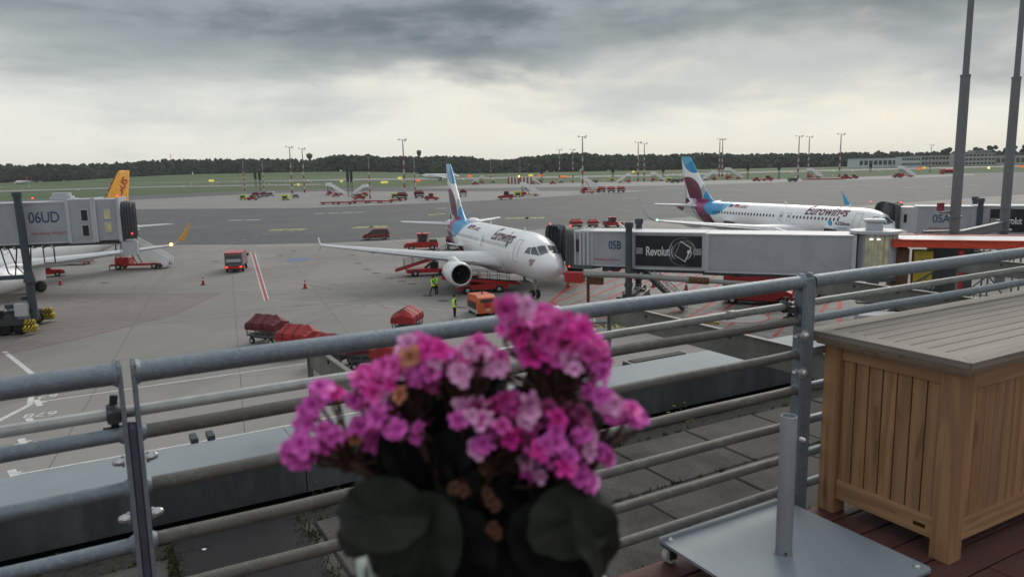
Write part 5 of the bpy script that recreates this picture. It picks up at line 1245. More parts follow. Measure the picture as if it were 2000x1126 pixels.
def tunnel(t, x0, x1, y0, y1, z0, z1, m, frames=True):
    b = MB(); b.box(x0, x1, min(y0, y1), max(y0, y1), z0, z1); b.build('tunnel_section', M[m], t)
    if frames:
        for z, h in ((z1, .10), (z0 - .10, .10)):
            b = MB(); b.box(x0 - .03, x1 + .03, min(y0, y1) - .05, max(y0, y1) + .05, z, z + h); b.build('tunnel_rail', M['bridge_light'], t)
        for x in (x0, x1 - .22):
            b = MB(); b.box(x - .03, x + .25, min(y0, y1) - .07, max(y0, y1) + .07, z0 + .01, z1 - .01); b.build('tunnel_frame', M['bridge_light'], t)
def clutter(t, x0, x1, y, z, n, seed, m='dark_metal'):
    r = random.Random(seed)
    for k in range(n):
        b = MB(); x = r.uniform(x0, x1); w_ = r.uniform(.15, .7); b.box(x, x + w_, y + r.uniform(-.1, .5), y + r.uniform(.6, 1.6), z - r.uniform(.1, .4), z); b.build('underfloor_box', M[m], t)
def carriage(t, x, y0, y1, top, z_beam, guards=True):
    for y in (y0, y1):
        b = MB(); b.cyl((x, y, .9), (x, y, top), .27, n=16); b.cyl((x, y, top - .4), (x, y, top), .36, n=16); b.cyl((x, y, 2.0), (x, y, 2.3), .34, n=16); b.build('lift_column', M['slate_steel'], t)
    b = MB(); b.box(x - .3, x + .3, y0, y1, z_beam, z_beam + .5); b.build('cross_beam', M['slate_steel'], t)
    b = MB(); b.box(x - .9, x + .9, y0 - .4, y1 + .4, .75, 1.2); b.box(x - .45, x + .45, y0 - .3, y1 + .3, 1.2, 1.45); b.build('wheel_carriage', M['dark_metal'], t)
    for y in (y0 - .1, y0 + .7, y1 - .7, y1 + .1):
        for xx in (-.55, .55):
            b = MB(); b.lathe([(.2, -.17), (.48, -.18), (.52, -.1), (.52, .1), (.48, .18), (.2, .17)], (x + xx, y, .52), 18, 'y', caps=True); b.build('wheel', M['black_rubber'], t)
    if guards:
        for y, s_ in ((y0 - .5, -1), (y1 + .5, 1)):
            for xx in (-1.3, 1.3):
                b = MB(); b.cbox((x + xx, y, .28), (.9, .9, .5), ch=.12); b.build('bumper_guard', M['hazard_stripes'], t)
                b = MB(); b.cbox((x + xx, y, .82), (.7, .7, .35), ch=.1); b.build('upper_guard', M['hazard_stripes'], t)
    r = random.Random(int(x * 7) + 3)
    for k in range(14):
        b = MB(); xx = x + r.uniform(-.9, .7); yy = r.uniform(y0 - .5, y1); b.box(xx, xx + r.uniform(.1, .4), yy, yy + r.uniform(.2, .5), 1.2, 1.2 + r.uniform(.15, .6)); b.build('control_box', M['dark_metal' if k % 3 else 'aircraft_grey'], t)
def hood(t, p0, d0, p1, d1, hw, z0, z1, n=15, m='bellows', slope=0):
    b = MB(); P0, P1 = Vector(p0), Vector(p1); D0, D1 = Vector(d0).normalized(), Vector(d1).normalized(); k = (P1 - P0).length * .5
    rg = []
    for i in range(2 * n + 1):
        u = i / (2 * n); q = P0 * ((1 - u) ** 3) + (P0 + D0 * k) * (3 * u * (1 - u) ** 2) + (P1 - D1 * k) * (3 * u * u * (1 - u)) + P1 * u ** 3
        d = (D0 * (1 - u) + D1 * u).normalized(); a = Vector((-d.y, d.x, 0)); w_ = hw - (.09 if i % 2 else 0); zt = z1 - (.09 if i % 2 else 0) - slope * u
        rg.append([q + a * x + Vector((0, 0, z)) for x, z in ((-w_, z0), (-w_, zt - .7), (-w_ * .86, zt - .25), (-w_ * .55, zt), (w_ * .55, zt), (w_ * .86, zt - .25), (w_, zt - .7), (w_, z0))])
    b.loft(rg, closed=True, caps=False, smooth=False); o = b.build('bellows_hood', M[m], t)
    for i in range(0, 2 * n + 1, 2):
        f = MB(); pts = rg[i] ; f.tube(pts, .045, 4); f.build('hood_rib', M['bridge_dark'], o)
    return o
# -- middle bridge 05B
BA = math.atan2(54.3 - 61.6, 24.6 - 5.5)
t = thing('passenger_bridge', (5.5, 61.7, 0), BA, 'long grey passenger bridge marked 05B docked at the nose of the middle airliner', 'passenger bridge', 'airport passenger bridges')
inv = Matrix.Rotation(-BA, 3, 'Z')
def loc(x, y): v = inv @ Vector((x - 5.5, y - 61.7, 0)); return (v.x, v.y, 0)
tunnel(t, 1.0, 4.5, 0, 2.6, 3.62, 6.28, 'bridge_grey'); tunnel(t, 4.4, 10.2, -.14, 2.75, 3.5, 6.26, 'bridge_grey'); tunnel(t, 10.25, 20.8, -.34, 2.95, 3.42, 6.22, 'bridge_grey')
b = MB(); b.box(10.5, 20.55, -.36, -.345, 3.6, 6.1); b.build('wall_cladding', M['bridge_grey'], t)
advert(t, 4.8, 9.98, -.15, 3.68, 6.08, 1)
text_part('05B', .95, lambda x, z: (2.55 + x, -.03, 4.95 + z), M['text_blue'], t, bold=.014, spacing=.95, sx=.72)
text_part('Hamburg Airport', .3, lambda x, z: (1.35 + x, -.03, 4.0 + z), M['text_red'], t)
text_part('Passenger Terminal', .24, lambda x, z: (3.0 + x * .9, -.035, 3.75 + z), M['bridge_dark'], t) if 0 else None
for x in (-.3, .15, .45, .8):
    b = MB(); b.box(x, x + .18, -.25, 2.85, 3.6, 6.4); b.build('cab_frame', M['bridge_light'], t)
b = MB(); b.box(-.3, 1.1, -.12, 2.7, 3.55, 6.3); b.build('cab', M['bridge_grey'], t)
b = MB(); b.box(-.1, .13, -.27, -.255, 4.7, 5.7); b.build('cab_window', M['glass_dark'], t)
b = MB(); b.box(-.6, 1.3, -.4, 3.0, 3.3, 3.55); b.build('cab_floor', M['bridge_dark'], t)
d = loc(3.75, 67.0); c0 = (-.3, 1.45, 0); nv = inv @ Vector((-.937, -.351, 0))
hood(t, c0, (-1, 0, 0), d, tuple(nv), 1.7, 3.4, 6.45, 15)
for x, y, z in ((-.6, -.1, 6.75), (-2.9, 1.6, 6.75), (-.7, -.2, 3.4)):
    b = MB(); b.cyl((x, y, z - .03), (x, y, z), .05, n=6); b.ball((x, y, z + .05), .07, 8, 6); b.build('warning_lamp', M['lamp_red'], t)
carriage(t, 4.35, -.65, 3.3, 7.15, 3.0, guards=False)
b = MB(); b.tube([(-.4, -.8, 2.9), (4, -.8, 2.95), (9.0, -.75, 2.75)], .22, 10); b.tube([(10.6, -.75, 2.7), (15.5, -.7, 2.55)], .17, 10); b.build('air_duct', M['conduit_dull'], t)
b = MB(); b.tube([(9.0, -.75, 2.75), (10.6, -.75, 2.7)], .27, 12); b.build('duct_joint', M['rust'], t)
b = MB(); b.cyl((5.3, -.78, 2.92), (5.5, -.78, 2.92), .3, n=12); b.build('duct_flange', M['conduit_dull'], t); b = MB(); b.cyl((8.9, -.75, 2.75), (9.1, -.75, 2.75), .3, n=12); b.build('duct_flange', M['conduit_dull'], t)
b = MB(); b.cbox((-.1, -.7, 2.25), (1.6, .8, .85), ch=.06); b.build('cable_hoist_box', M['red_paint'], t)
b = MB(); b.cbox((-.1, -1.12, 2.2), (1.6, .04, .06)); b.build('hazard_edge', M['hazard_stripes'], t)
b = MB(); b.cyl((1.0, -.6, .6), (1.0, -.6, 2.8), .13, n=8); b.cbox((1.6, -.5, 2.1), (1.2, .6, .5)); b.build('cable_post', M['rust'], t)
clutter(t, -1, 9.5, .2, 3.45, 16, 4); clutter(t, 10.5, 20, .2, 3.3, 14, 6)
b = MB(); b.bar((4.5, .3, 3.3), (10, .3, 3.3), .2, .35); b.bar((4.5, 2.2, 3.3), (20, 2.2, 3.2), .2, .35); b.bar((10, .3, 3.2), (20.5, .3, 3.2), .2, .35); b.build('underframe', M['bridge_dark'], t)
# service stair under the bridge
st = thing('bridge_stair', (0, 0, 0)); st.parent = t
for dy in (0, .9):
    b = MB(); b.bar((5.0, .2 + dy, 3.4), (8.6, .2 + dy, .15), .06, .28); b.build('stringer', M['aircraft_grey' if dy else 'dark_metal'], st)
    b = MB(); b.tube([(5.0, .2 + dy, 4.3), (8.6, .2 + dy, 1.1), (8.8, .2 + dy, .1)], .035, 6); b.tube([(5.0, .2 + dy, 3.85), (8.6, .2 + dy, .65)], .03, 6)
    for i in range(6): x = 5.2 + i * .66; z = 3.25 - i * .6; b.cyl((x, .2 + dy, z), (x, .2 + dy, z + .9), .025, n=5)
    b.build('handrail', M['aircraft_grey'], st)
for i in range(13):
    b = MB(); x = 5.2 + i * .26; b.box(x, x + .26, .22, 1.08, 3.2 - i * .235, 3.24 - i * .235); b.build('tread', M['grey_bed'], st)
b = MB(); b.cbox((8.3, -.9, .9), (1.4, .8, .8), ch=.05); b.build('cable_drum_box', M['aircraft_grey'], t)
b = MB(); b.cyl((8.3, -1.32, 1.3), (8.3, -1.3, 1.3), .22, n=12); b.build('drum_logo', M['dark_metal'], t)
b = MB(); b.cbox((10.2, -3.6, 0), (3.0, .5, .16)); b.build('kerb_guard', M['hazard_stripes'], t)
# rotunda: ribbed drum with lit windows and a roof unit
r0 = thing('rotunda', (22.15, 1.2, 0)); r0.parent = t
b = MB(); b.cyl((0, 0, 3.3), (0, 0, 6.4), 1.45, n=24); b.build('drum_wall', M['bridge_light'], r0)
b = MB(); b.cyl((0, 0, 6.4), (0, 0, 6.6), 1.75, n=24); b.build('drum_roof', M['bridge_light'], r0)
b = MB(); b.cyl((0, 0, 3.0), (0, 0, 3.3), 1.65, n=24); b.build('drum_floor', M['bridge_dark'], r0)
for a in (-112, -96, -80, -64):
    b = MB(); q0, q1 = R(a - 6.5), R(a + 6.5); rr_ = 1.475
    b.add([(rr_ * math.cos(q0), rr_ * math.sin(q0), 3.7), (rr_ * math.cos(q1), rr_ * math.sin(q1), 3.7), (rr_ * math.cos(q1), rr_ * math.sin(q1), 6.2), (rr_ * math.cos(q0), rr_ * math.sin(q0), 6.2)], [(0, 1, 2, 3)]); b.build('window_pane', M['window_lit'], r0)
for k in range(26):
    q = R(-180 + k * 360 / 26); b = MB(); b.cyl((1.49 * math.cos(q), 1.49 * math.sin(q), 3.3), (1.49 * math.cos(q), 1.49 * math.sin(q), 6.4), .035, n=5); b.build('mullion', M['bridge_light'], r0)
for a in (-104, -86):
    q = R(a); b = MB(); b.ball((1.45 * math.cos(q), 1.45 * math.sin(q), 6.05), (.14, .1, .05), 8, 5); b.build('ceiling_light', M['lamp_white'], r0)
b = MB(); b.cbox((-.1, 0, 6.6), (1.1, 1.1, .6), ch=.06); b.build('roof_unit', M['bridge_light'], r0); b = MB(); b.cbox((-.1, 0, 7.2), (1.5, 1.4, .2), ch=.07); b.build('roof_unit_cap', M['bridge_light'], r0)
b = MB(); b.cyl((0, 0, 0), (0, 0, 3.0), .42, n=16); b.build('support_column', M['bridge_grey'], r0)
b = MB(); b.box(-1.5, -1.3, -1.5, 1.6, 3.4, 6.4); b.build('dark_gasket', M['bridge_dark'], r0)
b = MB()                                                    # platform with railing below
for z in (2.1, 2.5, 2.9): b.tube([(-1.2, -2.3, z), (1.8, -2.3, z)], .03, 5)
for x in (-1.2, 0, 1.8): b.cyl((x, -2.3, 1.6), (x, -2.3, 2.9), .035, n=5)
b.box(-1.2, 1.8, -2.35, -1.6, 1.5, 1.6); b.build('platform_railing', M['dark_metal'], r0)
# -- red steel walkway carrying on to the right
def W2(x, y, z): return (x, y, z)
t = thing('steel_walkway', (27.3, 55.0, 0), R(-20), 'red steel walkway frame with pale roof running right from the bridge rotunda', 'walkway')
b = MB(); b.box(.5, 34, -1.4, 2.6, 5.86, 6.0); b.build('roof_deck', M['bridge_light'], t)
for y in (-1.55, 2.6):
    b = MB(); b.box(.4, 34, y, y + .14, 5.55, 6.0); b.box(.4, 34, y - .1, y + .24, 5.5, 5.55); b.box(.4, 34, y - .1, y + .24, 6.0, 6.05); b.build('edge_beam', M['orange_red'], t)
for k in range(11):
    b = MB(); b.box(1.2 + k * 3.2, 1.4 + k * 3.2, -1.4, 2.6, 5.6, 5.84); b.build('cross_beam', M['dark_red'], t)
for x in (4.6, 10.7, 17.5, 24): 
    for y in (-1.35, 2.45): b = MB(); b.box(x, x + .32, y - .16, y + .16, 0, 5.3); b.build('column', M['red_paint'], t)
b = MB(); b.box(1.9, 3.1, -1.1, .0, 2.6, 5.2); b.build('yellow_cabinet', M['hazard_yellow'], t)
for z in (4.4, 4.1, 3.8): b = MB(); b.box(2.35, 2.8, -1.12, -1.10, z, z + .2); b.build('cabinet_notice', M['dark_metal'], t)
b = MB(); b.box(.6, 1.6, -1.0, 2.4, 2.2, 5.3); b.build('side_wall', M['rust'], t); b = MB(); b.box(3.2, 5.9, .4, 2.4, 1.2, 5.3); b.build('stair_core', M['bridge_dark'], t)
for k in range(8): b = MB(); b.box(.8, 2.6, -1.2, .6, .3 + k * .3, .42 + k * .3); b.build('louvre_step', M['grey_bed'], t)
sc1 = thing('scaffold', (27.3, 55.0, 0), R(-20), 'grey tube scaffold standing under the red walkway', 'scaffold')
r = random.Random(8); nx = 13
for i in range(nx):
    for y in (3.2, 5.0): b = MB(); b.cyl((5.5 + i * 2.0, y, 0), (5.5 + i * 2.0, y, 5.0), .06, n=6); b.build('standard', M['conduit_dull'], sc1)
for z in (1.2, 3.0, 4.8):
    for y in (3.2, 5.0): b = MB(); b.cyl((5.5, y, z), (5.5 + (nx - 1) * 2, y, z), .05, n=6); b.build('ledger', M['conduit_dull'], sc1)
for i in range(nx - 1):
    b = MB(); z = (1.2, 3.0)[i % 2]; b.cyl((5.5 + i * 2, 3.1, z), (7.5 + i * 2, 3.1, z + 1.8), .05, n=6); b.cyl((7.5 + i * 2, 3.1, .2), (5.5 + i * 2, 3.1, 3.0), .05, n=6); b.build('brace', M['bracket' if i % 2 else 'conduit_dull'], sc1)
b = MB(); b.box(5.5, 29, 3.2, 5.0, .9, .98); b.box(5.5, 29, 3.2, 5.0, 2.9, 2.96); b.build('plank_deck', M['bracket'], sc1)
# white and grey equipment on the ground beneath (low roof units)
t = thing('service_canopy', (36.5, 47.5, 0), R(-12), 'low pale roof of a service hut beneath the red walkway', 'service hut')
b = MB(); b.box(0, 9, -1, 1.8, 2.2, 2.4); b.build('roof', M['bridge_light'], t); b = MB(); b.box(.3, 8.7, -.8, 1.6, 0, 2.2); b.build('wall', M['bridge_dark'], t)
t = thing('air_conditioning_unit', (23.5, 47.0, 0), R(-15), 'grey louvred air conditioning unit low behind the rail post', 'air conditioner')
b = MB(); b.cbox((0, 0, 0), (3, 1.6, 2.0), ch=.05); b.build('casing', M['bridge_grey'], t)
for k in range(9): b = MB(); b.box(-1.3, 1.3, -.86, -.8, .3 + k * .18, .38 + k * .18); b.build('louvre', M['bridge_dark'], t)
b = MB(); b.cbox((-2.2, -.4, 0), (.25, .25, 1.2)); b.build('bollard', M['hazard_stripes'], t)
# spiral of cable guides and a light cage stair to the right of the rail post
t = thing('cage_stair', (28.0, 49.5, 0), R(-35), 'grey tubular cage stair beneath the rotunda right of the rail post', 'stair')
b = MB(); 
for y in (0, 1.1):
    b.tube([(-4, y, .2), (0, y, 3.2)], .06, 6); b.tube([(-4, y, 1.2), (0, y, 4.2)], .04, 6); b.tube([(-4, y, .7), (0, y, 3.7)], .03, 6)
    for i in range(9): b.cyl((-4 + i * .5, y, .2 + i * .375), (-4 + i * .5, y, 1.2 + i * .375), .025, n=5)
b.build('handrail', M['dark_metal'], t)
for i in range(12): b = MB(); b.box(-3.9 + i * .33, -3.6 + i * .33, 0, 1.1, .3 + i * .25, .34 + i * .25); b.build('tread', M['grey_bed'], t)
for k in range(5): b = MB(); b.tube([(1 + 2.6 * math.cos(a), -2 + 2.0 * math.sin(a), .5 + k * .35) for a in [PI + i * PI / 9 for i in range(10)]], .035, 5); b.build('cage_ring', M['dark_metal'], t)
# -- rear bridge 05A
BR = math.atan2(79.4 - 83.9, 54.6 - 44.4)
t = thing('passenger_bridge', (44.4, 83.9, 0), BR, 'grey passenger bridge marked 05A docked at the nose of the rear airliner on the right', 'passenger bridge', 'airport passenger bridges')
inv = Matrix.Rotation(-BR, 3, 'Z')
tunnel(t, .5, 6.2, 0, 2.7, 3.62, 6.42, 'bridge_grey'); tunnel(t, 6.1, 14.5, -.12, 2.85, 3.56, 6.5, 'bridge_grey'); tunnel(t, 14.6, 30, -.3, 3.0, 3.5, 6.6, 'bridge_grey')
advert(t, 7.6, 14.0, -.13, 3.8, 6.25, 1)
text_part('05A/B', 1.25, lambda x, z: (2.2 + x, -.03, 4.75 + z), M['text_blue'], t, bold=.012, spacing=.95, sx=.85)
text_part('Hamburg Airport', .36, lambda x, z: (1.9 + x, -.03, 4.0 + z), M['text_red'], t)
b = MB(); b.box(-1.0, .5, -.1, 2.8, 3.55, 6.4); b.build('cab', M['bridge_light'], t); b = MB(); b.box(-.6, -.3, -.13, -.11, 4.7, 5.6); b.build('cab_window', M['glass_dark'], t)
v = inv @ Vector((44.24 - 44.4 - 5 * .46 + 2.0 * .887 + .9, 83.83 - 83.9 + 5 * .887 + 2.0 * .46, 0)); nv = inv @ Vector((-.887, -.46, 0))
hood(t, (-1.0, 1.4, 0), (-1, 0, 0), (v.x, v.y, 0), tuple(nv), 1.8, 3.2, 6.75, 15)
for x, y in ((-1.0, 0), (-4.0, 1.5)): b = MB(); b.cyl((x, y, 6.85), (x, y, 6.9), .05, n=6); b.ball((x, y, 6.95), .08, 8, 6); b.build('warning_lamp', M['lamp_red'], t)
carriage(t, 6.6, -.6, 3.4, 7.4, 3.0); b = MB(); b.cyl((9.4, 3.3, 6.4), (9.4, 3.3, 7.7), .3, n=14); b.build('column_top', M['slate_steel'], t)
clutter(t, 0, 24, .2, 3.4, 20, 9)
b = MB(); b.bar((.5, .3, 3.35), (30, .3, 3.3), .25, .4); b.build('underframe', M['bridge_dark'], t)
b = MB(); b.cbox((-3, -6, 0), (2.2, .5, .5)); b.build('kerb_guard', M['hazard_stripes'], t)
# -- upper deck bridge 06UD at the left
BL = math.atan2(-3.0, -9.2)
t = thing('passenger_bridge', (-29.2, 58.4, 0), BL, 'grey upper deck passenger bridge marked 06UD at the left edge', 'passenger bridge', 'airport passenger bridges')
tunnel(t, 4.3, 26, .0, -2.9, 6.72, 9.62, 'bridge_grey')
b = MB(); b.box(2.62, 4.3, -3.2, .25, 6.55, 9.85); b.build('end_section', M['bridge_grey'], t)
b = MB(); b.box(.9, 2.5, -3.1, .16, 6.7, 9.8); b.build('cab', M['bridge_grey'], t)
for x in (.9, 2.5, 2.66, 4.3): b = MB(); b.box(x - .1, x + .1, -3.3, .32, 6.6, 9.9); b.build('section_frame', M['bridge_light'], t)
for x, y, z, w_, h in ((3.0, .262, 8.25, .42, .8), (3.0, .262, 7.1, .42, .8), (1.5, .172, 8.35, .36, .65), (1.5, .172, 7.35, .36, .65)):
    b = MB(); b.box(x - .07, x + w_ + .07, y - .01, y + .04, z - .07, z + h + .07); f_ = b.build('window_frame', M['aircraft_grey'], t)
    b = MB(); b.box(x, x + w_, y + .041, y + .05, z, z + h); b.build('pane', M['glass_dark' if x > 2.5 else 'window_lit'], f_)
text_part('06UD', 1.15, lambda x, z: (7.0 - x, .012, 8.2 + z), M['text_blue'], t, bold=.014, spacing=.95, sx=.76)
text_part('Hamburg Airport', .33, lambda x, z: (6.9 - x, .012, 7.3 + z), M['text_red'], t)
text_part('Gate Service', .3, lambda x, z: (7.9 - x, .012, 7.35 + z), M['bridge_dark'], t) if 0 else None
hood(t, (.9, -1.5, 0), (-1, 0, 0), (.0, -1.6, 0), (-1, -.12, 0), 1.5, 6.7, 9.6, 5, slope=.12)
b = MB(); b.box(4.2, 5.6, -2, -.6, 9.85, 10.1); b.cyl((4.9, -1.3, 10.1), (4.9, -1.3, 10.35), .65, n=14); b.build('roof_unit', M['bridge_light'], t)
for x, y, z in ((6.6, -.2, 10.0), (.9, .0, 10.0), (.1, .12, 7.1)): b = MB(); b.cyl((x, y, z - .03), (x, y, z), .05, n=6); b.ball((x, y, z + .03), .07, 8, 6); b.build('warning_lamp', M['lamp_red'], t)
b = MB(); b.bar((1, -.1, 6.5), (26, -.1, 6.5), .15, .25); b.bar((1, -2.7, 6.5), (26, -2.7, 6.5), .15, .25); b.build('underframe', M['dark_metal'], t)
for k in range(26): b = MB(); b.box(5.6 + k * .62, 5.72 + k * .62, -2.7, .0, 6.28, 6.5); b.build('floor_rib', M['bridge_light'], t)
for pts in ([(8.5, .2, 6.6), (8.0, .3, 5.0), (7.2, .3, 3.9), (7.0, .2, 6.4)], [(9.0, .2, 6.6), (8.6, .3, 4.6), (8.2, .3, 4.2), (7.9, .2, 6.4)], [(6.2, .2, 6.4), (6.2, .2, 5.2), (5.5, .2, 5.2), (5.5, .2, 6.3)]): b = MB(); b.tube(pts, .05, 6); b.build('hanging_cable', M['black_rubber'], t)
b = MB(); b.box(-.2, .9, -.6, .3, 5.6, 6.5); b.tube([(-.3, .3, 6.4), (-.3, .3, 5.5), (1, .3, 5.5), (1, .3, 6.4)], .04, 6); b.build('service_basket', M['aircraft_grey'], t)
p = inv
ca = Matrix.Rotation(-BL, 3, 'Z') @ (G(62, 640) - Vector((-29.2, 58.4, 0)))
x_ = ca.x
b = MB(); b.cyl((x_ - .95, .75, 1.0), (x_ - .75, .75, 10.45), .27, n=16); b.cyl((x_ - .75, .75, 10.2), (x_ - .75, .75, 10.5), .34, n=16); b.build('lift_column', M['slate_steel'], t)
b = MB(); b.cyl((x_ + .3, -3.6, 1.0), (x_ + .3, -3.6, 6.5), .27, n=16); b.build('lift_column', M['slate_steel'], t)
b = MB(); b.cyl((x_ + 1.6, .75, 1.0), (x_ + 1.6, .75, 6.3), .26, n=16); b.build('lift_column', M['slate_steel'], t)
b = MB(); b.box(x_ - .8, x_ + 1.7, .6, .9, 4.15, 4.45); b.bar((x_ - .3, .75, 4.3), (x_ + 1.7, .75, 1.4), .1, .1) if 0 else None; b.build('cross_beam', M['slate_steel'], t)
b = MB(); b.cyl((x_ - .9, .75, 3.9), (x_ - .88, .75, 4.7), .42, .28, n=16); b.build('column_collar', M['slate_steel'], t)
carriage(t, x_ + .6, -3.4, .6, 1.6, 1.3, True)
b = MB(); b.cbox((x_ - .3, 1.3, 1.5), (.8, .5, .9)); b.build('control_cabinet', M['aircraft_grey'], t)

# ---------------------------------------------------------------- the two tall grey poles on the right, linked by a beam
def tall_pole(px, py, label, w1, w2, ysplit):
    o = G(px, py); t = thing('tall_pole', (o.x, o.y, 0), 0, label, 'tall pole', 'tall grey poles'); D = o.y; k = D / 1472
    zs = AT(px, ysplit, D).z; zj = AT(px, 462 if px < 1900 else 440, D).z
    b = MB(); b.cyl((0, 0, 0), (0, 0, zs), w1 * k / 2 * 1.08, w1 * k / 2 * .92, 24); b.build('lower_shaft', M['mast_grey'], t)
    b = MB(); b.cyl((0, 0, zs), (0, 0, zs + 19), w2 * k / 2, w2 * k / 2 * .8, 24); b.build('upper_shaft', M['mast_grey'], t)
    b = MB(); b.cyl((0, 0, zs - .12), (0, 0, zs + .05), w1 * k / 2, n=24); b.build('step_collar', M['mast_grey'], t)
    b = MB(); 
    for dz0, dz1, q_ in ((-.5, -.35, .8), (.35, .5, .8), (1.5, 1.65, .66)):
        b = MB(); b.cyl((0, 0, zj + dz0), (0, 0, zj + dz1), w1 * k * q_, n=24); b.build('flange', M['mast_grey'], t)
    b = MB(); b.cyl((0, 0, 0), (0, 0, .35), w1 * k * .9, n=24); b.build('base_flange', M['mast_grey'], t)
    return t, o, zj
ta, oa, za = tall_pole(1853, 592, 'front one of the two tall dark grey poles at the right, the left one', 18.5, 11.5, 148)
tb_, ob, zb = tall_pole(1951, 560, 'rear one of the two tall dark grey poles, nearest the right edge', 17, 10.5, 152)
t = thing('link_beam', (oa.x, oa.y, 0), 0, 'dark steel beam bolted between the two tall grey poles', 'steel beam'); d = ob - oa; d.z = 0
b = MB(); dn = d.normalized(); s0, s1 = dn * .5, d - dn * .45; z0_, z1_ = za, zb
b.bar((s0.x, s0.y, z0_), (s1.x, s1.y, z1_), .18, .62); b.bar((s0.x, s0.y, z0_ + .34), (s1.x, s1.y, z1_ + .34), .45, .08); b.bar((s0.x, s0.y, z0_ - .34), (s1.x, s1.y, z1_ - .34), .45, .08); b.build('i_beam', M['mast_grey'], t)
b = MB(); b.bar((s0.x + .1, s0.y - .3, z0_ - .2), (s0.x - 3.4, s0.y - 1.2, z0_ + .45), .15, .15); b.cbox((s0.x - 2.2, s0.y - 1.0, z0_ + .4), (2.0, .5, .18)); b.build('side_arm', M['mast_grey'], t)
o = AT(1837, 403, 60); t = thing('obstacle_light', (o.x, 60, 0), 0, 'red box lamp on a short arm left of the front tall pole', 'obstacle light'); b = MB(); b.cbox((0, 0, o.z - .35), (.45, .4, .65), ch=.05); b.build('lamp_housing', M['dark_red'], t); b = MB(); b.bar((0, 0, o.z - .5), (1.2, .5, o.z - .5), .1, .14); b.build('arm', M['mast_grey'], t)
# ---------------------------------------------------------------- the terrace: (u, n) runs along and across the railing
TH = R(29.5); U = Vector((math.cos(TH), math.sin(TH), 0)); NN = Vector((-math.sin(TH), math.cos(TH), 0))
ZD = 10.0
def TW(u, n, z=0): return U * u + NN * n + Vector((0, 0, z))
def tthing(name, u, n, z, label, cat, group=None): return thing(name, TW(u, n, z), TH, label, cat, group)
NR = 2.245
# building mass below the terrace (everything the pavers, gutter and parapet rest on)
b = MB(); b.box(-14, 26, -9, 4.30, -.2, 9.60); o = b.build('terminal_building_block', M['parapet_face'], None); o.location = (0, 0, 0); o.rotation_euler = (0, 0, TH); tag(o, kind='structure')
# roof pavers
par = thing('roof_paving', (0, 0, 0), TH); tag(par, kind='structure')
pg = .62; rr = random.Random(4); pme = []
for k in range(6):
    b = MB(); g = .005 + .0012 * (k % 3); h = pg / 2 - g; r_ = random.Random(k)
    def rg(i, z): return [(x * (h - i) + r_.uniform(-.003, .003), y * (h - i) + r_.uniform(-.003, .003), z) for x, y in ((-1, -1), (1, -1), (1, 1), (-1, 1))]
    b.loft([rg(0, -.05), rg(0, -.008), rg(.006, 0)], smooth=False)
    me = bpy.data.meshes.new('paver'); me.from_pydata(b.v, [], b.f); me.materials.append(M['paver']); pme.append(me)
for i in range(-9, 26):
    for j in range(-1, 3):
        u = .25 + (i + .5) * pg + (.0 if j % 2 else .33); n = 3.01 + (j - .5) * pg + .155 * 0
        if n > 3.7: continue
        o = bpy.data.objects.new('paver', pme[rr.randrange(6)]); sc.collection.objects.link(o); o.parent = par
        o.location = (u, n, 9.87 + rr.uniform(-.004, .004)); o.rotation_euler = (rr.uniform(-.005, .005), rr.uniform(-.005, .005), rr.uniform(-.006, .006) + rr.choice((0, PI / 2, PI)))
b = MB(); b.box(-8, 20, 1.9, 3.78, 9.60, 9.861); o = b.build('paving_bed', mat('joint_dirt', (.035, .035, .026), .95, var=.5, scale=40, bump=.8, bscale=90), par)
mb = MB(); rm = random.Random(12)                          # moss and grit in the joints
def tuft(u, n, s, k=10):
    for _ in range(k):
        x, y = u + rm.gauss(0, s), n + rm.gauss(0, s * .5); h = rm.uniform(.006, .03); a = rm.uniform(0, PI); w_ = rm.uniform(.002, .006)
        mb.add([(x - w_ * math.cos(a), y - w_ * math.sin(a), 9.865), (x + w_ * math.cos(a), y + w_ * math.sin(a), 9.865), (x + rm.uniform(-.015, .015), y + rm.uniform(-.015, .015), 9.865 + h)], [(0, 1, 2)])
for k in range(200):
    j = rm.choice((0, 1, 1)); n = 2.39 + j * pg + .31 * 0 if 0 else rm.choice((2.39, 3.01, 3.63)); tuft(rm.uniform(-2, 6), n, .02)
for k in range(90): tuft(.22 + rm.gauss(0, .012), rm.uniform(2.9, 3.75), .012, 12)
for k in range(50): tuft(.80 + rm.gauss(0, .02), rm.uniform(2.9, 3.75), .02, 12)
for k in range(60): tuft(rm.uniform(-1, 6), 3.78, .03, 12)
o = mb.build('moss', M['moss']); o.rotation_euler = (0, 0, TH); tag(o, 'green moss and weeds growing in the joints between the roof pavers', 'moss', kind='stuff')
b = MB(); b.add([(.225, 2.3, 9.876), (.80, 2.3, 9.876), (.80, 3.77, 9.876), (.225, 3.77, 9.876)], [(0, 1, 2, 3)]); b.box(.225, .80, 2.3, 3.77, 9.865, 9.8755)
o = b.build('roofing_felt', M['felt']); o.rotation_euler = (0, 0, TH); tag(o, 'black strip of roofing felt laid on the pavers beyond the left rail post', 'roofing felt')
b = MB(); rl = random.Random(2)                             # bird droppings and dead leaves
for (u, n) in ((.47, 3.33), (.50, 3.35), (.43, 3.28), (.62, 3.03), (1.9, 2.72), (.35, 3.6)):
    c = [(u + rl.uniform(.008, .02) * math.cos(a), n + rl.uniform(.006, .014) * math.sin(a), 9.880) for a in [2 * PI * i / 9 for i in range(9)]]; b.add(c, [tuple(range(9))])
o = b.build('bird_droppings', M['plain_white']); o.rotation_euler = (0, 0, TH); tag(o, 'few pale bird droppings spotted on the felt and pavers', 'bird droppings', kind='stuff')
b = MB()
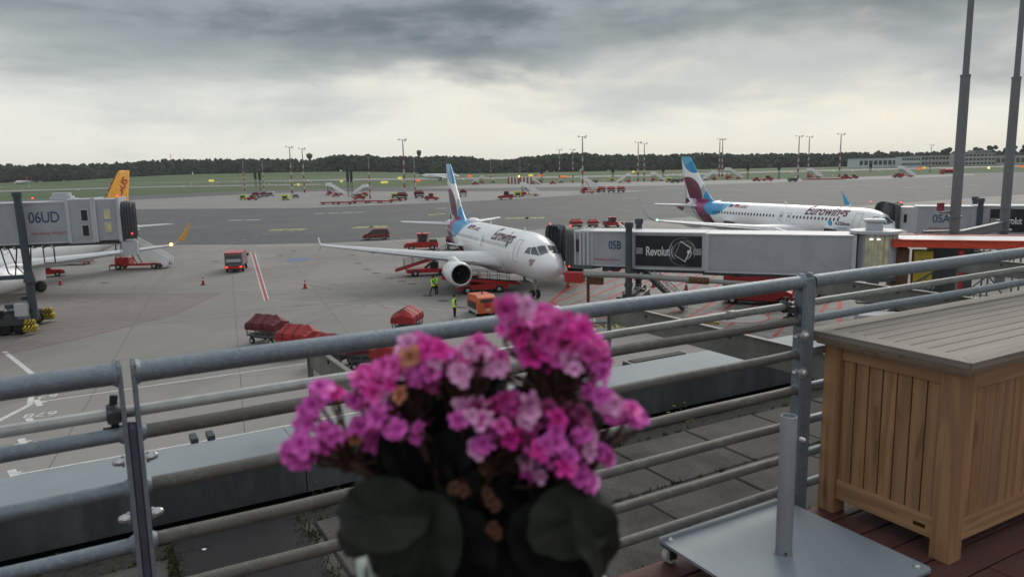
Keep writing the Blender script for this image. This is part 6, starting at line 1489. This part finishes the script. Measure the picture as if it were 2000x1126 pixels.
for k in range(120):
    u, n = rl.gauss(-.35, .14), 3.80 + rl.uniform(-.05, .05); a = rl.uniform(0, 6.3); s = rl.uniform(.008, .02); z = 9.80 + rl.uniform(0, .06)
    b.add([(u + s * math.cos(a), n + s * math.sin(a), z), (u + s * .5 * math.cos(a + 1.6), n + s * .5 * math.sin(a + 1.6), z + .01), (u - s * math.cos(a), n - s * math.sin(a), z + rl.uniform(0, .02)), (u + s * .5 * math.cos(a - 1.6), n + s * .5 * math.sin(a - 1.6), z)], [(0, 1, 2, 3)])
o = b.build('dead_leaves', M['dry_leaf']); o.rotation_euler = (0, 0, TH); tag(o, 'brown dead leaves caught in the gutter at the lower left', 'dead leaves', kind='stuff')
def weed(u, n, label, k=9, seed=1, flower=False):
    r = random.Random(seed); t = tthing('weed', u, n, 9.80, label, 'weed'); b = MB(); c = MB()
    for i in range(k):
        a = r.uniform(0, 6.3); L_ = r.uniform(.08, .24); lean = r.uniform(.2, .9)
        p = [Vector((0, 0, 0)) + Vector((math.cos(a) * L_ * lean * q, math.sin(a) * L_ * lean * q * .5, L_ * q * (1.2 - .5 * q))) for q in (0, .35, .7, 1)]
        b.tube(p, [.0025, .002, .0015, .001], 4)
        for q in (.5, .8, 1):
            w_ = p[min(3, int(q * 3))]; a2 = r.uniform(0, 6.3); s = r.uniform(.008, .018)
            c.add([w_, w_ + Vector((s * math.cos(a2), s * math.sin(a2), .004)), w_ + Vector((2 * s * math.cos(a2), 2 * s * math.sin(a2), 0)), w_ + Vector((s * math.cos(a2 + .6), s * math.sin(a2 + .6), -.002))], [(0, 1, 2, 3)])
    b.build('stem', M['moss'], t); tag(c.build('leaves', M['flower_yellow' if flower else 'moss'], t), kind='stuff')
mat('flower_yellow', (.35, .33, .06), .8)
weed(3.55, 3.80, 'wiry weed with yellow tips growing in the gutter left of the right rail post', 16, 3, True); weed(.95, 3.78, 'thin grass tuft in the gutter under the left flowers', 12, 5); weed(-.12, 3.8, 'small weed in the gutter left of the left rail post', 9, 7)
# parapet: capping sheets with seams, face sheets below
pw = thing('parapet', (0, 0, 0), TH, 'low parapet wall with a pale grey metal capping beyond the pavers', 'parapet')
for k in range(-4, 10):
    u0 = .93 + k * 2.1; b = MB(); b.box(u0 + .002, u0 + 2.098, 3.96, 4.48, 10.085, 10.10); b.box(u0 + .002, u0 + 2.098, 4.465, 4.48, 9.9, 10.085); b.build('capping_sheet', M['cap_metal'], pw)
    b = MB(); b.box(u0 + .003, u0 + 2.097, 3.966, 3.985, 9.885, 10.084); b.build('face_sheet', M['parapet_face'], pw)
    for z in (9.93, 10.04): b = MB(); b.cyl((u0 + .05, 3.966, z), (u0 + .05, 3.958, z), .006, n=8); b.build('rivet', M['steel'], pw)
b = MB(); b.box(-9, 21, 4.1, 4.46, 9.5, 10.08); b.build('core', M['gutter'], pw)
g0 = G(398, 862, 10.1); t = tthing('edge_bracket', g0.dot(U), 4.5, 10.03, 'small black twin bracket on the outer edge of the parapet at the left', 'bracket')
for x in (-.045, .045):
    b = MB(); b.box(x - .02, x + .02, -.01, .035, 0, .095); b.box(x - .02, x + .02, .035, .10, .06, .095); b.build('hook', M['dark_metal'], t, bevel=.004)
g0 = G(1290, 697, 10.1); t = tthing('cable_cover', g0.dot(U), 4.56, 10.02, 'flat dark cover lying along the outer edge of the parapet right of the flowers', 'cable cover')
b = MB(); b.box(-.28, .34, -.04, .10, 0, .06); b.build('cover', M['dark_metal'], t, bevel=.012); b = MB(); b.box(-.24, .3, -.01, .07, .06, .066); b.build('rubber_strip', M['black_rubber'], t)
# outriggers: post and beam frames over the parapet
for k, (u, lab) in enumerate(((1.13, 'thin steel post and beam reaching out over the parapet, left one behind the flowers'), (3.41, 'steel post and beam over the parapet between the flowers and the right rail post'), (5.69, 'steel post and beam over the parapet right of the rail post, above the planter box'), (7.97, 'steel post and beam over the parapet near the right edge'))):
    t = tthing('outrigger', u, 0, 0, lab, 'steel bracket', 'outriggers along the parapet')
    b = MB(); b.box(-.017, .017, 4.531, 4.538, 10.0, 10.61); b.build('post', M['bracket'], t)
    b = MB(); b.box(-.005, .005, NR + .04, 4.53, 10.44, 10.595); b.box(-.025, .005, NR + .04, 4.53, 10.595, 10.601); b.build('beam', M['bracket'], t)
    for n in (3.3, 3.7, 4.1, 4.45):
        b = MB(); b.cyl((-.012, n, 10.56), (.012, n, 10.56), .012, n=8); b.build('bolt', M['dark_metal'], t)
rail_root = tthing('railing', 0, NR, 0, 'long galvanised terrace railing with a thick top rail and six thinner rails below', 'railing')
# railing panels and posts
RZ = (11.09, 10.92, 10.765, 10.60, 10.44, 10.28, 10.13); RR = (.0295, .020, .020, .020, .020, .020, .020)
def panel(u0, u1, label, dull=False, sh=0):
    t = thing('railing_panel', (0, 0, 0)); t.parent = rail_root
    for z, r in zip(RZ, RR):
        b = MB(); L_ = u1 - u0; n = 14; pts = [(u0 + L_ * i / n, .0015 * math.sin(i * 1.7 + z * 9), z + sh * i / n + .0012 * math.sin(i * 1.1 + z * 5)) for i in range(n + 1)]
        b.tube(pts, r, 20); b.build('top_rail' if r > .025 else 'rail', M['galv_brown'] if dull and r < .025 else M['galv'], t)
    for u, s in ((u0, 1), (u1, -1)):
        b = MB(); c = .012; b.loft([[(u - c / 2, y, z), (u + c / 2, y, z), (u + c / 2, y2, z), (u - c / 2, y2, z)] for z, y, y2 in ((10.02, -.03, .03), (11.09, -.03, .03), (11.115, -.024, .024), (11.13, -.01, .01))], smooth=False); b.build('end_plate', M['galv'], t, bevel=.002)
        for z, r in zip(RZ, RR):
            b = MB(); b.lathe([(r + .007, 0), (r + .004, s * .006), (r, s * .012)], (u + s * .006, 0, z), 18, 'x'); b.build('weld', M['galv'], t)
    return t
U0, U1 = .064, 2.775
panel(-2.64, U0 - .017, 'galvanised railing panel at the left edge of the terrace, cut by the picture')
panel(U0 + .017, U1 - .028, 'long galvanised railing panel in the middle behind the flowers', dull=True)
panel(U1 + .028, 5.5, 'galvanised railing panel at the right behind the teak planter box')
panel(5.56, 8.2, 'far right galvanised railing panel beyond the planter box')
# socket joint of the top rail
t = thing('rail_joint', (1.405, 0, 11.09)); t.parent = rail_root
for x in (-.035, .035): b = MB(); b.lathe([(.0305, -.022), (.036, -.02), (.036, .02), (.0305, .022)], (x, 0, 0), 20, 'x'); b.build('ring', M['galv'], t)
b = MB(); b.lathe([(.0312, -.013), (.0318, 0), (.0312, .013)], (0, 0, 0), 20, 'x'); b.build('gap_seal', M['black_rubber'], t)
for u, lab, top in ((U0, 'galvanised post between two railing panels left of the flowers', 10.945), (U1, 'galvanised post between two railing panels right of the umbrella foot', 11.10), (5.53, 'railing post hidden mostly by the planter box', 11.1)):
    t = thing('railing_post', (u, 0, 0)); t.parent = rail_root
    b = MB(); b.box(-.0105 if u == U0 else -.0145, .0105 if u == U0 else .0145, -.026, .026, 9.9, top); b.build('post_bar', M['galv' if u != U0 else 'slate_post'] if 'slate_post' in M else mat('slate_post', (.075, .09, .12), .5, .2, var=.15, scale=20), t, bevel=.004)
    for z in (10.845, 10.68):
        for s in (-1, 1):
            b = MB(); b.cyl((s * .027, 0, z), (s * .0345, 0, z), .016, n=16); b.cyl((s * .0345, 0, z), (s * .045, 0, z), .0125, n=6, smooth=False); b.lathe([(.0108, s * .045), (.0102, s * .051), (.007, s * .056), (.0008, s * .058)], (0, 0, z), 14, 'x'); b.build('acorn_nut', M['steel'], t)
# plates face along the rail; on the right post the bolts face the terrace
t = thing('post_face', (U1, -.028, 0)); t.parent = rail_root
b = MB(); b.box(-.045, .03, .0, .006, 9.95, 11.11); b.build('face_plate', M['galv'], t, bevel=.002)
for z in (10.855, 10.685): b = MB(); b.cyl((-.028, -.004, z), (-.028, -.0, z), .026, n=20); b.build('washer', M['steel'], t); b = MB(); b.ball((-.028, -.008, z), (.017, .014, .017), 14, 8); b.build('dome_nut', M['steel'], t)
# conduit tube running along the outside of the rail
t = tthing('conduit', 0, NR, 0, 'silver tube clamped along the railing just under the top rail', 'conduit tube')
b = MB(); b.tube([(-2.7, .052, 10.955), (0, .052, 10.967), (1.6, .052, 10.972), (1.62, .052, 10.972)], .0165, 18); b.build('tube_left', M['conduit'], t)
b = MB(); b.tube([(1.62, .052, 10.972), (2.4, .052, 10.978), (5.2, .052, 10.985), (8.2, .052, 10.99)], .0165, 18); b.build('tube_right', M['conduit_dull'], t)
b = MB(); b.lathe([(.0166, -.025), (.0195, -.024), (.0195, .024), (.0166, .025)], (2.37, .052, 10.978), 18, 'x'); b.build('sleeve', M['conduit_dull'], t)
for u in (U0 - .04, U1 - .06, 5.2):
    b = MB(); b.lathe([(.019, -.018), (.028, -.016), (.028, .016), (.019, .018)], (u, .052, 10.968 + u * .0035), 14, 'x'); b.cbox((u, .02, 10.955), (.03, .05, .03)); b.bar((u, .052, 10.99), (u + .005, .052, 11.02), .012, .02); b.bar((u, .03, 10.95), (u, .03, 10.90), .014, .02); b.cyl((u - .03, .035, 10.93), (u + .03, .035, 10.93), .007, n=8); b.cyl((u + .028, .035, 10.93), (u + .038, .035, 10.93), .013, n=6); b.build('clamp', M['dark_metal'], t)
# decking
dk = thing('terrace_deck', (0, 0, 0), TH); tag(dk, kind='structure')
pw_, rd = .145, random.Random(9); n = NR - .005
while n > -3:
    u = -3.2 + rd.uniform(-1, 0)
    while u < 8:
        L_ = rd.uniform(1.6, 2.6); b = MB(); g = .004
        b.cbox((0, 0, -.028), (L_ - g, pw_ - .008, .028), ch=.003); o = b.build('plank', M['deck_red'], dk); o.location = (u + L_ / 2, n - pw_ / 2, ZD + rd.uniform(-.001, .001)); u += L_
    n -= pw_
b = MB(); b.box(-4, 9, -4, NR - .01, 9.7, 9.965); b.build('deck_frame', M['gutter'], dk)
# umbrella foot: steel plate on castors with a tube
t = tthing('umbrella_stand', 2.30, 1.885, 0, 'grey square steel umbrella stand on castors with a short open tube', 'umbrella stand')
b = MB(); s = .365; c = .018
b.loft([[(x, y, z) for x, y in ((-s + c, -s), (s - c, -s), (s, -s + c), (s, s - c), (s - c, s), (-s + c, s), (-s, s - c), (-s, -s + c))] for z in (10.085, 10.097)], smooth=False); b.build('base_plate', M['plate_grey'], t, bevel=.0015)
b = MB(); b.lathe([(.0315, 10.097), (.0315, 10.664), (.0285, 10.667), (.0265, 10.664), (.0265, 10.45)], (-.03, 0, 0), 28); b.build('tube', M['silver_paint'], t)
b = MB(); b.lathe([(.037, 10.0972), (.036, 10.100), (.0316, 10.102)], (-.03, 0, 0), 24); b.build('weld_ring', M['plate_grey'], t)
b = MB(); b.cyl((.0, -.028, 10.575), (.004, -.043, 10.575), .009, n=12); b.ball((.004, -.045, 10.575), .009, 10, 6); b.build('locking_screw', M['steel'], t)
b = MB(); b.cyl((-.05, -.026, 10.118), (-.0505, -.0305, 10.118), .005, n=10); b.build('drain_hole', M['paint_black'], t)
for x in (-1, 1):
    for y in (-1, 1):
        px_, py_ = x * (s - .04), y * (s - .04)
        b = MB(); b.cyl((px_, py_, 10.097), (px_, py_, 10.099), .016, n=16); b.lathe([(.012, 10.099), (.011, 10.104), (.004, 10.107)], (px_, py_, 0), 14, caps=True); b.build('bolt_head', M['steel'], t)
        g = thing('castor', (px_, py_, 10.0)); g.parent = t
        b = MB(); b.cyl((0, -.014, .034), (0, .014, .034), .034, n=22); b.build('wheel', M['caster_white'], g)
        b = MB(); b.box(-.016, .016, -.024, -.016, .02, .085); b.box(-.016, .016, .016, .024, .02, .085); b.box(-.03, .03, -.026, .026, .07, .085); b.bar((.01, 0, .065), (.06, 0, .05), .03, .008); b.cyl((0, -.026, .034), (0, .026, .034), .008, n=8); b.build('fork', M['black_rubber'], g)
# teak planter box
PU0, PN0, DP, LP = 2.905, 1.60, .63, 1.9
t = tthing('planter_box', PU0, PN0, 0, 'teak planter box with a weathered grey slatted lid and panelled sides', 'wooden planter box')
lg = .085
for x, y in ((0, 0), (0, DP - lg), (LP - lg, 0), (LP - lg, DP - lg)):
    b = MB(); b.box(x, x + lg, y, y + lg, 10.0, 10.80); b.build('leg', M['teak_v'], t, bevel=.004)
for y, m in ((.012, 'teak_h'), (DP - .04, 'teak_h')):
    b = MB(); b.box(lg + .001, LP - lg - .001, y, y + .026, 10.715, 10.80); b.build('top_rail', M[m], t, bevel=.002); b = MB(); b.box(lg + .001, LP - lg - .001, y, y + .026, 10.075, 10.165); b.build('bottom_rail', M[m], t, bevel=.002)
for x in (.012, LP - .04):
    b = MB(); b.box(x, x + .026, lg + .001, DP - lg - .001, 10.735, 10.80); b.build('top_rail', M['teak_h2'], t, bevel=.002); b = MB(); b.box(x, x + .026, lg + .001, DP - lg - .001, 10.075, 10.165); b.build('bottom_rail', M['teak_h2'], t, bevel=.002)
nb = 7; wb = (DP - 2 * lg) / nb
for i in range(nb): b = MB(); b.box(.024, .036, lg + i * wb + .0036, lg + (i + 1) * wb - .0036, 10.16, 10.74); b.build('side_board', M['teak_v'], t)
nb = 25; wb = (LP - 2 * lg) / nb
for i in range(nb): b = MB(); b.box(lg + i * wb + .002, lg + (i + 1) * wb - .002, .024, .036, 10.16, 10.72); b.build('front_board', M['teak_v'], t)
b = MB(); b.box(.045, LP - .045, .045, DP - .045, 10.1, 10.79); b.build('liner', M['gutter'], t)
b = MB(); b.box(.0105, .012, .113, .165, 10.108, 10.124); b.build('brass_plate', mat('brass', (.10, .06, .015), .5, .8), t)
wood_mat('teak_edge', (.26, .21, .165), (.20, .15, .11), (.33, .25, .18), 0, .7)
# lid: mitred border, slats, moulded underside
z1 = 10.862; z0 = 10.836; oh = .062; bw = .085
A = [(-oh, -oh), (LP + oh, -oh), (LP + oh, DP + oh), (-oh, DP + oh)]; B = [(-oh + bw, -oh + bw), (LP + oh - bw, -oh + bw), (LP + oh - bw, DP + oh - bw), (-oh + bw, DP + oh - bw)]
for i in range(4):
    j = (i + 1) % 4; q = [A[i], A[j], B[j], B[i]]; cx_, cy_ = sum(p[0] for p in q) / 4, sum(p[1] for p in q) / 4
    q = [(cx_ + (x - cx_) * .9985, cy_ + (y - cy_) * .9985) for x, y in q]
    b = MB(); b.loft([[(x, y, z) for x, y in q] for z in (z0, z1)], smooth=False); b.build('lid_border', M['teak_grey' if i % 2 == 0 else 'teak_grey2'], t, bevel=.005)
ns = 8; ws = (DP + 2 * oh - 2 * bw) / ns
for i in range(ns): b = MB(); y = -oh + bw + i * ws; b.box(-oh + bw + .002, LP + oh - bw - .002, y + .0025, y + ws - .0025, z0 + .006, z1 - .003); b.build('lid_slat', M['teak_grey'], t, bevel=.0015)
b = MB(); b.box(-oh + .06, LP + oh - .06, -oh + .06, DP + oh - .06, 10.8, z0 + .003); b.build('lid_tray', M['gutter'], t)
for k, (o_, a, c) in enumerate(((.010, 10.822, 10.8355), (.024, 10.808, 10.8215), (.036, 10.798, 10.8075))):
    b = MB(); b.loft([[(x, y, z) for x, y in ((-oh + o_, -oh + o_), (LP + oh - o_, -oh + o_), (LP + oh - o_, DP + oh - o_), (-oh + o_, DP + oh - o_))] for z in (a, c)], smooth=False); b.build('lid_moulding', M['teak_edge'], t, bevel=.004)

# ---------------------------------------------------------------- flowers on the table in front
PD = .62
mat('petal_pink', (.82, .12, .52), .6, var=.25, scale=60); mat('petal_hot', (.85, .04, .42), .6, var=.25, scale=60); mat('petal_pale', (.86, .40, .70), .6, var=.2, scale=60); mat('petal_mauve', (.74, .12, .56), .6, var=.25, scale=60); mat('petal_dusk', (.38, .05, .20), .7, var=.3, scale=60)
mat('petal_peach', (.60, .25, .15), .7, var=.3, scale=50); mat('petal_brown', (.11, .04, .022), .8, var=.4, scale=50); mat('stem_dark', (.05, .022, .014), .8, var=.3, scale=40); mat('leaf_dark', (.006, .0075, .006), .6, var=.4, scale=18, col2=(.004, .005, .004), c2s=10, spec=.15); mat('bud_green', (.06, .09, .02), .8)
pl = thing('potted_plant', (AT(905, 1080, PD).x, PD, AT(905, 1080, PD).z), 0, 'pink double flowered pot plant with dark scalloped leaves, blurred in the foreground', 'potted plant')
base = Vector(pl.location)
def flower_mesh(seed, mname, size=.0098):
    r = random.Random(seed); b = MB()
    for layer, (np_, rad, tilt) in enumerate(((5, 1.15, .12), (5, 1.0, .5), (5, .78, .9), (4, .52, 1.2), (3, .3, 1.4))):
        for k in range(np_):
            a = 2 * PI * k / np_ + layer * .63 + r.uniform(-.15, .15); L_ = rad * size * r.uniform(.85, 1.15); w_ = L_ * r.uniform(.32, .42); tl = tilt + r.uniform(-.15, .15)
            ca, sa = math.cos(a), math.sin(a); vs = []
            for u, ww, cv in ((.05, .25, 0), (.4, .85, .05), (.75, 1.0, .05), (1.0, .55, -.06)):
                for sgn in (-1, 0, 1):
                    x = L_ * u * math.cos(tl); z = L_ * u * math.sin(tl) + cv * L_ * (1 if sgn else 0) * 1.5 - (.12 * L_ * u if layer == 0 else 0); y = sgn * w_ * ww
                    vs.append((x * ca - y * sa, x * sa + y * ca, z + layer * size * .06))
            b.add(vs, [(i * 3 + j, i * 3 + j + 1, i * 3 + j + 4, i * 3 + j + 3) for i in range(3) for j in range(2)], True)
    me = bpy.data.meshes.new('flower'); me.from_pydata(b.v, [], b.f); me.polygons.foreach_set('use_smooth', [True] * len(b.f)); me.materials.append(M[mname]); return me
FM = {k: [flower_mesh(i * 7 + j, k) for j in range(3)] for i, k in enumerate(('petal_pink', 'petal_hot', 'petal_pale', 'petal_mauve', 'petal_dusk', 'petal_peach', 'petal_brown'))}
rp = random.Random(21)
def Z(zx, zy): return 520 + zx / 1.9895, 560 + zy / 1.9895
heads = []
def add_f(zx, zy, kind=None, dy=0, s=1.0):
    px, py = Z(zx, zy); heads.append((px, py, kind, dy, s))
for s_ in ('955,70 990,130 1060,75 1040,110 1130,115 1190,130 960,175 1030,180 1090,190 1150,180 1200,140 1010,240 1090,290h 1130,210 1190,230 1250,240 1200,310p 1260,290p 1290,240 1300,310m 1230,190 985,80 1015,60p 1225,250p 1160,150h 1170,100h 1075,140 1000,200h 1040,255h 960,40p 935,70 1270,200 1220,120 920,150 1310,270m 1180,270p 1140,255 1205,170h 1235,150h 1100,90 1000,105 980,155h',
           '590,190 560,220p 540,250 620,200 680,225h 700,270p 650,270p 760,290p 720,300m 790,230p 840,240p 880,240p 820,215 900,290p 860,310p 880,270p 580,320m 550,340m 600,310m 520,290 430,310 400,330 390,310h 460,290 450,370 480,330 430,400 460,450m 420,440p 440,490m 480,520m 500,560m 400,500 370,520m 400,600m 430,570m 350,560o 560,260o 340,420m 370,415m 610,235 640,225h 660,250 730,255p 770,255p 560,200p 585,230p 530,225p 905,250 930,300p 840,280p 790,270p 750,320p 620,270m 590,290m 640,305m 410,360 465,410p 425,465p 455,510m 385,545m 420,610m 505,530m 370,330 385,350h 500,300 700,330b 660,400b 750,380b 520,400o 540,395b',
           '240,385m 210,380m 180,440m 150,460m 150,500m 140,530m 170,520m 240,550m 220,540m 130,590m 100,600m 160,610m 190,620m 90,630m 180,650m 200,600m 265,395h 225,400m 260,560m 115,640m 75,605p 195,440m 135,560m',
           '820,450p 790,470p 750,500m 840,500p 800,540p 830,600m 870,540m 910,540 940,420 900,440h 1010,430p 1030,470p 1000,490p 980,420 950,570h 1000,570h 970,560h 920,530 1050,590m 1080,620m 1030,610 1010,660p 1060,690p 1090,600m 600,530m 580,560m 620,500d 1040,440p 1015,510p 960,450 925,460 905,415 780,440p 805,490p 835,545p 815,615p 860,510m 1000,600h 940,590h 1080,650m 1070,710p 1035,680p 850,590m 740,650b 900,830b 880,940b 860,800b 740,560b 720,620b 735,600b 920,640b 760,740b 850,680b 960,650b',
           '1240,370m 1270,390m 1310,420m 1350,460m 1330,430 1390,480 1420,470 1170,440d 1220,480d 1190,500d 1130,550m 1110,560m 1230,580m 1260,600p 1300,630m 1240,560m 1160,670h 1180,680 1150,650m 1230,700m 1250,740m 1220,730m 1130,430d 1160,470d 1110,470d 1200,450d 1240,500d 1290,410m 1345,440p 1380,470m 1435,490m 1250,570p 1220,560m 1265,630p 1145,680h 1175,650m 1240,760m 1260,720p 1120,580m 1210,600m 1320,640m 1140,490d 1090,460d 1300,440p 1255,385m 1225,520d 1370,555b 1310,560b'):
    for tok in s_.split():
        k = None
        if tok[-1].isalpha(): k = tok[-1]; tok = tok[:-1]
        x, y = tok.split(','); add_f(float(x), float(y), {'p': 'petal_pale', 'h': 'petal_hot', 'm': 'petal_mauve', 'd': 'petal_dusk', 'o': 'petal_peach', 'b': 'petal_brown', None: 'petal_pink'}[k])
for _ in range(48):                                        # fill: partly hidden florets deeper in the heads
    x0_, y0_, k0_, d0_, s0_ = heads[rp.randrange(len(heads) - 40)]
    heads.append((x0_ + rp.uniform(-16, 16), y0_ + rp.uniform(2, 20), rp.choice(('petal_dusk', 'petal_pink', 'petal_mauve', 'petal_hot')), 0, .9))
hubs = [Vector(AT(*Z(zx, zy), PD + .01)) - base for zx, zy in ((1110, 420), (560, 520), (330, 680), (880, 700), (1150, 800), (760, 520))]
tops = []
ng = 0
for px, py, kind, dy, s in heads:
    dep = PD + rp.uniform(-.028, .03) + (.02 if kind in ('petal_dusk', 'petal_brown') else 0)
    p = AT(px + rp.uniform(-4, 4), py + 9 + rp.uniform(-4, 4), dep)
    o = bpy.data.objects.new('flower', FM[kind][rp.randrange(3)]); sc.collection.objects.link(o); o.parent = pl; o.location = p - base
    nrm = Vector((rp.gauss(0, .45) + (px - 900) / 900, -.75 + rp.gauss(0, .35), .6 + rp.gauss(0, .35))).normalized()
    o.rotation_mode = 'QUATERNION'; o.rotation_quaternion = nrm.to_track_quat('Z', 'Y'); o.scale = ((.55 if kind == 'petal_brown' else 1) * s * rp.uniform(.6, 1.08),) * 3
    tops.append((p - base, nrm))
sb = MB()
for i, (p, nrm) in enumerate(tops):
    h = min(hubs, key=lambda q: (q - p).length + (.05 if q.z > p.z else 0)); m_ = (p + h) / 2 + Vector((rp.uniform(-.008, .008), .012, -.008))
    sb.tube([p - nrm * .006, p - nrm * .014 + Vector((0, 0, -.004)), m_, h + Vector((rp.uniform(-.01, .01), rp.uniform(0, .02), -.01))], [.0016, .0014, .0014, .002], 5)
for h in hubs: sb.tube([h, h * .6 + Vector((0, .01, 0)), Vector((h.x * .15, .02, -.05))], [.004, .0045, .006], 7)
tag(sb.build('flower_stems', M['stem_dark'], pl), kind='stuff')
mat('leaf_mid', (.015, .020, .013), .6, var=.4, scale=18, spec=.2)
rl2 = random.Random(33)
def leaf_geo(seed):
    r = random.Random(seed); b = MB(); n = 44; rings = []; ph = r.uniform(0, 6)
    for j, q in enumerate((0.03, .25, .5, .75, .92, 1.0)):
        ring = []
        for i in range(n):
            a = 2 * PI * i / n; sc_ = 1 + ((.055 * abs(math.sin(7 * a)) + .05 * math.sin(2 * a + ph)) if j > 2 else 0)
            x = q * sc_ * math.cos(a); y = q * sc_ * math.sin(a) * .74 * (1 - .22 * math.cos(a)); x = x * 1.1 + (.12 * q if abs(a - PI) > 2.8 else 0)
            z = .30 * abs(y) - .28 * x * x * (1 if x > 0 else .4) + .05 * math.sin(7 * a + ph) * q * q
            ring.append((x, y, z))
        rings.append(ring)
    b.loft(rings, caps=False); return b
LG = [leaf_geo(i) for i in range(4)]
def leaf(zx, zy, rad, nrm, dy=.0, rot=0, m='leaf_dark'):
    px, py = Z(zx, zy); p = AT(px, py, PD + dy) - base; g_ = LG[rl2.randrange(4)]; b = MB(); b.add([(x * rad, y * rad, z * rad) for x, y, z in g_.v], g_.f, True)
    o = b.build('leaf', M[m], pl); o.location = p; o.rotation_mode = 'QUATERNION'
    o.rotation_quaternion = Vector(nrm).normalized().to_track_quat('Z', 'Y') @ Matrix.Rotation(rot, 3, 'Z').to_quaternion()
# larger drooping leaves, then the inner crowd of smaller ones
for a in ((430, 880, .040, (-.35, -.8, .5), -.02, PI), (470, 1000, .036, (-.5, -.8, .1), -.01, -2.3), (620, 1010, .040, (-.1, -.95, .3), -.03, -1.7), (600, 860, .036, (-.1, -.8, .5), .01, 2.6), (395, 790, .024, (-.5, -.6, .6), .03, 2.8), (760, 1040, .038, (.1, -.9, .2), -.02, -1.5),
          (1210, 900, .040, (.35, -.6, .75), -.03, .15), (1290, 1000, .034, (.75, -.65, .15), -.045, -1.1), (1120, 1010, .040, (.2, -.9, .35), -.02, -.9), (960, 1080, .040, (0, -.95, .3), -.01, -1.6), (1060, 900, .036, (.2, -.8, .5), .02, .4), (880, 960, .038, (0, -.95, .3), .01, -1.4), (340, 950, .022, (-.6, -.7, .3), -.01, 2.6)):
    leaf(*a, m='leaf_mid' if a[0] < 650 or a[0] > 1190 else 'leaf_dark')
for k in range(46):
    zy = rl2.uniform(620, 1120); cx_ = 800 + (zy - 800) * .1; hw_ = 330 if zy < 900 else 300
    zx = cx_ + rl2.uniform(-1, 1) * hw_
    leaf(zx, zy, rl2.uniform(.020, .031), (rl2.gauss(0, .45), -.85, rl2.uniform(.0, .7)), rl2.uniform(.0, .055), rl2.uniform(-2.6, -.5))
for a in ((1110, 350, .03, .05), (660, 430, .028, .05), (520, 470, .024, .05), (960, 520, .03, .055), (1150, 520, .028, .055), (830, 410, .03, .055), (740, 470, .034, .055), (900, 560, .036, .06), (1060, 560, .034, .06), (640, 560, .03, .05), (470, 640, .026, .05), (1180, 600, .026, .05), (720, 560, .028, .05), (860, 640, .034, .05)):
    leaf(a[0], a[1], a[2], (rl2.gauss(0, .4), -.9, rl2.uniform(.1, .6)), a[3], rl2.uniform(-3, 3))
for zx, zy in ((860, 800), (875, 830), (890, 850), (880, 935), (895, 955), (730, 780), (770, 790)):
    px, py = Z(zx, zy); o = bpy.data.objects.new('withered_flower', FM['petal_brown'][rp.randrange(3)]); sc.collection.objects.link(o); o.parent = pl; o.location = AT(px, py, PD - .03) - base; o.rotation_euler = (R(60), rp.uniform(-1, 1), 0); o.scale = (.5,) * 3
# square pot and the bar table it stands on
pc = AT(935, 1112, PD)
t = thing('flower_pot', (pc.x, PD + .0, pc.z - .17), R(14), 'pale green grey square pot under the pink flowers, only its rim in view', 'flower pot')
b = MB(); 
def sq(h, z): return [(-h, -h, z), (h, -h, z), (h, h, z), (-h, h, z)]
b.loft([sq(.066, 0), sq(.094, .15), sq(.103, .152), sq(.105, .17), sq(.096, .171), sq(.09, .14)], smooth=False); b.build('pot_body', M['porcelain'], t, bevel=.003)
b = MB(); b.loft([sq(.07, .12), sq(.086, .145)], smooth=False); b.build('soil', M['gutter'], t)
t = thing('bar_table', (pc.x, PD + .02, 0), R(14), 'high bar table below the picture edge that carries the flower pot', 'table'); zt = pc.z - .17
b = MB(); b.cbox((0, 0, zt - .03), (.3, .3, .03), ch=.006); b.build('table_top', M['porcelain'], t); b = MB(); b.cyl((0, 0, 10.02), (0, 0, zt - .03), .03, n=16); b.build('column', M['silver_paint'], t); b = MB(); b.cyl((0, 0, 10.0), (0, 0, 10.02), .2, n=24); b.build('foot', M['plate_grey'], t)

# ---------------------------------------------------------------- thin evening haze over the airfield
hb = MB(); hb.box(-3600, 3600, -120, 3300, -3, 60)
hm = bpy.data.materials.new('haze'); hm.use_nodes = True; ht = hm.node_tree; ht.nodes.clear()
ho = ht.nodes.new('ShaderNodeOutputMaterial'); hv = ht.nodes.new('ShaderNodeVolumePrincipled')
hv.inputs['Density'].default_value = .00006; hv.inputs['Color'].default_value = (.86, .9, .93, 1); ht.links.new(hv.outputs[0], ho.inputs['Volume'])
tag(hb.build('haze', hm), kind='stuff')
